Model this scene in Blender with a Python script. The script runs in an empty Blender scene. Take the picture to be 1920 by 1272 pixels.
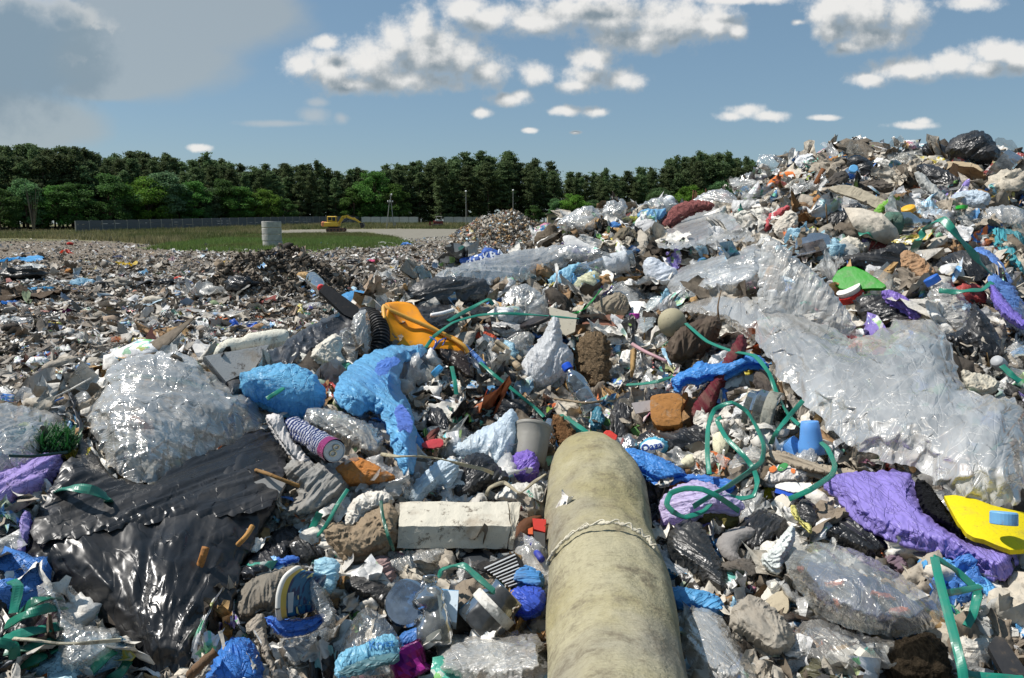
import bpy, math, random
import numpy as np
from mathutils import Vector, Matrix
from mathutils.geometry import delaunay_2d_cdt

random.seed(7); rng = np.random.default_rng(7)
SC = bpy.context.scene
COL = SC.collection
# ---------------------------------------------------------------- camera
F = 1493.0; PITCH = math.atan(216 / F)          # photograph is 1920 x 1272, lens 28 mm on 36 mm
CAM = np.array([0.0, 0.0, 1.9])
cam_d = bpy.data.cameras.new('camera'); cam_d.lens = 28.0; cam_d.sensor_width = 36.0
cam_d.clip_start = 0.05; cam_d.clip_end = 3000
cam = bpy.data.objects.new('camera', cam_d); COL.objects.link(cam); SC.camera = cam
cam.location = CAM; cam.rotation_euler = (math.pi / 2 - PITCH, 0, 0)
# ---------------------------------------------------------------- light
SUN_DIR = Vector((-0.60, 0.06, 0.90)).normalized()      # towards the sun: high, to the left
sun_d = bpy.data.lights.new('sun', 'SUN'); sun_d.energy = 3.9; sun_d.angle = math.radians(0.53)
sun_d.color = (1.0, 0.955, 0.89)
sun = bpy.data.objects.new('sun', sun_d); COL.objects.link(sun)
sun.rotation_euler = SUN_DIR.to_track_quat('Z', 'Y').to_euler()
SC.view_settings.view_transform = 'Standard'; SC.view_settings.look = 'None'
SC.view_settings.exposure = 0.5; SC.view_settings.gamma = 1.0
SC.render.engine = 'CYCLES'
SC.cycles.max_bounces = 8; SC.cycles.transparent_max_bounces = 16
SC.cycles.sample_clamp_indirect = 4.0
SC.cycles.caustics_reflective = False; SC.cycles.caustics_refractive = False

# ---------------------------------------------------------------- noise (numpy)
_G = np.array([[1,1,0],[-1,1,0],[1,-1,0],[-1,-1,0],[1,0,1],[-1,0,1],[1,0,-1],[-1,0,-1],[0,1,1],[0,-1,1],[0,1,-1],[0,-1,-1],
               [1,1,0],[-1,1,0],[0,-1,1],[0,-1,-1]], float)
def _h(ix, iy, iz, seed):
    h = (ix.astype(np.int64) * 374761393 + iy.astype(np.int64) * 668265263 + iz.astype(np.int64) * 2147483647 + seed * 974711) & 0xffffffff
    h = ((h ^ (h >> 13)) * 1274126177) & 0xffffffff
    return ((h ^ (h >> 16)) & 15).astype(np.int64)
def pn(x, y, z=0.0, seed=0):
    x, y, z = np.broadcast_arrays(np.asarray(x, float), np.asarray(y, float), np.asarray(z, float))
    ix, iy, iz = np.floor(x), np.floor(y), np.floor(z)
    fx, fy, fz = x - ix, y - iy, z - iz
    u, v, w = [t * t * t * (t * (t * 6 - 15) + 10) for t in (fx, fy, fz)]
    r = 0
    for a in (0, 1):
        for b in (0, 1):
            for c in (0, 1):
                g = _G[_h(ix + a, iy + b, iz + c, seed)]
                d = g[..., 0] * (fx - a) + g[..., 1] * (fy - b) + g[..., 2] * (fz - c)
                r = r + d * (u if a else 1 - u) * (v if b else 1 - v) * (w if c else 1 - w)
    return r
def fbm(x, y, z=0.0, oct=4, seed=0):
    r, a, f = 0, 1.0, 1.0
    for i in range(oct):
        r = r + a * pn(x * f, y * f, z * f, seed + i * 17); a *= .5; f *= 2.03
    return r
def ridge(x, y, z=0.0, oct=3, seed=0):
    r, a, f = 0, 1.0, 1.0
    for i in range(oct):
        r = r + a * (1 - np.abs(pn(x * f, y * f, z * f, seed + i * 31)) * 2.2); a *= .5; f *= 2.1
    return r
def tri(x, y, seed=0):
    """continuous field of flat facets with sharp creases (random heights joined over a triangular lattice), in -1..1"""
    s = (x + y) * .3660254; u, v = x + s, y + s; i, j = np.floor(u), np.floor(v); f, g = u - i, v - j
    def hh(a, b):
        q = (a.astype(np.int64) * 374761393 + b.astype(np.int64) * 668265263 + seed * 974711) & 0xffffffff; q = ((q ^ (q >> 13)) * 1274126177) & 0xffffffff; return ((q ^ (q >> 16)) & 0xffff) / 32767.5 - 1
    h00, h10, h01, h11 = hh(i, j), hh(i + 1, j), hh(i, j + 1), hh(i + 1, j + 1); up = f > g
    return np.where(up, h00 + (h10 - h00) * f + (h11 - h10) * g, h00 + (h01 - h00) * g + (h11 - h01) * f)
def sstep(x, a, b):
    t = np.clip((x - a) / (b - a), 0, 1); return t * t * (3 - 2 * t)

# ---------------------------------------------------------------- rays and the lie of the land
cp, sp_ = math.cos(PITCH), math.sin(PITCH)
def ray(px, py):
    px = np.asarray(px, float); py = np.asarray(py, float)
    a = (px - 960) / F; b = (636 - py) / F
    d = np.stack([a, cp + b * sp_, b * cp - sp_], -1)
    return d / np.linalg.norm(d, axis=-1, keepdims=True)
# skyline of the rubbish mound: photograph column -> (row of the crest, distance of the crest)
_S = [(-1400, 720, 2.0), (-600, 750, 2.0), (0, 772, 2.0), (130, 775, 2.05), (215, 700, 2.2), (400, 690, 2.35), (520, 650, 2.6), (690, 585, 2.9), (740, 560, 3.1),
      (830, 530, 3.7), (900, 500, 4.2), (1000, 462, 5.0), (1060, 430, 5.4), (1200, 398, 5.8), (1290, 385, 6.0), (1400, 338, 6.2),
      (1450, 306, 6.3), (1500, 300, 6.3), (1560, 298, 6.3), (1700, 284, 6.4), (1790, 264, 6.5), (1860, 270, 6.5), (1905, 300, 6.5), (1960, 325, 6.5), (2300, 330, 6.4), (3600, 420, 6.0)]
_az = np.array([math.atan((s[0] - 960) / F) for s in _S]); _D = np.array([s[2] for s in _S])
_dirs = ray([s[0] for s in _S], [s[1] for s in _S])
_Z = 1.9 + _D * _dirs[:, 2] / np.hypot(_dirs[:, 0], _dirs[:, 1])
_Zn = 1.9 - 1.25 * math.tan(math.radians(31.0))
def plain_h(x, y):
    r = sstep(y, 95, 205) * 1.65 + 0.0 * x
    n = fbm(x * .12, y * .12, 0, 3, 5) * .22 * sstep(y, 3, 9) * (1 - sstep(y, 60, 78)) + fbm(x * .7, y * .7, 3, 3, 9) * .10 * (1 - sstep(y, 40, 70))
    mound = 1.0 * np.exp(-(((x + 6.0) / 1.55) ** 2 + ((y - 20.3) / 1.5) ** 2) ** 1.3) * (1 + .35 * fbm(x * 1.3, y * 1.3, 2, 3, 3))
    q = ((x + .75) / 4.9) ** 2 + ((y - 72) / 4.0) ** 2
    far = 3.0 * np.clip(1 - np.sqrt(q) * .93, 0, 1) ** .8 * (1 + .3 * fbm(x * .5, y * .5, 1, 3, 8))
    return r + n + mound + far
def heap_h(x, y):
    r = np.hypot(x, y); az = np.arctan2(x, np.maximum(y, 1e-3))
    az = np.where(y <= 0, np.sign(x) * 1.5, az)
    Dc = np.interp(az, _az, _D); Zc = np.interp(az, _az, _Z)
    t = (r - 1.25) / (Dc - 1.25)
    z = _Zn + (Zc - _Zn) * np.clip(t, -1.5, 1)
    z = z - np.clip(-t, 0, 1.5) * .0
    over = np.clip(r - Dc, 0, None)
    z = z - (Zc + .3) * sstep(over / (Zc * 1.2), 0, 1.1)
    lump = .16 * fbm(x * 1.1, y * 1.1, 0, 3, 21) + .045 * fbm(x * 5, y * 5, 0, 3, 22)
    return z + lump * sstep(r, .8, 3.5) + .03 * fbm(x * 6, y * 6, 4, 2, 25)
_hx = np.linspace(-11, 11, 881); _hX, _hY = np.meshgrid(_hx, _hx, indexing='ij'); _HG = heap_h(_hX, _hY)
def heap_q(x, y):
    u = np.clip((x + 11) / .025, 0, 879.999); v = np.clip((y + 11) / .025, 0, 879.999); i = u.astype(int); j = v.astype(int); f = u - i; g = v - j
    z = (_HG[i, j] * (1 - f) + _HG[i + 1, j] * f) * (1 - g) + (_HG[i, j + 1] * (1 - f) + _HG[i + 1, j + 1] * f) * g
    return np.where(np.maximum(np.abs(x), np.abs(y)) > 10.9, -1.0, z)
heap_h0, heap_h = heap_h, heap_q
_px = np.linspace(-30, 30, 601); _py = np.linspace(-12, 40, 521); _pX, _pY = np.meshgrid(_px, _py, indexing='ij'); _PG = plain_h(_pX, _pY)
def plain_q(x, y):
    x, y = np.broadcast_arrays(np.asarray(x, float), np.asarray(y, float)); inn = (np.abs(x) < 29.9) & (y > -11.9) & (y < 39.9)
    u = np.clip((x + 30) / .1, 0, 599.999); v = np.clip((y + 12) / .1, 0, 519.999); i = u.astype(int); j = v.astype(int); f = u - i; g = v - j
    z = (_PG[i, j] * (1 - f) + _PG[i + 1, j] * f) * (1 - g) + (_PG[i, j + 1] * (1 - f) + _PG[i + 1, j + 1] * f) * g
    if not inn.all():
        z = np.array(z); o = ~inn; z[o] = plain_h0(x[o], y[o])
    return z
plain_h0, plain_h = plain_h, plain_q
def land(x, y): return np.maximum(heap_h(x, y), plain_h(x, y))
_T = 0.7 * (420 / 0.7) ** (np.arange(620) / 619.0)
_TC = 0.7 * (420 / 0.7) ** (np.arange(130) / 129.0)
def hit(px, py, lift=0.0, tmax=420.0, near=None):
    """points on the land (raised by lift) seen at these pixels; rays that pass over it end where they come closest to the mound"""
    px = np.atleast_1d(np.asarray(px, float)); py = np.atleast_1d(np.asarray(py, float))
    D = ray(px, py); T = _TC[_TC <= (16 if near is not None and near < 100 else tmax)]
    out = np.zeros((len(px), 3))
    for s in range(0, len(px), 6000):
        dd = D[s:s + 6000]; i = np.arange(len(dd))
        def gap(t, hf=land):
            P = CAM + dd * t[:, None] if t.ndim == 1 else CAM + dd[:, None, :] * t[..., None]
            return P[..., 2] - hf(P[..., 0], P[..., 1]) - lift
        g = gap(np.broadcast_to(T, (len(dd), len(T))))
        below = g < 0; any_ = below.any(1); k = np.argmax(below, 1); k0 = np.maximum(k - 1, 0)
        lo, hi = T[k0].copy(), T[k].copy()
        for _ in range(7):
            mid = (lo + hi) / 2; neg = gap(mid) < 0; hi = np.where(neg, mid, hi); lo = np.where(neg, lo, mid)
        t = (lo + hi) / 2; far_hit = any_ & (near is not None) & (t > (near or 1e9)); miss = ~any_ | far_hit
        if miss.any():
            Tm = T[T < 7.5]; P = CAM + dd[miss][:, None, :] * Tm[None, :, None]; gm = P[..., 2] - heap_h(P[..., 0], P[..., 1]); t[miss] = Tm[np.argmin(gm, 1)]
        out[s:s + 6000] = CAM + dd * t[:, None]
    return out
def to_px(P):
    P = np.asarray(P, float) - CAM
    c = P[..., 1] * cp - P[..., 2] * sp_
    v = P[..., 1] * sp_ + P[..., 2] * cp
    return 960 + F * P[..., 0] / c, 636 - F * v / c, c

# ---------------------------------------------------------------- meshes
def mk_mesh(name, V, Fc, mats=(), smooth=True, uv=None, col=None, mi=None):
    V = np.asarray(V, np.float32)
    me = bpy.data.meshes.new(name)
    if isinstance(Fc, np.ndarray):
        n, k = Fc.shape
        me.vertices.add(len(V)); me.vertices.foreach_set('co', V.ravel())
        me.loops.add(n * k); me.loops.foreach_set('vertex_index', Fc.astype(np.int32).ravel())
        me.polygons.add(n); me.polygons.foreach_set('loop_start', np.arange(0, n * k, k, dtype=np.int32))
        li = Fc.ravel()
    else:
        me.from_pydata([tuple(v) for v in V.tolist()], [], [list(f) for f in Fc]); n = len(me.polygons)
        li = np.zeros(len(me.loops), np.int32); me.loops.foreach_get('vertex_index', li)
    me.update(calc_edges=True)
    if uv is not None:
        l = me.uv_layers.new(name='UVMap'); l.data.foreach_set('uv', np.asarray(uv, np.float32)[li].ravel())
    if col is not None:
        a = me.color_attributes.new('Col', 'FLOAT_COLOR', 'POINT')
        c = np.ones((len(V), 4), np.float32); c[:, :3] = col; a.data.foreach_set('color', c.ravel())
    for m in mats: me.materials.append(m)
    if mi is not None: me.polygons.foreach_set('material_index', np.asarray(mi, np.int32))
    me.polygons.foreach_set('use_smooth', np.full(n, bool(smooth)))
    me.validate(clean_customdata=False)
    return me
def mk_obj(name, me, parent=None, loc=None):
    o = bpy.data.objects.new(name, me); COL.objects.link(o)
    if parent is not None: o.parent = parent
    if loc is not None: o.location = loc
    return o
def tag(o, label=None, cat=None, group=None, kind=None):
    if label: o['label'] = label
    if cat: o['category'] = cat
    if group: o['group'] = group
    if kind: o['kind'] = kind
    return o
def empty(name, loc, label, cat, group=None):
    o = bpy.data.objects.new(name, None); COL.objects.link(o); o.location = tuple(loc); o.empty_display_size = .1
    return tag(o, label, cat, group)
class MB:
    """collects boxes, tubes and lathes into one mesh"""
    def __init__(s): s.V = []; s.F = []; s.n = 0
    def add(s, V, Fc):
        s.V.append(np.asarray(V, float)); s.F += [[i + s.n for i in f] for f in Fc]; s.n += len(V)
    def box(s, c, size, R=None, taper=1.0, bev=0.0):
        x, y, z = [a / 2 for a in size]
        if bev <= 0:
            V = np.array([[-x,-y,-z],[x,-y,-z],[x,y,-z],[-x,y,-z],[-x*taper,-y*taper,z],[x*taper,-y*taper,z],[x*taper,y*taper,z],[-x*taper,y*taper,z]])
            Fc = [[0,3,2,1],[4,5,6,7],[0,1,5,4],[1,2,6,5],[2,3,7,6],[3,0,4,7]]
        else:
            b = min(bev, x * .9, y * .9, z * .9); V = []; Fc = []
            for zz, k in ((-z, b), (-z + b, 0), (z - b, 0), (z, b)):
                X, Y = x - k, y - k; c2 = b * .6
                V += [[-X+c2,-Y,zz],[X-c2,-Y,zz],[X,-Y+c2,zz],[X,Y-c2,zz],[X-c2,Y,zz],[-X+c2,Y,zz],[-X,Y-c2,zz],[-X,-Y+c2,zz]]
            for r in range(3):
                for i in range(8):
                    j = (i + 1) % 8; Fc.append([r*8+i, r*8+j, r*8+8+j, r*8+8+i])
            Fc += [[7,6,5,4,3,2,1,0],[24+i for i in range(8)]]; V = np.array(V)
        if R is not None: V = V @ np.asarray(R).T
        s.add(V + np.asarray(c, float), Fc)
    def tube(s, pts, rad, n=8, cap=True):
        pts = np.asarray(pts, float); rad = np.broadcast_to(np.asarray(rad, float), (len(pts),))
        t = np.gradient(pts, axis=0); t /= np.linalg.norm(t, axis=1, keepdims=True) + 1e-12
        up = np.array([0, 0, 1.0]) if abs(t[0][2]) < .9 else np.array([1.0, 0, 0])
        V = []; a = np.linspace(0, 2 * math.pi, n, endpoint=False)
        for i in range(len(pts)):
            u = np.cross(t[i], up); u /= np.linalg.norm(u) + 1e-12; w = np.cross(u, t[i]); up = w
            V.append(pts[i] + rad[i] * (np.cos(a)[:, None] * u + np.sin(a)[:, None] * w))
        V = np.concatenate(V); Fc = []
        for i in range(len(pts) - 1):
            for j in range(n):
                k = (j + 1) % n; Fc.append([i*n+j, i*n+k, i*n+n+k, i*n+n+j])
        if cap: Fc += [list(range(n))[::-1], [len(V) - n + j for j in range(n)]]
        s.add(V, Fc)
    def lathe(s, a, b, prof, n=20):
        """profile [(t along a-b, radius)]"""
        a = np.asarray(a, float); b = np.asarray(b, float)
        s.tube([a + (b - a) * p[0] for p in prof], [max(p[1], 1e-4) for p in prof], n)
    def build(s, name, m, parent=None, smooth=False, loc=None):
        V = np.concatenate(s.V)
        if loc is not None: V = V - np.asarray(loc)
        me = mk_mesh(name, V, s.F, [m], smooth)
        return mk_obj(name, me, parent)
def hexc(h):
    h = h.lstrip('#'); c = np.array([int(h[i:i + 2], 16) / 255 for i in (0, 2, 4)])
    return tuple(np.where(c <= .04045, c / 12.92, ((c + .055) / 1.055) ** 2.4))
# ---------------------------------------------------------------- materials
class NT:
    def __init__(s, name):
        s.m = bpy.data.materials.new(name); s.m.use_nodes = True; s.t = s.m.node_tree
        s.t.nodes.clear(); s.out = s.n('ShaderNodeOutputMaterial')
    def n(s, typ, **kw):
        x = s.t.nodes.new(typ)
        for k, v in kw.items(): setattr(x, k, v)
        return x
    def l(s, a, b): s.t.links.new(a, b)
    def noise(s, vec, scale, detail=4, rough=.55, typ='FBM', dist=0.0):
        x = s.n('ShaderNodeTexNoise'); x.noise_type = typ
        x.inputs['Scale'].default_value = scale; x.inputs['Detail'].default_value = detail
        x.inputs['Roughness'].default_value = rough; x.inputs['Distortion'].default_value = dist
        s.l(vec, x.inputs['Vector']); return x.outputs[0]
    def math(s, op, a, b=None, c=None, clamp=False):
        x = s.n('ShaderNodeMath', operation=op); x.use_clamp = clamp
        for i, v in enumerate((a, b, c)):
            if v is None: continue
            if isinstance(v, (int, float)): x.inputs[i].default_value = v
            else: s.l(v, x.inputs[i])
        return x.outputs[0]
    def ramp(s, v, a, b, lo=0.0, hi=1.0):
        x = s.n('ShaderNodeMapRange'); x.interpolation_type = 'SMOOTHSTEP'
        x.inputs[1].default_value = a; x.inputs[2].default_value = b; x.inputs[3].default_value = lo; x.inputs[4].default_value = hi
        s.l(v, x.inputs[0]); return x.outputs[0]
    def mix(s, f, a, b, typ='RGBA', blend='MIX'):
        x = s.n('ShaderNodeMix', data_type=typ); x.blend_type = blend
        if isinstance(f, (int, float)): x.inputs[0].default_value = f
        else: s.l(f, x.inputs[0])
        for i, v in ((6, a), (7, b)):
            if isinstance(v, tuple): x.inputs[i].default_value = (*v[:3], 1)
            else: s.l(v, x.inputs[i])
        return x.outputs[2]
    def mixs(s, f, a, b):
        x = s.n('ShaderNodeMixShader')
        if isinstance(f, (int, float)): x.inputs[0].default_value = f
        else: s.l(f, x.inputs[0])
        s.l(a, x.inputs[1]); s.l(b, x.inputs[2]); return x.outputs[0]
    def facet(s, vec, scale, warp=.25):
        """planar facets with sharp creases between them, as crushed sheet has"""
        w = s.n('ShaderNodeTexNoise'); w.inputs['Scale'].default_value = scale * .45; w.inputs['Detail'].default_value = 2; s.l(vec, w.inputs['Vector'])
        ma = s.n('ShaderNodeVectorMath', operation='MULTIPLY_ADD'); s.l(w.outputs[1], ma.inputs[0]); ma.inputs[1].default_value = (warp * 4 / scale,) * 3; s.l(vec, ma.inputs[2])
        vo = s.n('ShaderNodeTexVoronoi'); vo.inputs['Scale'].default_value = scale; s.l(ma.outputs[0], vo.inputs['Vector'])
        sb = s.n('ShaderNodeVectorMath', operation='SUBTRACT'); s.l(ma.outputs[0], sb.inputs[0]); s.l(vo.outputs['Position'], sb.inputs[1])
        c = s.n('ShaderNodeVectorMath', operation='SUBTRACT'); s.l(vo.outputs['Color'], c.inputs[0]); c.inputs[1].default_value = (.5, .5, .5)
        d = s.n('ShaderNodeVectorMath', operation='DOT_PRODUCT'); s.l(sb.outputs[0], d.inputs[0]); s.l(c.outputs[0], d.inputs[1]); return d.outputs['Value']
    def lines(s, v, scale, rot, width=.02, stretch=.3):
        """long thin creases running one way"""
        r = s.n('ShaderNodeVectorRotate', rotation_type='Z_AXIS'); r.inputs['Angle'].default_value = rot; s.l(v, r.inputs['Vector'])
        m = s.n('ShaderNodeVectorMath', operation='MULTIPLY'); m.inputs[1].default_value = (1, stretch, 1); s.l(r.outputs[0], m.inputs[0])
        x = s.noise(m.outputs[0], scale, 2, .6, dist=.4); return s.ramp(s.math('ABSOLUTE', s.math('SUBTRACT', x, .5)), 0, width, 1, 0)
    def bump(s, h, dist, strength=1.0, normal=None):
        x = s.n('ShaderNodeBump'); x.inputs['Distance'].default_value = dist; x.inputs['Strength'].default_value = strength
        s.l(h, x.inputs['Height'])
        if normal is not None: s.l(normal, x.inputs['Normal'])
        return x.outputs[0]
    def coords(s, uv, sx=1.0, sy=1.0, warp=0.0, wscale=3.0):
        if uv == 'uv': c = s.n('ShaderNodeUVMap'); v = c.outputs[0]
        else: c = s.n('ShaderNodeTexCoord'); v = c.outputs['Object']
        if warp:
            nz = s.n('ShaderNodeTexNoise'); nz.inputs['Scale'].default_value = wscale; nz.inputs['Detail'].default_value = 2
            s.l(v, nz.inputs['Vector'])
            ma = s.n('ShaderNodeVectorMath', operation='MULTIPLY_ADD'); s.l(nz.outputs[1], ma.inputs[0]); ma.inputs[1].default_value = (warp,) * 3
            s.l(v, ma.inputs[2]); v = ma.outputs[0]
        mp = s.n('ShaderNodeVectorMath', operation='MULTIPLY'); mp.inputs[1].default_value = (sx, sy, 1.0)
        s.l(v, mp.inputs[0]); return mp.outputs[0]
    def bsdf(s, col, rough=.5, spec=.5, normal=None, **kw):
        p = s.n('ShaderNodeBsdfPrincipled')
        if isinstance(col, tuple): p.inputs['Base Color'].default_value = (*col[:3], 1)
        else: s.l(col, p.inputs['Base Color'])
        if isinstance(rough, (int, float)): p.inputs['Roughness'].default_value = rough
        else: s.l(rough, p.inputs['Roughness'])
        p.inputs['Specular IOR Level'].default_value = spec
        if normal is not None: s.l(normal, p.inputs['Normal'])
        for k, v in kw.items(): p.inputs[k].default_value = v
        return p.outputs[0]
    def done(s, sh): s.l(sh, s.out.inputs[0]); return s.m
_mc = {}
DIRT = (.085, .062, .042)
def scale_c(c, k): return tuple(min(1, a * k) for a in c[:3])
def mat(style, col='#888888', uv='uv', k=1.0, opt=None):
    """style: film bag black paper cloth card foam fibre rigid metal glass strap  (col: hex, k: scale of the pattern)"""
    key = (style, col, uv, round(k, 2), opt)
    if key in _mc: return _mc[key]
    c = hexc(col) if isinstance(col, str) else col
    N = NT(style + '_' + (col.lstrip('#') if isinstance(col, str) else 'x'))
    v0 = N.coords(uv)
    dn = N.noise(v0, 9 * k, 6, .65)
    sp = N.noise(v0, 70 * k, 3, .6)
    if style in ('film', 'film2'):
        # clear polythene: milky where folded, see-through where flat, crossed by sharp creases
        va = N.coords(uv, 1.0, .42, .10, 4.0)
        r1 = N.noise(va, 15 * k, 3, .5, 'RIDGED_MULTIFRACTAL'); 
        vb = N.coords(uv, 1.0, .55, .05, 9.0)
        r2 = N.noise(vb, 44 * k, 2, .5, 'RIDGED_MULTIFRACTAL')
        f3 = N.noise(v0, 30 * k, 3, .5)
        ln = N.math('ADD', N.math('ADD', N.lines(v0, 13 * k, .5), N.lines(v0, 21 * k, -.9, .016)), N.math('ADD', N.lines(v0, 17 * k, 1.7, .018, .22), N.lines(v0, 42 * k, .1, .02, .4)))
        b = N.bump(r1, .006 / k, .35); b = N.bump(r2, .0025 / k, .4, b); b = N.bump(N.facet(va, 15 * k), .9, .13, b); b = N.bump(N.facet(va, 50 * k), 1.0, .17, b); b = N.bump(ln, .0016, .5, b)
        dirt = N.ramp(dn, .52, .75, 0, .45)
        cc = N.mix(dirt, N.mix(.55, c, (.93, .91, .87)), (.36, .31, .24))
        p = N.bsdf(cc, .3, .5, b)
        tr = N.n('ShaderNodeBsdfTranslucent'); tr.inputs[0].default_value = (*scale_c(c, .95), 1); N.l(b, tr.inputs['Normal'])
        s1 = N.mixs(.18, p, tr.outputs[0])
        tp = N.n('ShaderNodeBsdfTransparent'); tp.inputs[0].default_value = (.96, .97, .97, 1)
        base = {'film': .62, 'film2': .32}[style]
        op = N.math('ADD', N.ramp(N.math('MULTIPLY_ADD', r1, .18, N.noise(v0, 5 * k, 4, .6)), .38, .85, base - .16, base + .34), N.math('MULTIPLY', ln, .11), clamp=True)
        g = N.n('ShaderNodeBsdfGlossy'); g.inputs['Roughness'].default_value = .17; g.inputs[0].default_value = (.8, .77, .72, 1); N.l(b, g.inputs['Normal'])
        fr = N.n('ShaderNodeFresnel'); fr.inputs[0].default_value = 1.45; N.l(b, fr.inputs['Normal'])
        s2 = N.mixs(op, tp.outputs[0], s1)
        m = N.done(N.mixs(N.math('MULTIPLY', fr.outputs[0], .45), s2, g.outputs[0]))
    elif style in ('bag', 'black'):
        sy = .45 if opt == 'fold' else .75
        va = N.coords(uv, 1.0, sy, .08, 5.0)
        r1 = N.noise(va, 16 * k, 3, .5, 'RIDGED_MULTIFRACTAL'); r2 = N.noise(va, 55 * k, 2, .5, 'RIDGED_MULTIFRACTAL')
        f3 = N.noise(v0, 26 * k, 3, .5)
        b = N.bump(r1, .008 / k, .5); b = N.bump(r2, .0035 / k, .5, b); b = N.bump(N.facet(va, 13 * k), .8, .25, b); b = N.bump(N.facet(va, 42 * k), 1.0, .28, b); b = N.bump(N.math('ADD', N.lines(v0, 15 * k, .9), N.math('ADD', N.lines(v0, 26 * k, -.4, .018), N.lines(v0, 34 * k, 1.9, .02, .35))), .002, .8, b)
        if style == 'black':
            b = N.bump(r1, .007 / k, .35); b = N.bump(N.facet(va, 13 * k), .8, .35, b); b = N.bump(N.facet(va, 40 * k), .8, .28, b); b = N.bump(N.lines(va, 24 * k, 1.57, .03, .6), .0012, .5, b)
            dirt = N.ramp(dn, .45, .8, .0, .5); cc = N.mix(dirt, c, (.10, .09, .08)); cc = N.mix(.03, cc, (.4, .4, .4)); p = N.bsdf(cc, N.ramp(dn, .4, .65, .26, .46), .5, b); m = N.done(p)
        else:
            dirt = N.ramp(dn, .50, .78, 0, .45); cc = N.mix(dirt, c, scale_c((.20, .17, .13), .5 + c[1]))
            cc = N.mix(N.ramp(N.noise(v0, 4 * k, 3), .3, .7), cc, N.mix(.5, cc, scale_c(c, 1.5))); cc = N.mix(.22, cc, N.mix(.35, scale_c(c, 2.2), (.75, .75, .74)))
            p = N.bsdf(cc, .4, .38, b)
            tr = N.n('ShaderNodeBsdfTranslucent'); tr.inputs[0].default_value = (*scale_c(c, 1.1), 1); N.l(b, tr.inputs['Normal'])
            m = N.done(N.mixs(.33, p, tr.outputs[0]))
    elif style in ('paper', 'cloth'):
        va = N.coords(uv, 1.0, .7, .07, 6.0)
        r1 = N.noise(va, 18 * k, 3, .55, 'RIDGED_MULTIFRACTAL'); f3 = N.noise(v0, 45 * k, 4, .6)
        b = N.bump(r1, .007 / k, .45 if style == 'paper' else .4); b = N.bump(f3, .004 / k, .5, b); b = N.bump(N.facet(va, 18 * k), 1.0 if style == 'paper' else .6, .6, b); b = N.bump(N.facet(va, 50 * k), .8, .5, b)
        if style == 'cloth': b = N.bump(N.noise(v0, 420, 2), .0012, .5, b)
        dirt = N.ramp(dn, .42, .72, 0, .75); cc = N.mix(dirt, c, tuple(a * .45 + d * .55 for a, d in zip(c, (.19, .15, .11))))
        cc = N.mix(N.ramp(sp, .55, .7, 0, .35), cc, DIRT)
        m = N.done(N.bsdf(cc, .85, .2, b))
    elif style == 'card':
        f3 = N.noise(v0, 40 * k, 4, .6); b = N.bump(f3, .002, .5)
        dirt = N.ramp(dn, .48, .75, 0, .6); cc = N.mix(dirt, c, tuple(a * .5 + d * .5 for a, d in zip(c, (.16, .13, .10))))
        cc = N.mix(N.ramp(sp, .6, .72, 0, .5), cc, DIRT)
        m = N.done(N.bsdf(cc, .7, .25, b))
    elif style == 'foam':
        vo = N.n('ShaderNodeTexVoronoi'); vo.inputs['Scale'].default_value = 260 * k; N.l(v0, vo.inputs['Vector'])
        b = N.bump(vo.outputs[0], .0012, .4); b = N.bump(N.noise(v0, 25 * k, 4), .003, .3, b)
        dirt = N.ramp(dn, .54, .72, 0, .8); cc = N.mix(dirt, c, (.33, .27, .20))
        cc = N.mix(N.ramp(N.noise(v0, 30 * k, 6, .75), .54, .66, 0, .85), cc, DIRT)
        m = N.done(N.bsdf(cc, .8, .25, b))
    elif style == 'fibre':
        va = N.coords(uv, 1.0, .25, .05, 14.0)
        b = N.bump(N.noise(va, 120 * k, 5, .7), .02, .9); b = N.bump(N.noise(v0, 60 * k, 5, .7), .012, .9, b)
        cc = N.mix(N.ramp(N.noise(va, 90 * k, 5, .7), .3, .7), scale_c(c, .42), scale_c(c, 1.3))
        m = N.done(N.bsdf(cc, .95, .1, b))
    elif style in ('rigid', 'strap', 'metal'):
        b = N.bump(N.noise(v0, 12 * k, 3), .006, .35)
        dirt = N.ramp(dn, .48, .75, 0, .5 if style != 'strap' else .3); cc = N.mix(dirt, c, (.17, .14, .11))
        cc = N.mix(N.ramp(sp, .6, .75, 0, .35), cc, (.2, .17, .14))
        m = N.done(N.bsdf(cc, {'rigid': .5, 'strap': .36, 'metal': .3}[style], {'rigid': .3}.get(style, .5), b, **({'Metallic': .85} if style == 'metal' else {})))
    elif style == 'glass':
        b = N.bump(N.noise(v0, 22 * k, 3, .5, 'RIDGED_MULTIFRACTAL'), .006, .5)
        tp = N.n('ShaderNodeBsdfTransparent'); tp.inputs[0].default_value = (*scale_c(c, 1.0), 1)
        d = N.bsdf(N.mix(.5, c, (.3, .3, .29)), .25, .6, b)
        g = N.n('ShaderNodeBsdfGlossy'); g.inputs['Roughness'].default_value = .07; N.l(b, g.inputs['Normal'])
        fr = N.n('ShaderNodeFresnel'); fr.inputs[0].default_value = 1.5; N.l(b, fr.inputs['Normal'])
        s1 = N.mixs(N.ramp(dn, .3, .8, .12, .6), tp.outputs[0], d)
        m = N.done(N.mixs(N.math('MINIMUM', fr.outputs[0], .75), s1, g.outputs[0]))
    elif style == 'plainpaint':
        m = N.done(N.bsdf(N.mix(N.ramp(dn, .45, .7, 0, .5), c, scale_c(c, .6)), .6, .3))
    _mc[key] = m
    return m
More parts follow.
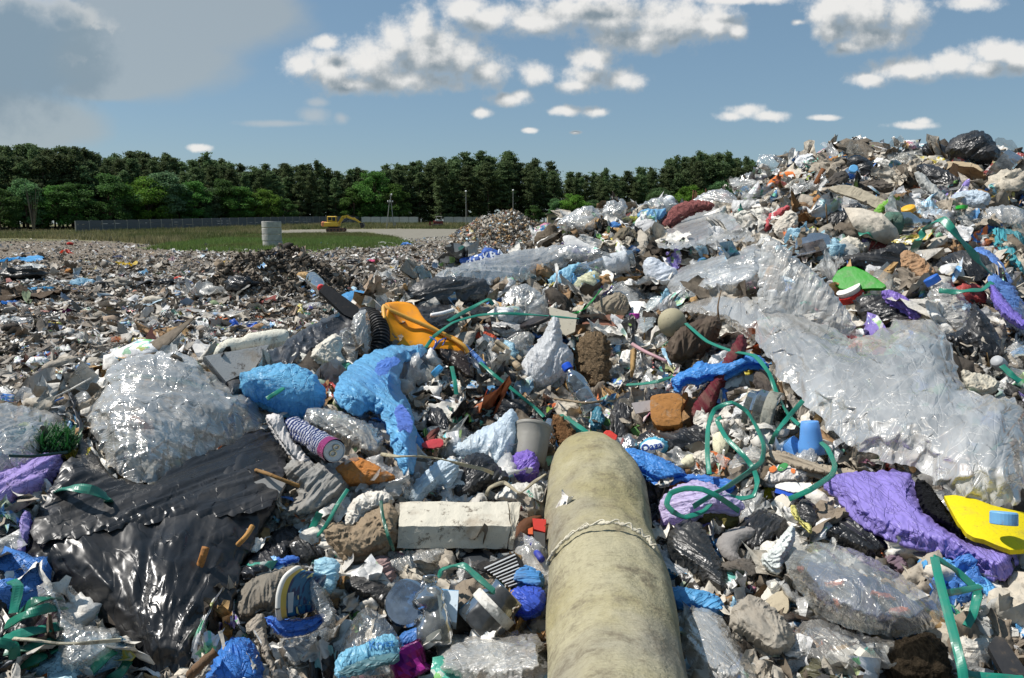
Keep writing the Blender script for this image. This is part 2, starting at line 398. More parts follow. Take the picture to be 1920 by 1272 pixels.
def mat_scrap(kind):
    key = ('scrap', kind)
    if key in _mc: return _mc[key]
    N = NT('scrap_' + kind)
    a = N.n('ShaderNodeAttribute'); a.attribute_name = 'Col'; c = a.outputs['Color']
    g = N.n('ShaderNodeNewGeometry'); v = g.outputs['Position']
    k = {'matte': 1, 'gloss': 1, 'clear': 1, 'far': .25}[kind]
    r1 = N.noise(v, 26 * k, 3, .5, 'RIDGED_MULTIFRACTAL'); f = N.noise(v, 60 * k, 4, .6)
    b = N.bump(r1, .008 / k, .4); b = N.bump(f, .004 / k, .6, b); b = N.bump(N.facet(v, 24 * k), 1.0, .6, b)
    if kind != 'far': b = N.bump(N.facet(v, 70 * k), .8, .5, b)
    dirt = N.ramp(N.noise(v, 14 * k, 5, .7), .45, .7, 0, .6 if kind == 'matte' else .4)
    cc = N.mix(dirt, c, N.mix(.5, c, (.17, .14, .105)))
    if kind == 'gloss':      # printed blocks
        vo = N.n('ShaderNodeTexVoronoi'); vo.distance = 'CHEBYCHEV'; vo.inputs['Scale'].default_value = 38; N.l(v, vo.inputs['Vector']); sx = N.n('ShaderNodeSeparateColor'); N.l(vo.outputs['Color'], sx.inputs[0])
        cc = N.mix(N.ramp(sx.outputs[0], .70, .71, 0, .75), cc, (.62, .61, .58)); cc = N.mix(N.ramp(sx.outputs[1], .86, .87, 0, .8), cc, N.mix(.5, vo.outputs['Color'], (.1, .1, .12)))
    if kind in ('matte', 'far'): m = N.done(N.bsdf(cc, .85, .2, b))
    elif kind == 'gloss': m = N.done(N.bsdf(cc, .3, .5, b))
    else:
        p = N.bsdf(cc, .22, .6, b); tp = N.n('ShaderNodeBsdfTransparent')
        m = N.done(N.mixs(N.ramp(r1, .2, 1.2, .45, .85), tp.outputs[0], p))
    _mc[key] = m
    return m

# ---------------------------------------------------------------- sky: daylight with fair-weather cumulus
W = bpy.data.worlds.new('World'); SC.world = W; W.use_nodes = True
def build_sky():
    t = W.node_tree; t.nodes.clear()
    def n(typ, **kw):
        x = t.nodes.new(typ)
        for k, v in kw.items(): setattr(x, k, v)
        return x
    L = t.links.new
    def M(op, a, b=None, c=None, clamp=False):
        x = n('ShaderNodeMath', operation=op); x.use_clamp = clamp
        for i, v in enumerate((a, b, c)):
            if v is None: continue
            if isinstance(v, (int, float)): x.inputs[i].default_value = v
            else: L(v, x.inputs[i])
        return x.outputs[0]
    def smooth(v, a, b, lo=0.0, hi=1.0):
        x = n('ShaderNodeMapRange'); x.interpolation_type = 'SMOOTHSTEP'
        for i, q in ((1, a), (2, b), (3, lo), (4, hi)): x.inputs[i].default_value = q
        L(v, x.inputs[0]); return x.outputs[0]
    sky = n('ShaderNodeTexSky'); sky.sky_type = 'NISHITA'; sky.sun_disc = False
    sky.sun_elevation = math.asin(SUN_DIR.z); sky.sun_rotation = math.atan2(SUN_DIR.x, SUN_DIR.y)
    sky.air_density = 1.0; sky.dust_density = .5; sky.ozone_density = 3.5; sky.altitude = 100
    bg = n('ShaderNodeBackground'); bg.inputs[1].default_value = SKY_STRENGTH
    hz = n('ShaderNodeMix', data_type='RGBA'); hz.inputs[0].default_value = .55; L(sky.outputs[0], hz.inputs[6])
    hz.inputs[7].default_value = (.125 / SKY_STRENGTH, .208 / SKY_STRENGTH, .272 / SKY_STRENGTH, 1); L(hz.outputs[2], bg.inputs[0])
    tc = n('ShaderNodeTexCoord'); sep = n('ShaderNodeSeparateXYZ'); L(tc.outputs['Generated'], sep.inputs[0])
    yy = M('MAXIMUM', sep.outputs[1], .02)
    u = M('DIVIDE', sep.outputs[0], yy); v = M('DIVIDE', sep.outputs[2], yy)
    front = smooth(sep.outputs[1], .02, .12)
    cmb = n('ShaderNodeCombineXYZ'); L(u, cmb.inputs[0]); L(v, cmb.inputs[1]); UV = cmb.outputs[0]
    def pxuv(px, py):
        d = ray(px, py); return float(d[0] / d[1]), float(d[2] / d[1])
    def blobs(vec, ell):
        prev = None
        for (px, py, rx, ry) in ell:
            cu, cv = pxuv(px, py); a, b = rx / F * 1.28, ry / F * 1.25
            ma = n('ShaderNodeVectorMath', operation='MULTIPLY_ADD'); L(vec, ma.inputs[0])
            ma.inputs[1].default_value = (1 / a, 1 / b, 0); ma.inputs[2].default_value = (-cu / a, -cv / b, 0)
            ln = n('ShaderNodeVectorMath', operation='LENGTH'); L(ma.outputs[0], ln.inputs[0])
            if prev is None: prev = ln.outputs['Value']
            else:
                sm = n('ShaderNodeMath', operation='SMOOTH_MIN'); L(prev, sm.inputs[0]); L(ln.outputs['Value'], sm.inputs[1]); sm.inputs[2].default_value = .25
                prev = sm.outputs[0]
        return prev
    def noise(vec, sc, det, rough, seed=0.0, sy=1.0):
        mp = n('ShaderNodeVectorMath', operation='MULTIPLY_ADD'); L(vec, mp.inputs[0]); mp.inputs[1].default_value = (1, sy, 1); mp.inputs[2].default_value = (seed, seed * .7, seed)
        x = n('ShaderNodeTexNoise'); x.inputs['Scale'].default_value = sc; x.inputs['Detail'].default_value = det; x.inputs['Roughness'].default_value = rough
        L(mp.outputs[0], x.inputs['Vector']); return x.outputs[0]
    CU = [(570,120,42,28),(625,132,62,40),(690,120,60,48),(745,85,48,48),(790,55,44,44),(800,100,90,60),(870,108,60,45),(915,135,45,32),(760,150,130,26),(670,160,90,20),(612,80,26,16),
          (1012,140,40,22),(1110,112,42,28),(1100,145,58,24),(1165,150,50,22),(1075,160,40,16),
          (870,15,50,28),(920,35,62,30),(1000,40,70,30),(1065,20,70,30),(1150,30,110,42),(1250,42,110,46),(1340,45,60,40),(1200,72,120,26),(1380,60,25,18),(1100,-10,120,20),(1380,0,100,10),
          (1560,15,52,38),(1625,22,80,48),(1690,28,50,42),(1640,70,75,28),(1590,90,35,16),(1560,60,36,24),
          (1625,150,45,16),(1700,128,80,24),(1790,120,80,26),(1865,98,62,24),(1915,110,50,26),(1840,130,90,18),
          (1395,207,38,15),(1445,218,38,11),(1370,218,30,10),(955,187,40,14),(975,180,20,12),(905,212,20,10),(1060,208,32,10),(1118,211,28,11),(1712,236,46,8),(1728,229,20,8),
          (1545,221,34,6),(375,278,24,8),(992,245,15,6),(1079,249,14,4),(1820,5,60,16),(1495,42,14,7)]
    GB = [(-30,95,160,120),(60,95,120,90),(110,120,100,80),(150,150,60,40),(40,50,110,60),(120,45,60,45)]
    VE = [(330,30,210,90),(280,110,180,70),(450,25,90,50),(200,170,90,20),(60,230,140,55)]
    WI = [(525,232,90,7),(590,218,34,16),(598,192,22,9),(640,222,16,12),(690,120,40,10)]
    cloud_noise = lambda vec: M('ADD', M('MULTIPLY', M('SUBTRACT', noise(vec, 30, 6, .54, 1.3), .5), 1.25), M('MULTIPLY', M('SUBTRACT', noise(vec, 95, 5, .6, 5.3), .5), .62))
    def field(vec, E):
        return M('ADD', M('SUBTRACT', 1.0, blobs(vec, E)), cloud_noise(vec))
    off = n('ShaderNodeVectorMath', operation='ADD'); L(UV, off.inputs[0]); off.inputs[1].default_value = (-.012, .024, 0)
    B0 = blobs(UV, CU); B1 = blobs(off.outputs[0], CU); n0 = cloud_noise(UV); n1 = cloud_noise(off.outputs[0]); f0 = M('ADD', M('SUBTRACT', 1.0, B0), n0)
    d0 = smooth(f0, .02, .72)
    lit = smooth(M('ADD', M('SUBTRACT', B1, B0), M('MULTIPLY', M('SUBTRACT', n0, n1), .7)), -.30, .55)
    thick = smooth(f0, .2, 1.0)
    # shaded undersides: away from the lit edge and deep inside the cloud
    shade = M('MULTIPLY', M('SUBTRACT', 1.0, lit), M('ADD', .7, M('MULTIPLY', thick, .4)), clamp=True)
    def colmix(f, a, b):
        x = n('ShaderNodeMix', data_type='RGBA'); L(f, x.inputs[0]) if not isinstance(f, (int, float)) else setattr(x.inputs[0], 'default_value', f)
        for i, q in ((6, a), (7, b)):
            if isinstance(q, tuple): x.inputs[i].default_value = (*q, 1)
            else: L(q, x.inputs[i])
        return x.outputs[2]
    ccol = colmix(shade, (.62, .61, .59), (.165, .205, .235))
    def layer(shader, dens, col):
        b = n('ShaderNodeBackground'); b.inputs[1].default_value = 1.0
        if isinstance(col, tuple): b.inputs[0].default_value = (*col, 1)
        else: L(col, b.inputs[0])
        mx = n('ShaderNodeMixShader'); L(M('MULTIPLY', dens, front), mx.inputs[0]); L(shader, mx.inputs[1]); L(b.outputs[0], mx.inputs[2]); return mx.outputs[0]
    # thin high veil on the left, then the grey towering cloud, small wisps, then the cumulus
    fv = M('ADD', M('SUBTRACT', 1.0, blobs(UV, VE)), M('MULTIPLY', M('SUBTRACT', noise(UV, 5, 5, .6, 3.1, 1.5), .5), .9))
    sh = layer(bg.outputs[0], M('MULTIPLY', smooth(fv, .0, .42), .68), (.285, .315, .325))
    nzg = M('MULTIPLY', M('SUBTRACT', noise(UV, 14, 7, .6, 9.3), .5), 1.6); fg0 = M('ADD', M('SUBTRACT', 1.0, blobs(UV, GB)), nzg); fg1 = M('ADD', M('SUBTRACT', 1.0, blobs(off.outputs[0], GB)), M('MULTIPLY', M('SUBTRACT', noise(off.outputs[0], 14, 7, .6, 9.3), .5), 1.6))
    gl = smooth(M('SUBTRACT', fg0, fg1), .02, .30)
    gl = M('MULTIPLY', gl, smooth(fg0, .9, .15)); gl = M('MULTIPLY', gl, smooth(v, .12, .20))
    gcol = colmix(gl, (.165, .225, .275), (.52, .52, .505))
    sh = layer(sh, M('MULTIPLY', smooth(fg0, .0, .6), .85), gcol)
    fw = M('ADD', M('SUBTRACT', 1.0, blobs(UV, WI)), M('MULTIPLY', M('SUBTRACT', noise(UV, 22, 6, .65, 7.7), .5), 1.3))
    sh = layer(sh, M('MULTIPLY', smooth(fw, .0, .9), .6), (.37, .395, .41))
    sh = layer(sh, M('MULTIPLY', d0, .93), ccol)
    out = n('ShaderNodeOutputWorld'); L(sh, out.inputs[0])
SKY_STRENGTH = 0.082
build_sky()
# ---------------------------------------------------------------- ground, mound surface, road
def polar_grid(rs, azs, hf, dz=0.0):
    R, A = np.meshgrid(rs, azs, indexing='ij'); X = R * np.sin(A); Y = R * np.cos(A)
    Z = hf(X, Y) + dz
    V = np.stack([X, Y, Z], -1).reshape(-1, 3); n, m = R.shape
    i = np.arange(n - 1)[:, None] * m + np.arange(m - 1)[None, :]
    Fq = np.stack([i, i + 1, i + m + 1, i + m], -1).reshape(-1, 4)[:, ::-1]
    return V, Fq
def mat_ground():
    N = NT('rubbish_soil'); g = N.n('ShaderNodeNewGeometry'); v = g.outputs['Position']
    a = N.n('ShaderNodeAttribute'); a.attribute_name = 'Col'
    n1 = N.noise(v, 1.4, 8, .7); n2 = N.noise(v, 14, 6, .7)
    c = N.mix(N.ramp(n1, .35, .65), (.12, .095, .07), (.22, .185, .145)); c = N.mix(N.ramp(n2, .5, .62), c, (.24, .215, .18))
    vo = N.n('ShaderNodeTexVoronoi'); vo.inputs['Scale'].default_value = 3.2; N.l(v, vo.inputs['Vector'])
    c = N.mix(N.ramp(vo.outputs[0], .0, .25, .35, 0), c, N.mix(.65, vo.outputs[1], (.33, .32, .30)))
    c2 = N.mix(N.ramp(n1, .35, .65), N.mix(.35, a.outputs['Color'], (.10, .09, .05)), a.outputs['Color'])
    f = N.n('ShaderNodeSeparateXYZ'); N.l(v, f.inputs[0])
    c = N.mix(a.outputs['Alpha'], c, c2)
    b = N.bump(n2, .03, .8); b = N.bump(N.noise(v, 60, 5, .7), .01, .8, b)
    return N.done(N.bsdf(c, .95, .1, b))
MG = mat_ground()
def poly_world(pp):
    P = [[float(a) for a in q.split(',')] for q in pp.split()]; P = np.array(P)
    d = ray(P[:, 0], P[:, 1]); T = _T
    Q = CAM + d[:, None, :] * T[None, :, None]; g = Q[..., 2] - plain_h(Q[..., 0], Q[..., 1]) * 1.0
    k = np.where((g < 0).any(1), np.argmax(g < 0, 1), len(T) - 60); return np.array([Q[i, kk, :2] for i, kk in enumerate(k)])
def inside(P, poly):
    x, y = P[..., 0], P[..., 1]; r = np.zeros(x.shape, bool); n = len(poly)
    for i in range(n):
        x1, y1 = poly[i]; x2, y2 = poly[(i + 1) % n]
        c = ((y1 > y) != (y2 > y)) & (x < (x2 - x1) * (y - y1) / (y2 - y1 + 1e-12) + x1); r ^= c
    return r
def xy_at(px, D): return np.array([(px - 960) / F * D, D])
G_GREEN = np.array([xy_at(278, 60), xy_at(380, 56), xy_at(470, 54), xy_at(600, 57), xy_at(680, 62), xy_at(770, 74), xy_at(740, 108), xy_at(690, 128), xy_at(600, 128), xy_at(480, 122), xy_at(400, 92), xy_at(330, 74)])
G_DRY = np.array([xy_at(-400, 112), xy_at(-100, 108), xy_at(120, 100), xy_at(220, 88), xy_at(300, 72), xy_at(380, 90), xy_at(480, 120), xy_at(560, 135), xy_at(640, 150), xy_at(760, 150), xy_at(900, 150), xy_at(1300, 160), xy_at(1500, 240), xy_at(900, 225), xy_at(680, 205), xy_at(420, 170), xy_at(150, 135), xy_at(0, 128), xy_at(-400, 120)])
G_ROAD = np.array([xy_at(500, 128), xy_at(620, 130), xy_at(700, 132), xy_at(740, 112), xy_at(770, 92), xy_at(850, 92), xy_at(880, 108), xy_at(1000, 125), xy_at(1200, 140), xy_at(1200, 152), xy_at(900, 152), xy_at(750, 156), xy_at(620, 152), xy_at(500, 146)])
rs = np.concatenate([np.linspace(.5, 8, 40), 8 * (80 / 8) ** np.linspace(.02, 1, 220), 80 * (3000 / 80) ** np.linspace(.02, 1, 130)])
az = np.concatenate([np.linspace(-math.pi, -.85, 24), np.linspace(-.84, .84, 330), np.linspace(.85, math.pi, 24)])
V, Fq = polar_grid(rs, az, plain_h)
xy = V[:, :2]; colr = np.zeros((len(V), 4), np.float32)
R_ = np.hypot(V[:, 0], V[:, 1])
colr[:, :3] = (.15, .145, .075); colr[:, 3] = sstep(R_, 95, 112)
wob = np.stack([fbm(xy[:, 0] * .25, xy[:, 1] * .25, 0, 3, 41), fbm(xy[:, 0] * .25, xy[:, 1] * .25, 5, 3, 42)], -1) * 3.0
for poly, c in ((G_DRY, (.17, .16, .075)), (G_GREEN, (.13, .18, .055)), (G_ROAD, (.24, .225, .19))):
    m = inside(xy + wob * (.35 if poly is G_ROAD else 1), poly); colr[m, :3] = c; colr[m, 3] = 1
me = mk_mesh('ground', V, Fq, [MG], True)
a = me.color_attributes.new('Col', 'FLOAT_COLOR', 'POINT'); a.data.foreach_set('color', colr.ravel())
tag(mk_obj('ground', me), kind='structure')
V, Fq = polar_grid(np.concatenate([np.linspace(.25, 3, 150), np.linspace(3.02, 10.5, 190)]), np.linspace(-1.75, 1.75, 420), heap_h, -.015)
keep = V[:, 2] > -.6
me = mk_mesh('mound_terrain', V, Fq, [MG], True, col=np.zeros((len(V), 3)))
me.color_attributes['Col'].data.foreach_set('color', np.zeros(len(V) * 4, np.float32))
tag(mk_obj('mound_terrain', me), kind='structure')

# ---------------------------------------------------------------- grass in tufts
def mat_leaf(name, gloss=.45, trans=.3):
    N = NT(name); a = N.n('ShaderNodeAttribute'); a.attribute_name = 'Col'
    oi = N.n('ShaderNodeObjectInfo'); hs = N.n('ShaderNodeHueSaturation'); N.l(a.outputs['Color'], hs.inputs['Color'])
    N.l(N.ramp(oi.outputs['Random'], 0, 1, .485, .515), hs.inputs['Hue']); N.l(N.ramp(oi.outputs['Random'], 0, 1, .75, 1.25), hs.inputs['Value'])
    p = N.bsdf(hs.outputs[0], gloss, .3); t = N.n('ShaderNodeBsdfTranslucent'); N.l(hs.outputs[0], t.inputs[0])
    return N.done(N.mixs(trans, p, t.outputs[0]))
ML = mat_leaf('foliage', .85, .38); MGR = mat_leaf('grass_blades', .6)
def grass(name, pts, hgt, cols, blades=6, spread=.35):
    n = len(pts); P = np.repeat(pts, blades, 0); k = len(P)
    base = P + np.concatenate([rng.normal(0, spread, (k, 2)), np.zeros((k, 1))], 1)
    base[:, 2] = plain_h(base[:, 0], base[:, 1]) - .03
    a = rng.uniform(0, math.pi, k); w = np.repeat(hgt, blades) * .09; h = np.repeat(hgt, blades) * rng.uniform(.6, 1.25, k)
    dx = np.stack([np.cos(a) * w, np.sin(a) * w, np.zeros(k)], -1); lean = np.stack([rng.normal(0, .25, k) * h, rng.normal(0, .25, k) * h, h], -1)
    V = np.stack([base - dx, base + dx, base + lean], 1).reshape(-1, 3); Fc = np.arange(len(V)).reshape(-1, 3)
    c = np.repeat(np.repeat(cols, blades, 0) * rng.uniform(.7, 1.35, (k, 1)), 3, 0)
    me = mk_mesh(name, V, Fc, [MGR], False, col=c); return tag(mk_obj(name, me), kind='stuff')
def scatter_poly(poly, n):
    lo, hi = poly.min(0), poly.max(0); P = rng.uniform(lo, hi, (n * 4, 2)); P = P[inside(P, poly)][:n]
    return np.concatenate([P, plain_h(P[:, 0], P[:, 1])[:, None]], 1)
P = scatter_poly(G_GREEN, 15000); mixn = sstep(fbm(P[:, 0] * .12, P[:, 1] * .12, 0, 3, 61) + sstep(P[:, 1], 85, 118) * .9, .15, .6)[:, None]
grass('green_grass', P, rng.uniform(.2, .45, len(P)), np.array([[.15, .23, .06]]) * (1 - mixn) + np.array([[.16, .17, .06]]) * mixn)
P = scatter_poly(G_DRY, 22000); m = inside(P[:, :2], G_ROAD) | inside(P[:, :2], G_GREEN); P = P[~m]
mixn = sstep(fbm(P[:, 0] * .1, P[:, 1] * .1, 0, 3, 62), -.3, .4)[:, None]
grass('dry_grass', P, rng.uniform(.35, .85, len(P)), np.array([[.11, .14, .045]]) * (1 - mixn) + np.array([[.27, .25, .12]]) * mixn)

# ---------------------------------------------------------------- trees
def leaves(cent, size, cols, flat=.5):
    """one ragged triangle pair per leaf clump"""
    k = len(cent); a = rng.normal(0, 1, (k, 3)); a /= np.linalg.norm(a, axis=1, keepdims=True)
    b = rng.normal(0, 1, (k, 3)); b[:, 2] *= flat; b -= a * (a * b).sum(1, keepdims=True); b /= np.linalg.norm(b, axis=1, keepdims=True)
    s = size[:, None] if np.ndim(size) else size
    V = np.stack([cent - a * s * .5 - b * s * .3, cent + a * s * .55, cent - a * s * .15 + b * s * .55, cent + b * s * .2 - a * s * .6], 1).reshape(-1, 3)
    i = np.arange(k)[:, None] * 4; Fc = np.concatenate([i + [[0, 1, 2]], i + [[0, 2, 3]]], 0)
    return V, Fc, np.repeat(cols, 4, 0)
def pine_protos(seed, H=16.0, W=2.6, dark=1.0, lo=.12):
    r = np.random.default_rng(seed); C = []; S = []; K = []
    mb = MB(); bend = r.normal(0, .25, 2)
    tp = np.array([[bend[0] * t * t, bend[1] * t * t, H * t] for t in np.linspace(0, .96, 7)]); mb.tube(tp, np.linspace(.17, .04, 7), 6)
    nb = 66
    for i in range(nb):
        t = lo + (1 - lo) * (i / nb) ** .9; z = H * t
        wr = W * (1 - t) ** .75 * (1.15 - .3 * math.exp(-(t - .3) ** 2 * 30)) * r.uniform(.55, 1.15) + .25
        a = r.uniform(0, 6.28); tilt = r.uniform(-.15, .35) + t * .5
        dirv = np.array([math.cos(a), math.sin(a), tilt]); o = np.array([bend[0] * t * t, bend[1] * t * t, z])
        if i % 3 == 0: mb.tube([o, o + dirv * wr * .75], [.05, .015], 4)
        m = int(70 + 62 * wr / W)
        q = r.uniform(.12, 1, m) ** .7
        p = o + dirv * (q * wr)[:, None] + r.normal(0, 1, (m, 3)) * np.array([.36, .36, .20]) * (.45 + .6 * q[:, None])
        C.append(p); S.append(r.uniform(.16, .40, m)); tone = r.uniform(.65, 1.3)
        K.append(np.array([.115, .165, .070]) * dark * tone * r.uniform(.7, 1.3, (m, 1)) + np.array([.008, .006, 0]) * r.uniform(0, 1, (m, 1)))
    m = 60; tt = r.uniform(.86, 1.02, m); C.append(np.stack([bend[0] + r.normal(0, .22, m) * (1.1 - tt) * 4, bend[1] + r.normal(0, .22, m) * (1.1 - tt) * 4, H * tt], -1)); S.append(r.uniform(.25, .45, m)); K.append(np.tile([.09, .13, .055], (m, 1)))
    V, Fc, c = leaves(np.concatenate(C), np.concatenate(S), np.concatenate(K), .6)
    return mk_mesh('pine_crown', V, Fc, [ML], False, col=c), mk_mesh('pine_trunk', np.concatenate(mb.V), mb.F, [BARK], True)
def broad_protos(seed, H=11.0, W=3.2, col=(.045, .092, .022), n=46):
    r = np.random.default_rng(seed); C = []; S = []; K = []; mb = MB()
    mb.tube([[0, 0, 0], [.1, .05, H * .3], [.0, .1, H * .6]], [.2, .15, .06], 7)
    for i in range(n):
        t = r.uniform(.08, 1); z = H * (.10 + .84 * t); prof = math.sin(math.pi * min(1, (t * .86 + .12))) ** .55
        a = r.uniform(0, 6.28); q = r.uniform(.25, 1) ** .5 * W * prof
        o = np.array([math.cos(a) * q, math.sin(a) * q, z]); R = r.uniform(.65, 1.35)
        if i % 4 == 0: mb.tube([[0, 0, z * .55], o * .6 + np.array([0, 0, z * .35]), o], [.09, .05, .02], 5)
        m = 230; d = r.normal(0, 1, (m, 3)); d /= np.linalg.norm(d, axis=1, keepdims=True)
        p = o + d * (R * r.uniform(.55, 1.1, m))[:, None] * np.array([1, 1, .75]); C.append(p); S.append(r.uniform(.13, .34, m))
        K.append(np.array(col) * 1.9 * r.uniform(.65, 1.35) * r.uniform(.7, 1.35, (m, 1)))
    V, Fc, c = leaves(np.concatenate(C), np.concatenate(S), np.concatenate(K), .5)
    return mk_mesh('broadleaf_crown', V, Fc, [ML], False, col=c), mk_mesh('broadleaf_trunk', np.concatenate(mb.V), mb.F, [BARK], True)
BARK = NT('bark'); BARK = BARK.done(BARK.bsdf((.13, .095, .07), .9, .1))
PINES = [pine_protos(100 + i, 16, [3.3, 3.9, 2.6, 4.1, 3.4, 2.8][i], [1, .85, 1.1, .95, .8, 1.05][i], [.08, .15, .1, .3, .2, .05][i]) for i in range(6)]
BROAD = [broad_protos(200 + i, 11, [3.2, 2.8, 3.6, 3.0, 2.6][i], [(.050, .105, .022), (.062, .115, .045), (.040, .085, .022), (.065, .125, .018), (.075, .120, .060)][i]) for i in range(5)]
def tree(name, proto, px, D, top_py, label, cat, group, base=None, wide=1.0):
    x, y = xy_at(px, D); z0 = float(plain_h(np.array(x), np.array(y))) - .1
    H0 = 16.0 if name.startswith('pine') or 'spruce' in name else 11.3
    ztop = 1.9 + (420 - top_py) / F * D * 1.0; s = max(.2, (ztop - z0) / H0)
    root = empty(name, (x, y, z0), label, cat, group); root.rotation_euler[2] = random.uniform(0, 6.28)
    root.scale = (s * wide * random.uniform(1.1, 1.4), s * wide * random.uniform(1.1, 1.4), s)
    mk_obj('crown', proto[0], root); mk_obj('trunk', proto[1], root); return root
TOPX = [-900, -300, 0, 60, 150, 220, 300, 380, 450, 520, 600, 650, 700, 760, 830, 900, 950, 1000, 1060, 1140, 1200, 1260, 1310, 1360, 1410, 1460, 1600, 2600]
TOPY = [300, 290, 292, 285, 292, 300, 303, 306, 318, 322, 318, 332, 325, 318, 304, 298, 299, 312, 330, 335, 330, 308, 302, 303, 312, 330, 335, 340]
DX = [-900, 0, 150, 450, 680, 900, 1400, 2600]; DD = [150, 150, 160, 188, 215, 222, 235, 240]
GP = 'pines packed along the edge of the forest'
cnt = 0
for row, (dD, step, dy, jit) in enumerate([(0, 19, 0, 16), (7, 17, 0, 12), (15, 21, -2, 12)]):
    px = -330 + row * 6
    while px < 1660:
        D = np.interp(px, DX, DD) + dD + random.uniform(-3, 3); ty = np.interp(px, TOPX, TOPY) + random.uniform(-10, jit - 4) + dy
        if row == 0: ty += 12
        tree('pine_tree', PINES[random.randrange(6)], px + random.uniform(-7, 7), D, ty,
             ['dark green pine in the front row of the forest edge', 'dark green pine in the second row of the forest', 'tall dark pine deep in the packed forest'][row], 'pine tree', GP + [' in front', ', second row', ', third row'][row])
        px += step * random.uniform(.7, 1.3); cnt += 1
for px, ty in ((603, 306), (398, 292), (160, 283), (85, 284), (40, 282), (1192, 318), (1133, 320), (1262, 298), (1305, 290), (1360, 291), (1392, 300)):
    tree('pine_tree', PINES[(px // 7) % 6], px, np.interp(px, DX, DD) + 4, ty, 'slender pine whose tip stands out %s' % {603: 'behind the yellow excavator', 398: 'left of the concrete well rings', 160: 'above the left end of the grey fence', 85: 'second from the left', 40: 'nearest the left edge', 1192: 'above the clear bags on the mound', 1133: 'above the low beige building', 1262: 'leftmost of the group by the mound', 1305: 'in the middle of the group by the mound', 1360: 'right of that group by the mound', 1392: 'closest to the mound'}[px], 'pine tree', wide=.7, group=None)
bl = [(-60, 340, 0), (10, 352, 2), (60, 335, 1), (120, 348, 0), (150, 342, 2), (182, 372, 1), (215, 325, 2), (250, 350, 0), (285, 330, 3), (318, 322, 4), (345, 345, 1), (372, 340, 0), (402, 352, 4), (428, 335, 2), (455, 350, 0), (480, 358, 3), (505, 352, 3), (540, 372, 2), (705, 322, 0), (740, 345, 0), (668, 352, 0), (235, 372, 4), (395, 385, 1), (30, 388, 2), (90, 395, 0), (310, 378, 2), (455, 390, 2), (1040, 372, 1), (1075, 362, 3), (1110, 375, 1), (1000, 385, 2), (1290, 345, 3), (1340, 340, 1), (1230, 352, 1), (1390, 345, 3)]
wh = ['grassy verge', 'grey fence', 'excavator', 'far rubbish heap', 'mound']
for i, (px, ty, k) in enumerate(bl):
    D = np.interp(px, DX, DD) - random.uniform(5, 9)
    tone = ['fresh green', 'silvery green', 'dark green', 'bright yellow-green', 'pale grey-green'][k]
    size = 'low' if ty > 368 else 'tall' if ty < 335 else 'medium'
    near = 'at the far left' if px < 40 else 'left of the fence end' if px < 150 else 'behind the left part of the grey fence' if px < 330 else 'behind the middle of the grey fence' if px < 470 else 'behind the well rings' if px < 560 else 'behind the lattice of the power pole' if px < 800 else 'behind the beige building' if px < 1150 else 'beside the mound'
    tree('broadleaf_tree', BROAD[k], px, D, ty, '%s %s leafy tree %s' % (size, tone, near), 'tree', 'leafy trees before the pines', wide=1.15)
# bare dead tree at the far left
mb = MB(); x, y = xy_at(72, 138); z0 = 0.0; b = np.array([x, y, z0])
for k in range(9):
    a = random.uniform(0, 6.28); q = np.array([math.cos(a), .3 * math.sin(a), 0]); h1 = random.uniform(2.5, 4.5)
    mb.tube([b, b + q * .3 + [0, 0, h1 * .6], b + q * random.uniform(.8, 2.2) + [0, 0, h1 + random.uniform(3, 5)]], [.12, .08, .02], 5)
tag(mb.build('dead_tree', mat('cloth', '#6b6355', 'obj')), 'bare grey dead tree before the dark trees at far left', 'tree')

# ---------------------------------------------------------------- fences
def fence(name, A, B, hgt, col, label, pl=2.5, tilt=0):
    A = np.array(A); B = np.array(B); n = max(1, int(round(np.linalg.norm(B - A) / pl)))
    zA = float(plain_h(A[0], A[1])); root = empty(name, (A[0], A[1], zA), label, 'fence'); d = (B - A) / n; ang = math.atan2(d[1], d[0])
    m = mat('card', col, 'obj'); pm = mat('card', '#8f8d86', 'obj')
    R = np.array([[math.cos(ang), -math.sin(ang), 0], [math.sin(ang), math.cos(ang), 0], [0, 0, 1]])
    org = np.array([A[0], A[1], zA])
    for i in range(n + 1):
        p = A + d * i; z = float(plain_h(p[0], p[1])); mb = MB(); mb.box((p[0], p[1], z + hgt / 2 + .03), (.14, .16, hgt + .06), R)
        mb.build('post', pm, root, loc=org)
        if i < n:
            q = A + d * (i + .5); zz = float(plain_h(q[0], q[1])); L = np.linalg.norm(d) - .14; mb = MB()
            for k in range(4):
                mb.box((q[0], q[1], zz + hgt * (k + .5) / 4 - .02), (L, .06, hgt / 4 - .02), R)
            # rounded coping
            for u in np.linspace(-.42, .42, 8): mb.box((q[0] + R[0, 0] * u * L, q[1] + R[1, 0] * u * L, zz + hgt + .06 * (1 - (u / .5) ** 2) - .02), (L / 8, .05, .12), R)
            mb.build('panel', m, root, loc=org)
    return root
fence('concrete_fence', xy_at(150, 128), xy_at(679, 205), 1.95, '#5d6166', 'long dark grey panel fence along the foot of the forest')
fence('concrete_fence', xy_at(681, 203), xy_at(786, 203), 1.9, '#c9c5bb', 'pale concrete wall behind the lattice power pole')
fence('concrete_fence', xy_at(834, 205), xy_at(940, 205), 1.9, '#b5b2aa', 'pale concrete wall between the red tractor and far heap')

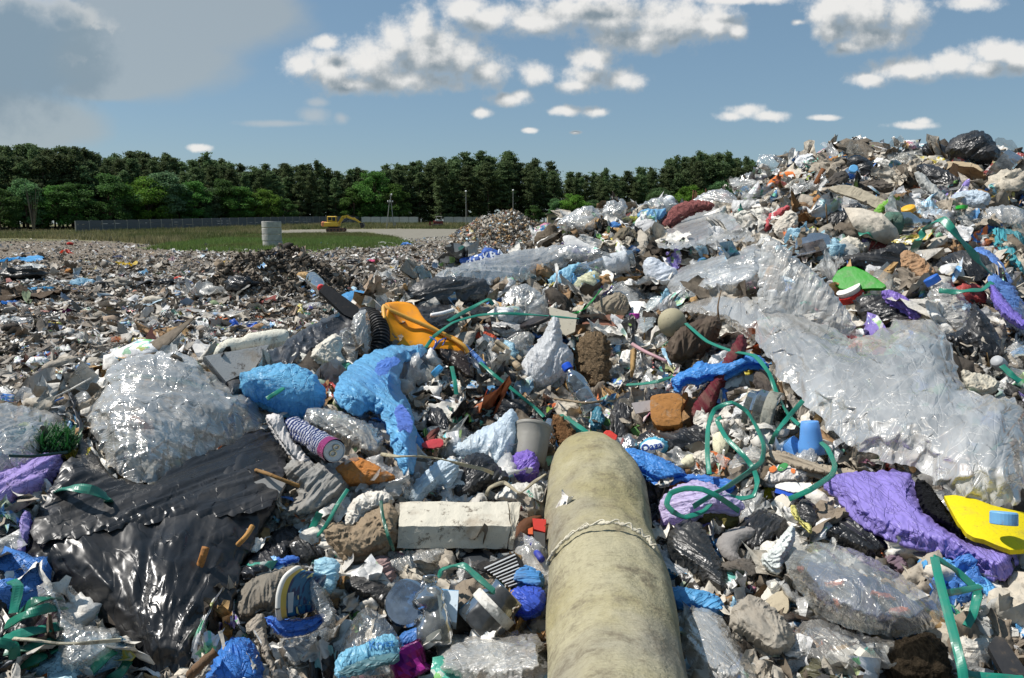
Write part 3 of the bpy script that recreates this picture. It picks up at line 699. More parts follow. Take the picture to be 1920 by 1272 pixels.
# ---------------------------------------------------------------- well rings
x, y = xy_at(514, 64); z0 = float(plain_h(x, y)); root = empty('well_ring_column', (x, y, z0), 'stack of pale concrete well rings standing in the rubbish', 'well')
N = NT('concrete_ring'); g = N.n('ShaderNodeNewGeometry'); nz = N.noise(g.outputs['Position'], 3, 6, .65); cr = N.mix(N.ramp(nz, .35, .7), (.47, .455, .42), (.33, .32, .30)); MR = N.done(N.bsdf(cr, .9, .2, N.bump(N.noise(g.outputs['Position'], 30, 4), .01, .6)))
for k in range(4):
    mb = MB(); h = .52; zz = k * h; n = 40; a = np.linspace(0, 2 * math.pi, n, endpoint=False); V = []; dx = random.uniform(-.02, .02)
    prof = [(.74, 0.02), (.76, .05), (.76, h - .05), (.74, h - .012), (.62, h - .012), (.62, .02)]
    for r_, z_ in prof: V += [[r_ * math.cos(t) + dx, r_ * math.sin(t), zz + z_] for t in a]
    Fc = [[i * n + j, i * n + (j + 1) % n, ((i + 1) % 6) * n + (j + 1) % n, ((i + 1) % 6) * n + j] for i in range(6) for j in range(n)]
    mb.add(V, Fc); mb.build('concrete_ring', MR, root, smooth=False)

# ---------------------------------------------------------------- excavator
YEL = mat('rigid', '#d9b13a', 'obj', .2); ORA = mat('rigid', '#d98a5e', 'obj', .2); DK = mat('rigid', '#2b2927', 'obj', .3); RUST = mat('rigid', '#6b4a3c', 'obj', .2); GLS = mat('rigid', '#20262a', 'obj')
x, y = xy_at(633, 137); z0 = float(plain_h(x, y)); ex = empty('excavator', (x, y, z0), 'yellow tracked excavator with lowered boom parked on the road', 'excavator')
for s in (-1, 1):
    mb = MB(); V = []; n = 14
    prof = [(-1.3, .0), (1.3, .0), (1.55, .15), (1.6, .42), (1.45, .66), (-1.2, .66), (-1.45, .42), (-1.42, .15)]
    for yy in (-.25, .25): V += [[px_, yy + s * .95, pz] for px_, pz in prof]
    mb.add(V, [list(range(8))[::-1], list(range(8, 16))] + [[i, (i + 1) % 8, 8 + (i + 1) % 8, 8 + i] for i in range(8)])
    tk = mb.build('track', RUST, ex)
    for k in range(5): mb = MB(); mb.tube([[-1.1 + k * .56, s * .95 - .28, .3], [-1.1 + k * .56, s * .95 + .28, .3]], .2, 10); mb.build('track_roller', DK, tk)
mb = MB(); mb.box((-.3, 0, .78), (1.6, 1.6, .25)); mb.build('turntable', DK, ex)
mb = MB(); mb.box((-.75, 0, 1.28), (2.7, 2.3, .75), bev=.12); mb.build('engine_body', YEL, ex)
mb = MB(); mb.box((-1.95, 0, 1.32), (.55, 2.35, .85), bev=.15); mb.build('counterweight', ORA, ex)
mb = MB(); mb.box((-.45, -.55, 2.14), (1.55, 1.0, .98), bev=.1); cab = mb.build('cab', YEL, ex)
for c, s in (((-.75, -1.06, 2.2), (.55, .03, .55)), ((-.08, -1.06, 2.15), (.55, .03, .65)), ((.34, -.55, 2.15), (.03, .8, .65))): mb = MB(); mb.box(c, s); mb.build('window', GLS, cab)
def beam(name, pts, w, m, parent):
    mb = MB()
    for (a, b, h0, h1) in pts:
        a = np.array(a, float); b = np.array(b, float); d = b - a; nrm = np.array([-d[2], 0, d[0]]); nrm /= np.linalg.norm(nrm)
        V = []
        for p, h in ((a, h0), (b, h1)):
            for sy in (-w, w): V += [p + nrm * h + [0, sy, 0], p - nrm * h + [0, sy, 0]]
        mb.add(V, [[0, 1, 5, 4], [2, 6, 7, 3], [0, 4, 6, 2], [1, 3, 7, 5], [0, 2, 3, 1], [4, 5, 7, 6]])
    return mb.build(name, m, parent)
beam('boom', [((.4, .2, 1.3), (1.25, .2, 2.5), .2, .26), ((1.2, .2, 2.45), (1.9, .2, 2.62), .26, .2), ((1.85, .2, 2.62), (3.2, .2, 2.05), .2, .13)], .17, YEL, ex)
beam('stick', [((3.0, .2, 2.3), (4.3, .2, 1.45), .18, .1)], .13, YEL, ex)
mb = MB(); mb.tube([[1.0, .2, 1.5], [2.4, .2, 2.25]], .07, 8); mb.tube([[1.9, .2, 2.95], [3.0, .2, 2.5]], .06, 8); mb.build('hydraulic_cylinder', DK, ex)
mb = MB(); V = []; prof = [(4.1, 1.6), (4.65, 1.5), (4.9, 1.1), (4.75, .75), (4.35, .6), (4.2, .9)]
for yy in (-.25, .65): V += [[a_, yy, b_] for a_, b_ in prof]
mb.add(V, [list(range(6)), list(range(6, 12))[::-1]] + [[i, 6 + i, 6 + (i + 1) % 6, (i + 1) % 6] for i in range(6)]); mb.build('bucket', DK, ex)

# ---------------------------------------------------------------- red crawler tractor
RED = mat('rigid', '#7c2f28', 'obj', .2); x, y = xy_at(820, 165); z0 = float(plain_h(x, y)); tr = empty('crawler_tractor', (x, y, z0), 'dark red old tractor with front blade by the pale wall', 'tractor')
mb = MB(); mb.box((.35, 0, .95), (1.9, 1.1, .8), bev=.08); mb.build('body', RED, tr)
for s in (-1, 1): mb = MB(); mb.box((.3, s * .7, .4), (2.1, .35, .75), bev=.16); mb.build('track', DK, tr)
mb = MB(); mb.box((.5, 0, 1.4), (1.15, 1.1, .25)); mb.box((.5, 0, 2.22), (1.3, 1.25, .1), bev=.03)
for a in (-.5, .5):
    for b in (-.5, .5): mb.box((.5 + a, b, 1.85), (.09, .09, .75))
mb.build('cab', mat('rigid', '#b9b4ad', 'obj', .2), tr)
mb = MB(); V = []; prof = [(-1.1, .05), (-1.5, .5), (-1.35, 1.2), (-1.22, 1.2), (-1.32, .55), (-1.0, .05)]
for yy in (-1.3, 1.3): V += [[a_, yy, b_] for a_, b_ in prof]
mb.add(V, [list(range(6)), list(range(6, 12))[::-1]] + [[i, 6 + i, 6 + (i + 1) % 6, (i + 1) % 6] for i in range(6)])
mb.box((-.8, .6, .6), (.9, .12, .15)); mb.box((-.8, -.6, .6), (.9, .12, .15)); mb.build('blade', RED, tr)

# ---------------------------------------------------------------- power pole, lamp posts, far building, stakes
CW = mat('card', '#8a8a84', 'obj'); x, y = xy_at(734, 158); z0 = float(plain_h(x, y)); pp = empty('power_pole', (x, y, z0), 'two-legged concrete power pole with white insulators', 'power pole')
mb = MB(); mb.tube([[-.75, 0, -.2], [.0, 0, 5.6]], [.1, .07], 6); mb.build('leg', CW, pp); mb = MB(); mb.tube([[.75, 0, -.2], [.12, 0, 6.6]], [.1, .07], 6); mb.build('leg', CW, pp)
mb = MB(); mb.box((.1, 0, 5.1), (1.2, .1, .1)); mb.tube([[.1, 0, 5.6], [.35, 0, 6.5]], .05, 5); mb.build('crossarm', CW, pp)
for a in (-.35, .1, .55): mb = MB(); mb.lathe((a, 0, 5.15), (a, 0, 5.4), [(0, .08), (.3, .12), (.7, .12), (1, .05)], 8); mb.build('insulator', mat('rigid', '#e8e8e4', 'obj'), pp)
mb = MB(); mb.lathe((.38, 0, 6.4), (.38, 0, 6.75), [(0, .08), (.4, .15), (.8, .12), (1, .03)], 8); mb.build('lamp_head', mat('rigid', '#e8e8e4', 'obj'), pp)
mb = MB(); mb.box((.95, 0, .9), (.25, .2, .6)); mb.build('meter_box', CW, pp)
for px, D, ty, lb in ((875, 172, 362, 'slim grey lamp post left of the far rubbish heap'), (962, 185, 360, 'slim grey lamp post rising behind the far rubbish heap')):
    x, y = xy_at(px, D); z0 = float(plain_h(x, y)); H = 1.9 + (420 - ty) / F * D - z0; lp = empty('lamp_post', (x, y, z0), lb, 'lamp post')
    mb = MB(); mb.tube([[0, 0, 0], [0, 0, H]], [.1, .06], 8); mb.build('pole', CW, lp); mb = MB(); mb.lathe((0, 0, H - .05), (0, 0, H + .35), [(0, .08), (.3, .22), (.7, .2), (1, .05)], 10); mb.build('lamp_head', mat('rigid', '#e8e8e4', 'obj'), lp)
x, y = xy_at(1080, 178); z0 = float(plain_h(x, y)); bd = empty('low_building', (x, y, z0), 'low beige building with flat roof behind the far heap', 'building')
mb = MB(); mb.box((0, 0, 1.25), (13, 5, 2.5)); mb.build('wall', mat('card', '#a89a7c', 'obj', .2), bd); mb = MB(); mb.box((0, -.1, 2.62), (13.6, 5.6, .22)); mb.box((-4.4, 0, 2.83), (1.1, 1.5, .2)); mb.build('roof', mat('card', '#6d6a60', 'obj', .2), bd)
for k in range(4):
    mb = MB(); mb.box((-4.9 + k * 3.1, -2.53, 1.55), (1.9, .1, .62)); w_ = mb.build('window', mat('card', '#7a705c', 'obj'), bd); mb = MB(); mb.box((-4.9 + k * 3.1, -2.59, 1.55), (1.7, .04, .45)); mb.build('pane', GLS, w_)
mb = MB()
for k in range(16):
    p = hit([1296 + k * 3.1 + random.uniform(-2, 2)], [386])[0]; h = random.uniform(.05, .10); mb.tube([p - [0, 0, .1], p + [random.uniform(-.02, .02), 0, h + .02]], .0035, 4)
tag(mb.build('dry_stems', mat('cloth', '#8a5a4c', 'obj')), 'thin reddish dry stems sticking up behind the pink net', 'dry stems')
# ---------------------------------------------------------------- builders for the rubbish
HERO = []          # (ref phrase, px, py, polygon) of everything placed, used to keep loose scraps off and to name neighbours
def pts(s): return np.array([[float(a) for a in q.split(',')] for q in s.split()])
def resample(P, s, closed=True):
    Q = np.vstack([P, P[:1]]) if closed else P
    L = np.linalg.norm(np.diff(Q, axis=0), axis=1); c = np.concatenate([[0], np.cumsum(L)])
    n = max(8, int(c[-1] / s)); t = np.linspace(0, c[-1], n, endpoint=not closed)
    return np.stack([np.interp(t, c, Q[:, i]) for i in range(Q.shape[1])], -1)
def smooth_closed(P, k=2):
    for _ in range(k):
        Q = np.roll(P, -1, 0); P = np.stack([P * .75 + Q * .25, P * .25 + Q * .75], 1).reshape(-1, 2)
    return P
def fill(P, s, seed=0, jit=.25):
    lo, hi = P.min(0), P.max(0)
    gx = np.arange(lo[0], hi[0], s); gy = np.arange(lo[1], hi[1], s * .87)
    X, Y = np.meshgrid(gx, gy); X = X + (np.arange(len(gy)) % 2)[:, None] * s * .5
    r = np.random.default_rng(seed); Q = np.stack([X, Y], -1).reshape(-1, 2); Q = Q + r.uniform(-jit, jit, Q.shape) * s
    Q = Q[inside(Q, P)]
    if len(Q): Q = Q[edge_dist(Q, P) > s * .55]
    A = np.vstack([P, Q]); n = len(P)
    v, e, f, ov, oe, of = delaunay_2d_cdt([Vector(a) for a in A.tolist()], [], [list(range(n))], 1, 1e-5)
    V = np.array([[a.x, a.y] for a in v]); f = [t for t in f if len(t) == 3]
    Fc = np.array(f, int)
    d1 = V[Fc[:, 1]] - V[Fc[:, 0]]; d2 = V[Fc[:, 2]] - V[Fc[:, 0]]
    return V, Fc
def subdiv(V, Fc, val):
    E = np.sort(np.concatenate([Fc[:, [0, 1]], Fc[:, [1, 2]], Fc[:, [2, 0]]]), 1); k = E[:, 0].astype(np.int64) * (len(V) + 1) + E[:, 1]
    u, first, inv = np.unique(k, return_index=True, return_inverse=True); e = E[first]; n = len(V); m = len(Fc)
    V2 = np.vstack([V, (V[e[:, 0]] + V[e[:, 1]]) / 2]); v2 = np.concatenate([val, (val[e[:, 0]] + val[e[:, 1]]) / 2]); inv = inv.ravel() + n
    a, b, c = inv[:m], inv[m:2 * m], inv[2 * m:]; A, B, C = Fc.T
    return V2, np.concatenate([np.stack([A, a, c], -1), np.stack([a, B, b], -1), np.stack([c, b, C], -1), np.stack([a, b, c], -1)]), v2
def edge_dist(Q, P):
    A = P; B = np.roll(P, -1, 0); d = np.full(len(Q), 1e9); ab = B - A; L = (ab ** 2).sum(1) + 1e-12
    for i in range(0, len(Q), 3000):
        q = Q[i:i + 3000, None, :] - A[None]; t = np.clip((q * ab).sum(-1) / L, 0, 1)
        dd = np.linalg.norm(q - t[..., None] * ab, axis=-1).min(1); d[i:i + 3000] = dd
    return d
def norm(v): return v / (np.linalg.norm(v, axis=-1, keepdims=True) + 1e-12)
def ground_normal(x, y, e=.06):
    hx = (land(x + e, y) - land(x - e, y)) / (2 * e); hy = (land(x, y + e) - land(x, y - e)) / (2 * e)
    return norm(np.stack([-hx, -hy, np.ones_like(hx)], -1))
# style -> (material style, bulge, crumple amplitude, ragged edge, lump underneath)
ST = {'film': ('film', .17, .060, 1.6, False), 'film2': ('film2', .17, .055, .9, False), 'bag': ('bag', .26, .075, 1.4, True), 'black': ('black', .30, .080, 1.4, True),
      'paper': ('paper', .12, .11, 1.4, True), 'cloth': ('cloth', .20, .10, 1.5, True), 'card': ('card', .04, .012, .6, True), 'foam': ('foam', .10, .012, .5, True),
      'fibre': ('fibre', .40, .050, 1.6, True), 'rigid': ('rigid', .06, .0, .0, True), 'smooth': ('rigid', .75, .006, .1, True), 'metal': ('metal', .4, .08, .8, True)}
HSEED = [0]
def clean_ref(label):
    return label
def sheet(name, label, cat, style, col, poly, bulge=None, crumple=None, fold=None, pinch=None, lift=.03, tilt=.5, drape=False, D=None, k=None,
          res=1.0, rag=None, group=None, parent=None, opt=None, freq=1.0, round_=1, near=11, ref=None, thick=None, far=False, aniso=.45, noh=False):
    """a crumpled sheet, bag or slab whose outline is given in photograph pixels; it gets a real place on the mound and real relief"""
    HSEED[0] += 1; sd = HSEED[0]
    ms, b0, c0, rg, lump = ST[style]
    if fold is None and pinch is None and style in ('bag', 'black', 'film', 'film2', 'cloth'): fold = (sd * 47) % 140 - 70; aniso = .26
    bulge = b0 if bulge is None else (bulge if bulge > .9 or style in ('card', 'rigid', 'foam', 'smooth') else bulge * .58); crumple = c0 if crumple is None else crumple; rg = rg if rag is None else rag
    P0 = pts(poly); P = smooth_closed(P0, round_) if round_ else P0
    area = abs(np.sum(P[:, 0] * np.roll(P[:, 1], -1) - np.roll(P[:, 0], -1) * P[:, 1]) / 2); Lp = math.sqrt(area)
    nsub = 2 if Lp > 25 else 1
    s = max(Lp / 17 / res ** .5, 4.0 if Lp > 25 else 2.2)
    P = resample(P, s)
    V2, Fc = fill(P, s, sd)
    ed = edge_dist(V2, P)
    for _ in range(nsub): V2, Fc, ed = subdiv(V2, Fc, ed)
    s /= 2 ** nsub
    if rg:
        V2 = V2 + rg * s * np.stack([1.9 * pn(V2[:, 0] / (s * 7), V2[:, 1] / (s * 7), sd, sd) + .8 * pn(V2[:, 0] / (s * 3), V2[:, 1] / (s * 3), sd, sd + 1), 1.9 * pn(V2[:, 0] / (s * 7), V2[:, 1] / (s * 7), sd + 5, sd + 2) + .8 * pn(V2[:, 0] / (s * 3), V2[:, 1] / (s * 3), sd, sd + 3)], -1)
    R = max(ed.max(), 1e-3)
    cen = P.mean(0); lowest = P[np.argmax(P[:, 1])]
    if drape:
        B = hit(V2[:, 0], V2[:, 1], lift, near=near); B = B.copy()
        # even out the lumps of the mound below so that the sheet spans them
        dist = np.linalg.norm(B - CAM, axis=1)
        A = np.stack([np.ones(len(V2)), V2[:, 0] - cen[0], V2[:, 1] - cen[1], (V2[:, 0] - cen[0]) * (V2[:, 1] - cen[1]), (V2[:, 1] - cen[1]) ** 2, (V2[:, 0] - cen[0]) ** 2], -1) / np.array([1, 100, 100, 1e4, 1e4, 1e4])
        co, *_ = np.linalg.lstsq(A, 1 / dist, rcond=None); fit = 1 / (A @ co)
        dist2 = np.minimum(dist, fit * .35 + dist * .65) if drape == 1 else fit
        rd = ray(V2[:, 0], V2[:, 1]); B = CAM + rd * dist2[:, None]
        nd = norm(np.array([0, 0, 1.0]) - rd * .8); mpp = dist2 / F
        H = B; 
    else:
        anc = hit([lowest[0]], [lowest[1] - .15 * (lowest[1] - P[:, 1].min())], lift, near=near)[0] if D is None else CAM + ray(cen[0], lowest[1]) * D
        gn = ground_normal(anc[0], anc[1]); rc = ray(cen[0], cen[1]); tc = norm(CAM - anc)
        if far: gn = np.array([0, 0, 1.0])
        nn = norm(gn * (1 - tilt) + tc * tilt)
        rd = ray(V2[:, 0], V2[:, 1]); t = ((anc - CAM) @ nn) / (rd @ nn); B = CAM + rd * t[:, None]
        nd = np.tile(norm(nn + tc * .6), (len(V2), 1)); mpp = t / F
    mp = float(np.mean(mpp)); L = Lp * mp; Rm = R * mp
    # in-plane metres
    ex = norm(B[np.argmax(V2[:, 0])] - B[np.argmin(V2[:, 0])]) if len(B) > 3 else np.array([1.0, 0, 0])
    ez = norm(np.cross(np.mean(nd, 0), ex)); c3 = B.mean(0)
    U = (B - c3) @ ex; Vv = (B - c3) @ ez
    if pinch is not None:
        pc = np.array(pinch, float); q = V2 - pc; rr = np.linalg.norm(q, axis=1) * mp + .02; th = np.arctan2(q[:, 1], q[:, 0])
        fu, fv = th * max(.06, .5 * L), rr * .22
    elif fold is not None:
        fa = math.radians(fold); fu = -U * math.sin(fa) + Vv * math.cos(fa); fv = (U * math.cos(fa) + Vv * math.sin(fa)) * aniso
    else: fu, fv = U, Vv
    w1 = pn(fu * 2.2 / L, fv * 2.2 / L, sd, sd) * .25 * L; w2 = pn(fu * 2.2 / L, fv * 2.2 / L, sd + 9, sd + 5) * .25 * L
    x_, y_ = (fu + w1) / L * freq, (fv + w2) / L * freq
    # creases: sharp ridges at three sizes
    w3 = .5 * pn(x_ * 3, y_ * 3, 2, sd + 11); w4 = .5 * pn(x_ * 3, y_ * 3, 2, sd + 12)
    cr = tri((x_ + w3 * .22) * 4.2, (y_ + w4 * .22) * 4.2, sd) * .36 + tri((x_ + w3 * .1) * 9.5, (y_ + w4 * .1) * 9.5, sd + 1) * .15 + tri(x_ * 21, y_ * 21, sd + 2) * .05
    if style in ('film', 'film2', 'bag', 'black'): cr = cr * .38 + (ridge(x_ * 3.6, y_ * 3.6, 1, 1, sd + 9) - .5) * .40 + (ridge(x_ * 24, y_ * 24, 1, 1, sd + 8) - .5) * .05
    if style == 'cloth': cr = cr * .45 + (ridge((x_ + w3) * 3.4, (y_ + w4) * 3.4, 1, 1, sd + 9) - .5) * .42
    cr = cr + (ridge(x_ * 5.5, y_ * 5.5, 0, 1, sd) - .55) * .34 + (ridge(x_ * 13, y_ * 13, 0, 1, sd + 5) - .55) * .12
    big = fbm(x_ * 1.6, y_ * 1.6, 7, 2, sd + 7) * 1.1
    t_ = np.clip(ed / R, 0, 1); dome = np.sqrt(np.clip(1 - (1 - t_) ** 2, 0, 1)) if bulge > .9 else np.clip(1 - (1 - t_) ** 2, 0, 1) ** .75
    prof = dome * bulge * Rm
    if not noh and parent is None and D is None and style not in ('card', 'rigid', 'foam'): B = B + rd * ((1 - sstep(t_, 0, .4)) * lift * .4)[:, None]
    env = .25 + .75 * np.clip(ed / (R * .35), 0, 1)
    fm = min(1.0, (.35 / L)) ** .35
    disp = prof + (cr * 1.25 + big * .8) * crumple * L * env * fm
    W3 = B + nd * disp[:, None]
    nV = len(W3); T = Fc
    uv = np.stack([fu, fv], -1)
    if pinch is not None: uv = np.stack([fu, rr * .5], -1)
    back = None
    if lump and not noh:
        # skirt and underside reach the rubbish below, so it is a solid lump from every side
        under = B.copy(); th_ = (thick if thick is not None else max(.004, (.10 if style not in ('card', 'rigid', 'foam') else .0) * Rm))
        if style in ('card', 'rigid') and thick is None: th_ = .004
        under = under - nd * th_ - nd * (dome * 0)[:, None]
        if style not in ('card', 'rigid', 'foam') and not drape:
            g = land(under[:, 0], under[:, 1]); under[:, 2] = np.where(t_ > .12, np.minimum(under[:, 2], np.maximum(g, under[:, 2] - .14 * L)), under[:, 2])
        else: under = W3 - nd * th_
        W3 = np.vstack([W3, under]); uv = np.vstack([uv, uv * .9]); T2 = T[:, ::-1] + nV
        # rim
        cnt = {}
        for tr_ in T.tolist():
            for i in range(3): cnt[(tr_[i], tr_[(i + 1) % 3])] = 1
        rim = [e for e in cnt if (e[1], e[0]) not in cnt]
        R4 = np.array([[b, a, a + nV] for a, b in rim] + [[b, a + nV, b + nV] for a, b in rim], int)
        T = np.vstack([T, T2, R4])
    org = B[np.argmax(V2[:, 1])]
    if parent is not None: org = np.array(parent.matrix_world.translation) if False else np.array(parent['_o'])
    me = mk_mesh(name, W3 - org, T.astype(int), [mat(ms, col, 'uv', k if k else float(np.clip(.45 / L, .6, 3.0)), opt)], style not in (), uv=uv)
    if style in ('card', 'rigid', 'foam') and lump and not noh: 
        for p in me.polygons: pass
        me.polygons.foreach_set('use_smooth', np.r_[np.ones(len(me.polygons) - len(R4), bool), np.zeros(len(R4), bool)] if len(me.polygons) == len(T) else np.zeros(len(me.polygons), bool))
    o = mk_obj(name, me)
    if parent is None:
        o.location = org; tag(o, label, cat, group); o['_o'] = [float(q) for q in org]
        HERO.append((ref or label, cen[0], cen[1], P0, style))
    else: o.parent = parent; (tag(o, label) if label else None)
    SHEETS[o.name] = (V2, W3[:nV], nd, mp)
    return o
SHEETS = {}
def write(parent, text, px, py, h, ang, col, name='printed_text', shear=0.0, bold=0.0, on=None):
    """lettering laid onto a sheet already built: h = letter height in pixels"""
    V2, W3, nd, mp = SHEETS[(on or parent).name]
    cu = bpy.data.curves.new('t', 'FONT'); cu.body = text; cu.size = 1.0; cu.align_x = 'CENTER'; cu.align_y = 'CENTER'; cu.offset = bold; cu.shear = shear; cu.resolution_u = 4
    to = bpy.data.objects.new('t', cu); COL.objects.link(to); bpy.context.view_layer.update()
    me = bpy.data.meshes.new_from_object(to.evaluated_get(bpy.context.evaluated_depsgraph_get())); COL.objects.unlink(to); bpy.data.objects.remove(to)
    n = len(me.vertices); c = np.zeros(n * 3); me.vertices.foreach_get('co', c); c = c.reshape(-1, 3)
    ca, sa = math.cos(math.radians(ang)), math.sin(math.radians(ang)); s = h / .72
    X = px + (c[:, 0] * ca - c[:, 1] * sa) * s; Y = py - (c[:, 0] * sa + c[:, 1] * ca) * s
    out = np.zeros((n, 3))
    for i in range(n):
        d = (V2[:, 0] - X[i]) ** 2 + (V2[:, 1] - Y[i]) ** 2; j = np.argpartition(d, 5)[:6]; w = 1 / (d[j] + .5); w /= w.sum()
        q = (W3[j] * w[:, None]).sum(0); dist = np.linalg.norm(q - CAM); out[i] = CAM + ray(X[i], Y[i]) * (dist - .0035)
    fs = [tuple(p.vertices) for p in me.polygons]
    m2 = mk_mesh(name, out - np.array(parent['_o']), fs, [mat('plainpaint', col, 'obj')], False); bpy.data.meshes.remove(me)
    o = mk_obj(name, m2, parent); return o
def catmull(P, n=8):
    P = np.vstack([2 * P[0] - P[1], P, 2 * P[-1] - P[-2]]); out = []
    for i in range(1, len(P) - 2):
        a, b, c, d = P[i - 1], P[i], P[i + 1], P[i + 2]
        for t in np.linspace(0, 1, n, endpoint=False):
            out.append(.5 * ((2 * b) + (-a + c) * t + (2 * a - 5 * b + 4 * c - d) * t * t + (-a + 3 * b - 3 * c + d) * t ** 3))
    out.append(P[-2]); return np.array(out)
def path3(p, lift=.03, near=11):
    """'x,y,lift x,y,lift ...' -> points on the mound raised by lift"""
    q = [[float(a) for a in s.split(',')] for s in p.split()]; out = []
    for s in q: out.append(hit([s[0]], [s[1]], s[2] if len(s) > 2 else lift, near=near)[0])
    return np.array(out)
def strap(name, label, p, col='#1f7a66', w=.024, lift=.05, cat='strap', twist=0.0, tw0=0.0, group=None, style='strap', thick=.0012, near=11, flat=.5, parent=None):
    w = w * .47; C = path3(p, lift, near); C0 = catmull(C, 10); Cl = np.concatenate([np.linspace(C[i], C[i + 1], 10, endpoint=False) for i in range(len(C) - 1)] + [C[-1:]]); C = C0 * .55 + Cl * .45; n = len(C)
    T = norm(np.gradient(C, axis=0)); tc = norm(CAM - C); up = np.array([0, 0, 1.0])
    N = norm(tc * (1 - flat) + up * flat); N = norm(N - T * (N * T).sum(1, keepdims=True)); S = np.cross(T, N)
    a = np.radians(tw0 + twist * np.linspace(0, 1, n)) + 1.3 * pn(np.arange(n) * .08, len(label), 0, 3)
    S2 = S * np.cos(a)[:, None] + N * np.sin(a)[:, None]; N2 = N * np.cos(a)[:, None] - S * np.sin(a)[:, None]
    h = w / 2; V = np.stack([C - S2 * h + N2 * thick, C - S2 * h * .5 + N2 * thick * 1.6, C + S2 * h * .5 + N2 * thick * 1.6, C + S2 * h + N2 * thick, C + S2 * h - N2 * thick, C - S2 * h - N2 * thick], 1).reshape(-1, 3)
    Fc = [[i * 6 + j, i * 6 + (j + 1) % 6, i * 6 + 6 + (j + 1) % 6, i * 6 + 6 + j] for i in range(n - 1) for j in range(6)] + [list(range(6))[::-1], [n * 6 - 6 + j for j in range(6)]]
    org = C[0]; me = mk_mesh(name, V - org, Fc, [mat(style, col, 'obj', 1.5)], False); o = mk_obj(name, me, loc=org); tag(o, label, cat, group)
    m = np.array([[float(a) for a in s.split(',')][:2] for s in p.split()]); HERO.append((label, m[:, 0].mean(), m[:, 1].mean(), None, 'strap'))
    return o
def rod(name, label, cat, p, r, col, style='cloth', lift=.03, n=8, group=None, near=11, D=None, rough=.0, taper=1.0):
    C = path3(p, lift, near)
    if len(C) > 2: C = catmull(C, 8)
    else: C = np.array([C[0] + (C[1] - C[0]) * t for t in np.linspace(0, 1, 6)])
    mb = MB(); rr = np.linspace(r, r * taper, len(C)) * (1 + rough * rng.normal(0, 1, len(C))); mb.tube(C, rr, n)
    o = mb.build(name, mat(style, col, 'obj', 2.0), smooth=True, loc=C[0]); o.location = C[0]; tag(o, label, cat, group)
    m = np.array([[float(a) for a in s.split(',')][:2] for s in p.split()]); HERO.append((label, m[:, 0].mean(), m[:, 1].mean(), None, 'rod')); return o
def slab(name, label, cat, quad, thick, col, style='card', lift=.03, tilt=.5, group=None, bev=.0, near=11, D=None, away=False):
    """flat board: outline in pixels laid on one plane, real thickness away from the eye"""
    P = pts(quad); lowest = P[np.argmax(P[:, 1])]; cen = P.mean(0)
    anc = hit([lowest[0]], [lowest[1]], lift, near=near)[0] if D is None else CAM + ray(cen[0], lowest[1]) * D
    gn = ground_normal(anc[0], anc[1]); tc = norm(CAM - anc); nn = norm(gn * (1 - tilt) + tc * tilt)
    rd = ray(P[:, 0], P[:, 1]); t = ((anc - CAM) @ nn) / (rd @ nn); B = CAM + rd * t[:, None]; n = len(B)
    V = np.vstack([B, B - nn * thick]); Fc = [list(range(n)), list(range(n, 2 * n))[::-1]] + [[(i + 1) % n, i, n + i, n + (i + 1) % n] for i in range(n)]
    org = anc; uv = V[:, :2] * 1.0; me = mk_mesh(name, V - org, Fc, [mat(style, col, 'obj', 1.0)], False); o = mk_obj(name, me, loc=org)
    tag(o, label, cat, group); o['_o'] = [float(q) for q in org]; HERO.append((label, cen[0], cen[1], P, style)); SHEETS[o.name] = (P, B, None, 1); return o
def axis(p, q, lift=.03, near=11, dD=0.0):
    a, b = path3('%s %s' % (p, q), lift, near); return a, b
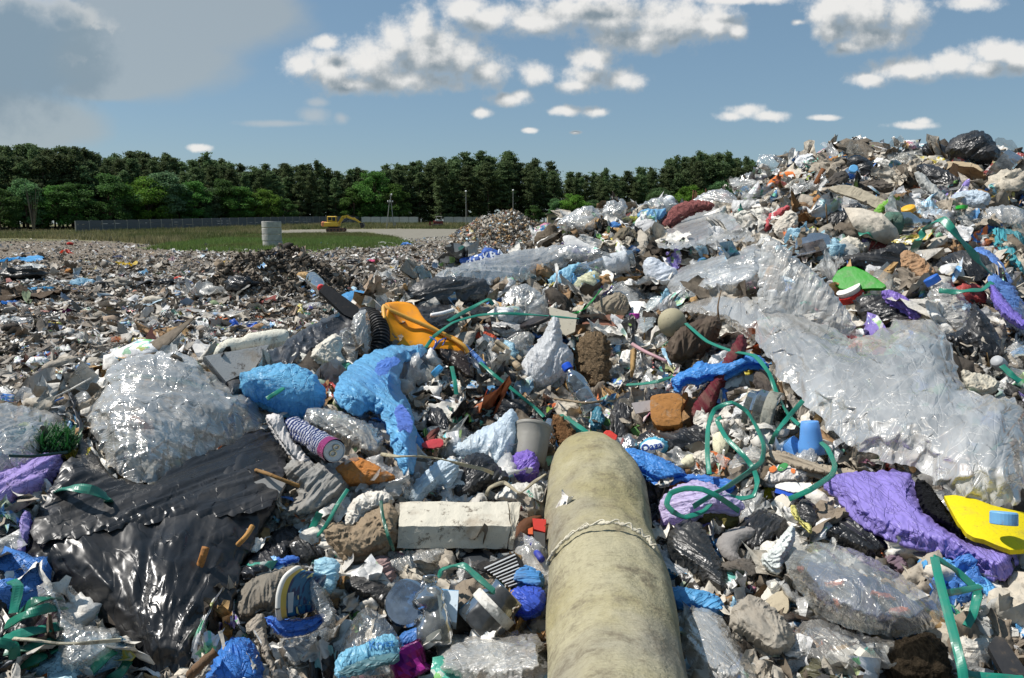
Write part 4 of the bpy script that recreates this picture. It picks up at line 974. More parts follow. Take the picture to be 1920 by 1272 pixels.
def bottle(name, label, p, q, r, col, cap=None, prof=None, lift=.05, cat='bottle', style='glass', lab=None, group=None, near=11, dent=0.0, D=None, n=24):
    """turned vessel from base p to mouth q (pixels), with cap and paper label as parts"""
    if D is None:
        a, b = axis(p, q, lift, near); da, db = np.linalg.norm(a - CAM), np.linalg.norm(b - CAM); q_ = [float(v) for v in q.split(',')]; b = CAM + ray(q_[0], q_[1]) * (da + np.clip(.4 * (db - da), -.25 * da * .3, .25 * da * .3))
    else:
        a0 = [float(v) for v in p.split(',')]; b0 = [float(v) for v in q.split(',')]; a = CAM + ray(a0[0], a0[1]) * D[0]; b = CAM + ray(b0[0], b0[1]) * D[1]
    prof = prof or [(0, .4), (.01, .9), (.04, 1), (.18, 1), (.2, .94), (.22, 1), (.42, 1), (.45, .95), (.48, 1), (.66, .99), (.78, .8), (.88, .48), (.93, .36), (1, .36)]
    pr = []
    for i in range(len(prof) - 1):
        for t in np.linspace(0, 1, 4, endpoint=False): pr.append(tuple(np.array(prof[i]) * (1 - t) + np.array(prof[i + 1]) * t))
    pr.append(prof[-1]); mb = MB(); mb.lathe(a, b, [(t, k * r) for t, k in pr], n); V = mb.V[0]
    if dent:
        sc = 1 / r * .8; V = V + norm(V - (a + np.outer(((V - a) @ (b - a)) / ((b - a) @ (b - a)), b - a))) * (-np.clip(ridge(V[:, 0] * sc, V[:, 1] * sc, V[:, 2] * sc, 2, 5) - .4, 0, 2) * dent * r)[:, None]
        mb.V = [V]
    lb = mb.build('body', mat(style, col, 'obj', 1.5), smooth=np.linalg.norm(b - a) > 1.6 * r, loc=a)
    root = empty(name, a, label, cat, group); lb.parent = root
    if cap:
        e = b - a; L = np.linalg.norm(e); e = e / L; mb = MB(); c0 = b - e * .008; mb.lathe(c0, c0 + e * .022, [(0, r * .47), (.05, r * .5), (.85, r * .5), (1, r * .42)], 18); c = mb.build('cap', mat('rigid', cap, 'obj', 2), smooth=False, loc=a); c.parent = root
    if lab:
        mb = MB(); mb.lathe(a, b, [(t, r * 1.015) for t in np.linspace(lab[0], lab[1], 6)], n); c = mb.build('paper_label', mat('paper', lab[2], 'obj', 2), smooth=True, loc=a); c.parent = root
    pc = [float(v) for v in p.split(',')][:2]; qc = [float(v) for v in q.split(',')][:2]; m = (np.array(pc) + qc) / 2; HERO.append((label, m[0], m[1], None, 'bottle')); root['_o'] = [float(v) for v in a]
    return root
def ball(name, label, cat, px, py, rpx, col, style='rigid', squash=(1, 1, 1), D=None, lift=.03, rough=0.0, group=None, near=11, k=2.0):
    c = hit([px], [py + rpx * .8], lift, near=near)[0] if D is None else CAM + ray(px, py) * D
    d = np.linalg.norm(c - CAM); r = rpx * d / F; c = CAM + ray(px, py) * (d - r * .2)
    n, m = 22, 16; V = []; 
    for i in range(m + 1):
        for j in range(n):
            th = math.pi * i / m; ph = 2 * math.pi * j / n; V.append([math.sin(th) * math.cos(ph), math.sin(th) * math.sin(ph), math.cos(th)])
    V = np.array(V); 
    if rough: V = V * (1 + rough * fbm(V[:, 0] * 1.7, V[:, 1] * 1.7, V[:, 2] * 1.7, 4, int(px)))[:, None]
    V = V * r * np.array(squash); Fc = [[i * n + j, (i + 1) * n + j, (i + 1) * n + (j + 1) % n, i * n + (j + 1) % n] for i in range(m) for j in range(n)]
    o = mk_obj(name, mk_mesh(name, V, Fc, [mat(style, col, 'obj', k)], True), loc=c); tag(o, label, cat, group)
    HERO.append((label, px, py, None, 'ball')); o['_o'] = [float(v) for v in c]; return o
S = sheet
# =============== the insulation roll, lower middle
def pipe_roll():
    spec = [(1172, 1700, .80, 158), (1166, 1480, .93, 140), (1158, 1330, 1.12, 126), (1157, 1272, 1.22, 122), (1152, 1200, 1.34, 121), (1146, 1140, 1.44, 119), (1140, 1090, 1.53, 112), (1130, 1045, 1.62, 103), (1124, 1010, 1.69, 99), (1121, 975, 1.75, 101), (1117, 930, 1.84, 96), (1112, 900, 1.91, 87), (1107, 874, 1.97, 75), (1102, 855, 2.01, 60), (1098, 842, 2.04, 40)]
    A = np.array(spec, float); A[:, 3] *= .96; t = np.linspace(0, len(A) - 1, 140); A = np.stack([np.interp(t, np.arange(len(A)), A[:, i]) for i in range(4)], -1)
    for _ in range(3): A[1:-1] = (A[:-2] + 2 * A[1:-1] + A[2:]) / 4
    C = CAM + ray(A[:, 0], A[:, 1]) * A[:, 2:3]; r = A[:, 3] * A[:, 2] / F
    T = norm(np.gradient(C, axis=0)); X = norm(np.cross(T, [0, 0, 1.0])); Y = np.cross(X, T); n = 110; th = np.linspace(0, 2 * math.pi, n, endpoint=False)
    V = []; UVs = []
    for i in range(len(C)):
        s = i * .0085
        w = 1 + .05 * pn(np.cos(th) * 1.2 + s * 3, np.sin(th) * 1.2, s * 4, 3) + .025 * pn(np.cos(th) * 4, np.sin(th) * 4, s * 12, 4)
        pin = .10 * math.exp(-((s - .60 + 0) / .018) ** 2) * 0
        w = w - .02 * np.exp(-((np.cos(th - 2.2) - 1) / .01) ** 2)
        V.append(C[i] + (r[i] * w * np.cos(th))[:, None] * X[i] + (r[i] * w * np.sin(th) * .9)[:, None] * Y[i]); UVs.append(np.stack([th * .1, np.full(n, s)], -1))
    V = np.concatenate(V); Fc = [[i * n + j, i * n + (j + 1) % n, i * n + n + (j + 1) % n, i * n + n + j] for i in range(len(C) - 1) for j in range(n)] + [[(len(C) - 1) * n + j for j in range(n)]]
    N = NT('felt'); g = N.n('ShaderNodeNewGeometry'); v = g.outputs['Position']
    n1 = N.noise(v, 5, 7, .65); n2 = N.noise(v, 22, 6, .7); n3 = N.noise(v, 140, 4, .7); n4 = N.noise(v, 2.2, 4, .6)
    c = N.mix(N.ramp(n1, .38, .62), (.34, .30, .165), (.41, .375, .25)); c = N.mix(N.ramp(n4, .42, .62), c, (.29, .27, .215)); c = N.mix(N.ramp(n2, .45, .75, 0, .6), c, (.17, .145, .10))
    c = N.mix(N.ramp(N.noise(v, 11, 9, .8), .50, .72, 0, .75), c, (.14, .115, .08)); c = N.mix(N.ramp(n3, .5, .75, 0, .35), c, (.12, .11, .07))
    mp = N.n('ShaderNodeVectorMath', operation='MULTIPLY'); mp.inputs[1].default_value = (30, 220, 220); N.l(v, mp.inputs[0]); fib = N.noise(mp.outputs[0], 1, 4, .7)
    b = N.bump(n1, .03, .4); b = N.bump(n2, .008, .5, b); b = N.bump(fib, .003, .8, b); c = N.mix(N.ramp(fib, .45, .7, 0, .35), c, (.20, .175, .11)); b = N.bump(N.noise(v, 2.5, 3), .05, .5, b); b = N.bump(n3, .002, .7, b)
    m = N.done(N.bsdf(c, .95, .1, b))
    org = C[len(C) // 2]; root = empty('insulation_roll', org, 'long rolled yellowish felt insulation lying towards the viewer, tied with tape', 'roll'); root['_o'] = [float(a) for a in org]
    o = mk_obj('felt_cover', mk_mesh('felt_cover', V - org, Fc, [m], True), root)
    # twisted tape round it
    P = []; 
    tp = [(1027, 1060), (1032, 1045), (1050, 1022), (1075, 1000), (1105, 986), (1140, 981), (1170, 985), (1195, 997), (1215, 1012), (1228, 1030)]
    for (px, py) in tp:
        d = ray(px, py); u = C - CAM; tt = u @ d; ds = np.linalg.norm(u - tt[:, None] * d, axis=1); ok = ds < r * .995; tv = np.where(ok, tt - np.sqrt(np.clip(r * r - ds * ds, 0, None)) * 1.02, 1e9); P.append(CAM + d * ((tv.min() if ok.any() else tt[np.argmin(ds / r)]) - .004))
    P = catmull(np.array(P), 8); mb = MB(); q = np.arange(len(P)); mb.tube(P, .0028 + .0012 * np.sin(q * .7) + .001 * np.sin(q * 1.9), 7); mb.tube(P + [0, 0, .003] + .003 * np.stack([np.sin(q * .9)] * 3, -1), .0017, 5)
    tpm = mb.build('tape_band', mat('cloth', '#cfc8b4', 'obj', 3), root, smooth=True, loc=org)
    # folded collar at the far end
    HERO.append(('felt insulation roll', 1110, 1040, pts('1040,860 1095,820 1160,850 1185,900 1205,980 1235,1060 1280,1272 1035,1272 1022,1000'), 'cloth'))
pipe_roll()
S('felt_flap', 'folded beige felt flap over the far end of the yellowish roll', 'felt flap', 'cloth', '#a79a74', '1036,868 1050,850 1080,838 1085,824 1110,818 1150,832 1160,848 1120,846 1085,856 1060,872 1048,895 1038,890', D=1.86, bulge=.5, k=1.2)

# =============== big clear films
S('plastic_film', 'large clear polythene film sweeping down the right side of the mound', 'plastic film', 'film', '#d9d9d6',
  '1300,580 1340,556 1400,560 1440,570 1500,592 1560,612 1600,640 1640,628 1680,600 1730,598 1770,620 1795,680 1805,735 1850,742 1925,748 1925,948 1860,948 1800,945 1760,915 1735,885 1700,872 1640,862 1590,830 1540,790 1490,735 1450,690 1425,650 1408,610 1360,590', drape=2, lift=.12, bulge=.5, crumple=.032, pinch=(1385, 530), res=1.9, freq=3.2, k=1.6)
S('plastic_film', 'upright fin of clear film standing above the large clear film', 'plastic film', 'film', '#dfdfdc', '1422,600 1421,540 1424,480 1434,438 1452,448 1480,470 1515,500 1548,528 1575,560 1600,600 1612,650 1560,625 1500,605 1450,590', tilt=.85, lift=.1, bulge=.4, crumple=.026, fold=100, aniso=.2, res=1.4, D=2.75, freq=1.1)
S('plastic_film', 'clear film sheet crumpled in a pale heap left of the black tarpaulin', 'plastic film', 'film', '#dcdcd8', '165,772 195,735 200,700 228,672 290,664 352,664 385,690 420,725 455,742 482,750 492,775 488,800 440,832 380,858 330,880 300,905 270,908 215,890 190,845 172,810', drape=2, lift=.07, bulge=.75, crumple=.036, fold=-20, res=1.3, freq=1.5)
S('plastic_film', 'clear film heap cut by the left edge of the frame', 'plastic film', 'film', '#dadad8', '-60,752 0,754 60,764 108,774 126,798 110,815 75,860 40,890 0,890 -60,900', drape=2, lift=.06, bulge=.5)
S('plastic_film', 'smooth milky plastic sheet spread below the pink net on the mound', 'plastic film', 'film', '#cfd2d4', '1228,442 1262,425 1300,400 1338,388 1362,398 1395,425 1424,455 1380,452 1320,458 1280,468 1232,466', drape=2, lift=.06, bulge=.3, crumple=.012)
S('plastic_film', 'bluish clear film folded over papers at the centre right of the mound', 'plastic film', 'film', '#c3cdd6', '1248,530 1262,505 1320,488 1380,474 1424,452 1428,500 1424,548 1380,552 1330,550 1290,560 1255,552', drape=2, lift=.07, bulge=.4, fold=20)
S('plastic_film', 'long wrinkled clear wrap trailing left across the middle of the mound', 'plastic film', 'film', '#cfd3d6', '812,516 850,500 900,488 960,474 1010,462 1060,458 1110,468 1150,474 1130,490 1075,498 1030,512 980,525 930,535 890,530 880,535 845,528', drape=2, lift=.08, bulge=.7, fold=12, aniso=.25)
S('plastic_film', 'brown streaked film bunched above the maroon cloth', 'plastic film', 'film', '#c4b49f', '1262,585 1290,565 1335,552 1385,562 1412,600 1408,640 1380,618 1345,596 1300,585', drape=2, lift=.09, fold=-35, bulge=.6, aniso=.3)
S('clear_bag', 'puffed clear plastic bag against the far heap and building', 'plastic bag', 'film', '#cdd2d3', '1040,420 1062,404 1085,390 1106,385 1122,396 1130,415 1122,436 1090,440 1055,432', bulge=.8, tilt=.6, lift=.05)
S('clear_bag', 'crumpled shiny clear bag on the skyline right of the puffed bag', 'plastic bag', 'film', '#dfe2e4', '1130,402 1134,380 1150,374 1158,380 1166,372 1177,384 1174,402 1160,412 1140,412', bulge=.8, tilt=.6, lift=.05)
S('clear_bag', 'pale clear bags heaped on the skyline above the light blue bag', 'plastic bag', 'film', '#ccd0d3', '1190,392 1215,374 1240,370 1262,376 1275,386 1255,398 1215,402', bulge=.7, tilt=.5, lift=.05)
ball('plastic_dome', 'small pale plastic dome on the skyline left of the stems', 'dome', 1255, 378, 11, '#dfe5ea')
S('clear_bag', 'wide pale film bag on the skyline left of the white roll', 'plastic bag', 'film', '#c9ccd0', '1290,382 1310,366 1342,352 1372,360 1386,378 1375,395 1340,394 1305,392', bulge=.6, tilt=.5, lift=.04)
S('clear_bag', 'clear film bag with yellow scrap left of the orange board', 'plastic bag', 'film', '#d2d4d4', '1370,348 1388,328 1415,322 1428,330 1424,345 1400,356 1378,360', bulge=.7, tilt=.5, lift=.04)
S('clear_bag', 'upright clear film bag on the skyline above the orange board', 'plastic bag', 'film2', '#d2d4d4', '1420,322 1419,292 1440,288 1465,296 1482,306 1452,320', bulge=.5, tilt=.8, lift=.05)
S('film_pouch', 'shiny greyish empty film pouch below the blue sack', 'pouch', 'film', '#b7b4a6', '570,790 574,766 600,764 650,776 700,796 722,820 724,838 706,862 680,856 640,830 600,812 574,806', bulge=.8, tilt=.45, lift=.06, fold=-25)
S('clear_bag', 'big clear bag holding blue and orange packets, lower right', 'plastic bag', 'film2', '#bcc7c6', '1468,1060 1485,1035 1520,1018 1575,1020 1625,1040 1680,1070 1730,1105 1765,1145 1762,1175 1700,1196 1640,1190 1580,1178 1530,1150 1495,1105', drape=2, lift=.13, bulge=.55, fold=-30, res=1.2)
S('packet_bundle', 'bundle of dark blue and orange packets inside the big clear bag', 'packets', 'bag', '#2f3f6e', '1490,1062 1530,1050 1600,1066 1670,1100 1730,1135 1750,1165 1700,1182 1620,1170 1560,1140 1510,1095', drape=2, lift=.07, bulge=.3)
for q in ('1545,1090 1585,1088 1580,1102 1550,1100', '1625,1108 1660,1110 1690,1126 1650,1122', '1560,1120 1572,1122 1580,1142 1566,1136', '1660,1140 1700,1136 1712,1146 1680,1156', '1490,1062 1512,1060 1505,1076'):
    S('packet', 'orange packet shining through the big clear bag near %s,' % {'1545': 'its top', '1625': 'its middle', '1560': 'its lower left', '1660': 'its lower right', '1490': 'its left tip'}[q[:4]] + ' flat', 'packet', 'bag', '#c05a3c', q, lift=.10, near=11, drape=2)
S('plastic_film', 'clear film sheet under the big clear bag, lower right', 'plastic film', 'film2', '#bdbdb8', '1495,1165 1540,1160 1600,1190 1680,1200 1720,1205 1650,1260 1560,1272 1480,1230', drape=2, lift=.05)
S('plastic_film', 'clear film bags right of the roll near the bottom edge', 'plastic film', 'film', '#bfc1bf', '1272,1150 1310,1138 1350,1150 1380,1200 1410,1250 1420,1290 1340,1290 1275,1230', drape=2, lift=.06, bulge=.7)
S('plastic_film', 'clear film pulled over cardboard left of the roll at the bottom edge', 'plastic film', 'film', '#c4c1b8', '810,1230 850,1190 900,1190 960,1185 1024,1190 1030,1290 820,1290', drape=2, lift=.06, bulge=.5, fold=15)
S('plastic_film', 'crumpled clear film left below the white foam block', 'plastic film', 'film', '#b8b6ab', '718,1050 745,1036 790,1030 838,1022 845,1042 820,1062 822,1085 780,1090 740,1082 722,1072', bulge=.8, crumple=.1)
S('plastic_film', 'clear torn film hanging at the bottom left over green straps', 'plastic film', 'film', '#c5c9c6', '62,1100 88,1086 112,1100 128,1150 150,1175 222,1178 232,1205 205,1240 150,1268 110,1262 104,1200 92,1150', drape=2, lift=.10, bulge=.5, fold=70)
S('plastic_film', 'clear bubble bag crumpled right of the green board', 'plastic film', 'film', '#a9a29a', '1738,560 1745,536 1772,528 1800,545 1822,575 1824,605 1805,628 1775,622 1748,590', bulge=.6, tilt=.7)
S('clear_bag', 'pale clear bags at the right edge beside the teal cloth', 'plastic bag', 'film', '#b9bec2', '1820,408 1850,390 1885,384 1925,392 1925,432 1880,424 1850,432 1828,428', bulge=.6)
S('clear_bag', 'light bluish film bag below the grey long film near the summit', 'plastic bag', 'film', '#a8bdd4', '1720,400 1750,390 1790,396 1800,412 1770,424 1735,420', bulge=.5)
S('clear_bag', 'milky film bag with printed lines left of the black disc', 'plastic bag', 'film', '#dedddb', '938,572 950,548 978,530 1004,540 1022,560 1020,592 985,604 945,600', bulge=.5, tilt=.7, fold=60)
S('plastic_film', 'clear film scraps between cream bag and bordered bag', 'plastic film', 'film', '#c3ced4', '1125,500 1150,505 1185,530 1200,560 1215,590 1190,600 1150,570 1130,540', bulge=.4, drape=2)
S('plastic_film', 'pale aqua sheet left of the egg-like ball', 'plastic film', 'film', '#b5d3d8', '1188,600 1210,572 1225,555 1290,548 1268,566 1240,580 1226,610 1205,628', bulge=.4, drape=2, lift=.06)
S('plastic_film', 'clear wrinkled film between the dark tarpaulin and white block', 'plastic film', 'film2', '#a9b4b8', '700,880 730,870 765,900 768,950 730,930 705,905', bulge=.3)

# =============== black sheets and bags
tarp = S('tarpaulin', 'large torn black tarpaulin stretched across the lower left', 'tarpaulin', 'black', '#111215',
  '128,722 138,726 150,790 168,850 215,895 270,912 300,895 345,862 420,835 498,796 535,830 545,862 520,900 515,945 500,985 470,1010 478,1035 440,1060 455,1090 432,1130 430,1165 400,1205 360,1250 330,1275 268,1262 235,1230 230,1190 160,1140 100,1092 46,1084 42,1030 62,970 85,935 118,880 150,850 140,790', drape=2, lift=.07, bulge=.3, crumple=.035, pinch=(300, 1300), res=1.6, k=.9, freq=2.0, rag=1.2)
S('folded_band', None, None, 'black', '#101114', '128,850 160,868 215,900 272,914 340,866 420,838 498,800 534,832 542,862 524,905 518,945 470,962 380,972 285,978 180,1002 92,1016 58,1020 62,975 88,930', parent=tarp, drape=2, lift=.085, bulge=.28, crumple=.034, fold=7, aniso=.16, res=1.5, k=.9, freq=1.9, noh=True)
S('tarpaulin', 'dark grey sheet folded like a tent over the middle of the mound', 'tarpaulin', 'black', '#3a3b3c', '748,560 765,540 800,520 850,518 905,522 916,530 918,552 880,568 830,574 780,572', tilt=.55, bulge=.5, fold=5, k=.8)
S('tarpaulin', 'long black plastic strip running up behind the blue sack', 'tarpaulin', 'black', '#2a2c31', '425,712 460,688 520,648 580,610 640,582 690,574 712,582 700,612 660,632 600,660 560,690 500,700 455,738 430,742', drape=2, lift=.07, bulge=.5, fold=32)
S('tarpaulin', 'flat black plastic below the tent-like grey sheet', 'tarpaulin', 'black', '#232427', '712,600 740,574 800,572 870,572 930,576 900,600 850,618 800,640 760,620', drape=2, lift=.05, fold=15)
S('black_bag', 'big black rubbish bag on the summit of the mound', 'rubbish bag', 'black', '#15161a', '1770,285 1778,265 1800,250 1842,243 1860,258 1862,266 1878,282 1874,305 1850,316 1815,306 1785,296', bulge=.9, tilt=.7, lift=.06)
S('black_bag', 'small black bag left of the summit bag', 'rubbish bag', 'black', '#16171a', '1726,280 1735,268 1752,265 1772,272 1776,290 1750,296 1730,292', bulge=.8, tilt=.7)
S('black_bag', 'black bag right of the summit bag at the frame edge', 'rubbish bag', 'black', '#16181b', '1866,312 1874,294 1890,290 1906,302 1912,320 1895,328 1872,324', bulge=.8, tilt=.7)
S('black_bag', 'black bag on the skyline right of the curved brown card', 'rubbish bag', 'black', '#17181a', '1582,302 1600,291 1622,294 1640,312 1642,332 1622,336 1604,322', bulge=.8, tilt=.7)
S('black_bag', 'small black bag on the skyline before the summit', 'rubbish bag', 'black', '#1a1b1d', '1684,290 1700,282 1716,284 1722,296 1700,300', bulge=.8, tilt=.7)
S('black_bag', 'long black plastic sheet below the summit bag', 'rubbish bag', 'black', '#1c1c1e', '1712,312 1740,306 1780,322 1818,326 1806,345 1782,358 1752,350 1730,335', bulge=.5, tilt=.5, fold=-20)
S('black_bag', 'knotted black bag in the middle of the upper mound', 'rubbish bag', 'black', '#18191c', '1536,424 1550,402 1580,392 1605,378 1618,384 1612,402 1592,420 1562,430', bulge=.6, tilt=.5, fold=30)
S('black_bag', 'small black bag above the red strip', 'rubbish bag', 'black', '#16171b', '1460,388 1475,365 1495,358 1502,366 1480,384', bulge=.6)
S('black_bag', 'loose black bag above the bright green board', 'rubbish bag', 'black', '#1b1b1d', '1560,492 1590,478 1640,470 1690,452 1706,470 1700,510 1660,522 1620,505 1580,502', bulge=.6, tilt=.5)
S('black_bag', 'black bag below the purple cloth on the upper mound', 'rubbish bag', 'black', '#17171a', '1596,570 1612,552 1640,548 1680,575 1716,600 1700,622 1660,632 1625,612', bulge=.6)
S('black_bag', 'dark bag behind the green strap at upper right', 'rubbish bag', 'black', '#1a1b1d', '1752,492 1790,470 1832,470 1862,490 1866,520 1840,545 1795,535 1765,515', bulge=.6)
S('black_bag', 'long drooping black bag right of the bubble bag', 'rubbish bag', 'black', '#131316', '1760,630 1800,620 1818,600 1822,560 1845,585 1875,630 1886,660 1872,684 1835,688 1790,662', bulge=.7, tilt=.6, fold=-60)
S('black_bag', 'black bag above the sponge square and grey card', 'rubbish bag', 'black', '#15161a', '1142,815 1144,770 1165,738 1210,728 1250,730 1262,742 1225,756 1195,790 1180,835 1150,838', bulge=.5, tilt=.4)
S('black_bag', 'shredded black bag below the sponge square', 'rubbish bag', 'black', '#131417', '1178,838 1215,800 1240,815 1290,800 1330,792 1345,820 1320,848 1270,850 1220,858', bulge=.5, crumple=.09)
S('black_bag', 'black crumpled bag left of the long diagonal green strap', 'rubbish bag', 'black', '#17181b', '880,752 920,745 960,748 992,752 1000,790 985,812 955,790 925,798 900,785', bulge=.5, fold=-10)
S('black_bag', 'torn black bag under the beige tape', 'rubbish bag', 'black', '#121316', '858,866 885,848 915,850 935,875 960,895 940,912 905,912 880,935 850,930 842,915 870,900', bulge=.4, crumple=.09)
S('black_bag', 'black shiny bag right of the blue torn sack', 'rubbish bag', 'black', '#141518', '792,790 805,765 828,762 842,790 862,810 850,822 815,805', bulge=.5)
S('black_bag', 'greenish black bag right of the roll', 'rubbish bag', 'black', '#1e2021', '1246,1020 1262,985 1290,970 1318,985 1335,1020 1350,1050 1372,1095 1366,1118 1335,1112 1300,1070 1262,1055', bulge=.6, tilt=.4)
S('black_bag', 'black bag beside the olive cloth', 'rubbish bag', 'black', '#151619', '1376,1002 1390,975 1420,955 1445,960 1480,975 1476,1000 1450,1030 1420,1045 1385,1035', bulge=.7, tilt=.4)
S('black_bag', 'rounded black bag above the big clear bag', 'rubbish bag', 'black', '#14161a', '1536,1008 1550,985 1580,965 1612,972 1645,995 1672,1030 1655,1046 1620,1042 1580,1022', bulge=.8, tilt=.4)
S('black_bag', 'small black bag beside the yellow patterned paper', 'rubbish bag', 'black', '#17181b', '1490,958 1500,935 1522,938 1540,965 1530,995 1508,1000 1495,980', bulge=.7)
S('black_bag', 'dark dirty sheet below the kraft paper', 'plastic sheet', 'black', '#26231f', '640,1090 665,1078 710,1090 745,1110 790,1150 782,1172 745,1165 705,1130 660,1112', bulge=.4, crumple=.09)
S('black_bag', 'grey-black crumpled sheet above the light blue bag at lower left', 'plastic sheet', 'black', '#2e2d2c', '530,1020 560,1004 600,1010 635,1030 640,1055 600,1048 570,1058 540,1045', bulge=.4, crumple=.09)
S('black_bag', 'narrow black ribbed sheet left of the kraft paper', 'plastic sheet', 'black', '#202126', '440,1080 470,1040 500,1010 530,985 575,975 565,1010 530,1050 500,1080 460,1090', bulge=.3, fold=55, drape=2)
S('black_bag', 'black bag at the left edge under the green straps', 'rubbish bag', 'black', '#15161a', '-40,1060 0,1058 25,1075 30,1110 15,1180 0,1200 -40,1200', bulge=.5)
S('black_bag', 'small dark cloth right of the white foam crumbs', 'cloth', 'black', '#2e2a2b', '582,715 592,688 610,682 616,700 600,722', bulge=.5)
slab('black_bar', 'flat matte black board end poking up above the black strip', 'board', '598,545 610,532 672,576 668,600 645,590', .02, '#1c1e22', lift=.07, tilt=.5)

# =============== blue, purple and other coloured bags
s = S('blue_bag', 'round tied sky-blue bag in the left foreground', 'plastic bag', 'bag', '#62b0e6', '450,712 452,700 470,700 480,690 520,683 560,686 592,702 610,730 612,750 598,772 560,782 520,770 488,755 465,748 452,738', bulge=1.15, crumple=.018, tilt=.62, pinch=(458, 714), lift=.05, res=1.2, freq=1.3)
S('bag_knot', None, None, 'bag', '#74bdea', '450,706 458,696 472,698 482,706 478,718 466,728 456,736 450,722', parent=s, tilt=.7, bulge=.7, lift=.09)
sack = S('blue_bag', 'big torn blue sack with violet stains, left of centre', 'plastic bag', 'bag', '#60aae2', '622,745 632,715 655,685 685,665 720,652 735,645 760,650 790,640 800,625 806,655 790,668 760,672 752,695 748,722 765,750 776,780 780,820 782,862 772,890 755,890 738,850 728,815 722,790 708,772 690,768 668,782 645,765', drape=2, lift=.10, bulge=.6, crumple=.036, fold=60, aniso=.3, res=1.3, freq=1.4)
S('stain_patch', None, None, 'bag', '#4f80d6', '700,692 712,676 735,668 752,672 748,684 734,688 728,700 712,708', parent=sack, drape=2, lift=.155, noh=True, bulge=.3)
S('stain_patch', None, None, 'bag', '#5276d2', '738,768 752,756 764,770 776,795 772,815 760,806 748,812 744,790', parent=sack, drape=2, lift=.155, noh=True, bulge=.3)
S('blue_bag', 'strong blue bag piece under the violet-stained sack', 'plastic bag', 'bag', '#3f90d8', '690,785 712,782 722,800 728,830 770,870 800,835 790,820 775,800 735,790', bulge=.4)
S('blue_bag', 'blue bag crumpled at the bottom left beside the tarpaulin', 'plastic bag', 'bag', '#1f78d6', '378,1285 400,1240 418,1205 440,1192 468,1196 488,1225 496,1262 498,1290', tilt=.5, bulge=.5, pinch=(432, 1185), lift=.06)
S('blue_bag', 'blue strip bag wrapped round the margarine tub', 'plastic bag', 'bag', '#2b6fd0', '494,1158 505,1154 540,1162 580,1158 612,1148 606,1168 580,1184 545,1192 520,1186', bulge=.6, tilt=.6, lift=.12, fold=10)
S('blue_bag', 'small blue scrap above the tub', 'plastic scrap', 'bag', '#2a6cc8', '512,1065 520,1040 528,1048 545,1038 568,1048 545,1056 525,1062', bulge=.3)
S('blue_bag', 'light blue bag leaning on the tub', 'plastic bag', 'bag', '#a6d6ec', '588,1062 592,1048 615,1044 638,1052 636,1085 625,1112 608,1105 590,1080', bulge=.4, tilt=.7, lift=.08)
S('blue_glove', 'bright blue cloth knotted across the maroon cloth', 'cloth', 'bag', '#2f8ae0', '1256,712 1275,698 1296,690 1308,675 1330,684 1362,678 1390,672 1402,660 1428,668 1446,688 1436,694 1408,684 1385,695 1355,712 1320,708 1308,726 1300,712 1282,718 1278,734 1262,728', tilt=.55, lift=.13, bulge=.7, fold=10, crumple=.05)
S('blue_bag', 'bright blue bag stretched right from the roll end', 'plastic bag', 'bag', '#2c86de', '1160,845 1182,838 1215,848 1250,862 1282,880 1290,896 1262,900 1235,905 1205,890 1180,870', tilt=.4, lift=.06, fold=-25, bulge=.5)
S('blue_bag', 'blue bag strip left of the lilac bag', 'plastic bag', 'bag', '#2b7ad6', '1210,905 1260,895 1300,888 1345,895 1382,900 1375,922 1345,920 1320,908 1285,905 1250,918 1225,920', tilt=.4, lift=.05, bulge=.5)
S('blue_bag', 'blue bag running down to the right edge', 'plastic bag', 'bag', '#50a4e6', '1714,1052 1750,1044 1795,1052 1850,1082 1890,1125 1925,1170 1925,1215 1890,1160 1850,1120 1810,1092 1775,1072 1735,1078', drape=2, lift=.06, fold=-40, bulge=.6, aniso=.3)
S('blue_bag', 'deep blue crumpled bag left of the roll', 'plastic bag', 'bag', '#1a4cc8', '948,1130 958,1105 975,1098 1022,1102 1024,1130 1015,1150 985,1160 962,1150', bulge=.6, tilt=.5, lift=.05)
S('blue_cloth', 'folded denim-blue cloth above the deep blue bag', 'cloth', 'cloth', '#4a84bb', '955,1080 968,1062 985,1058 1005,1066 1022,1080 1018,1108 990,1105 960,1094', bulge=.4, tilt=.5, lift=.07)
S('blue_bag', 'mid-blue glove-like bag right of the roll', 'plastic bag', 'bag', '#4a9cd8', '1246,1112 1262,1098 1300,1104 1340,1112 1358,1132 1362,1150 1340,1152 1310,1140 1275,1140 1255,1128', bulge=.5, tilt=.5)
S('snack_wrapper', 'turquoise-blue wrapper right of the roll', 'wrapper', 'bag', '#1f9ad6', '1230,1062 1244,1046 1290,1068 1300,1092 1278,1090 1248,1076', bulge=.2, tilt=.4)
S('blue_bag', 'blue plastic bag lying on the plain just behind the black bar', 'plastic bag', 'bag', '#3b95d2', '634,560 650,546 680,544 698,552 706,572 680,574 655,570', near=1e9, far=True, tilt=.3, D=7.5, bulge=.6)
S('blue_bag', 'light blue bag on the skyline above the yellow foil', 'plastic bag', 'bag', '#72aede', '1190,404 1210,390 1235,394 1250,388 1248,406 1225,412 1205,412', bulge=.5)
S('blue_bag', 'small blue bag below the shiny clear bag', 'plastic bag', 'bag', '#3f86d6', '1138,418 1152,416 1170,420 1158,432 1144,432', bulge=.6)
S('blue_bag', 'blue rag between the pale roll end and clear bottle', 'plastic bag', 'bag', '#3d8fdd', '1166,466 1180,458 1200,466 1202,474 1180,474', bulge=.5)
S('light_blue_cloth', 'light blue fabric piece under the clear bottle', 'cloth', 'bag', '#8fcbee', '1022,530 1040,512 1062,500 1092,488 1078,505 1070,525 1050,534', bulge=.2)
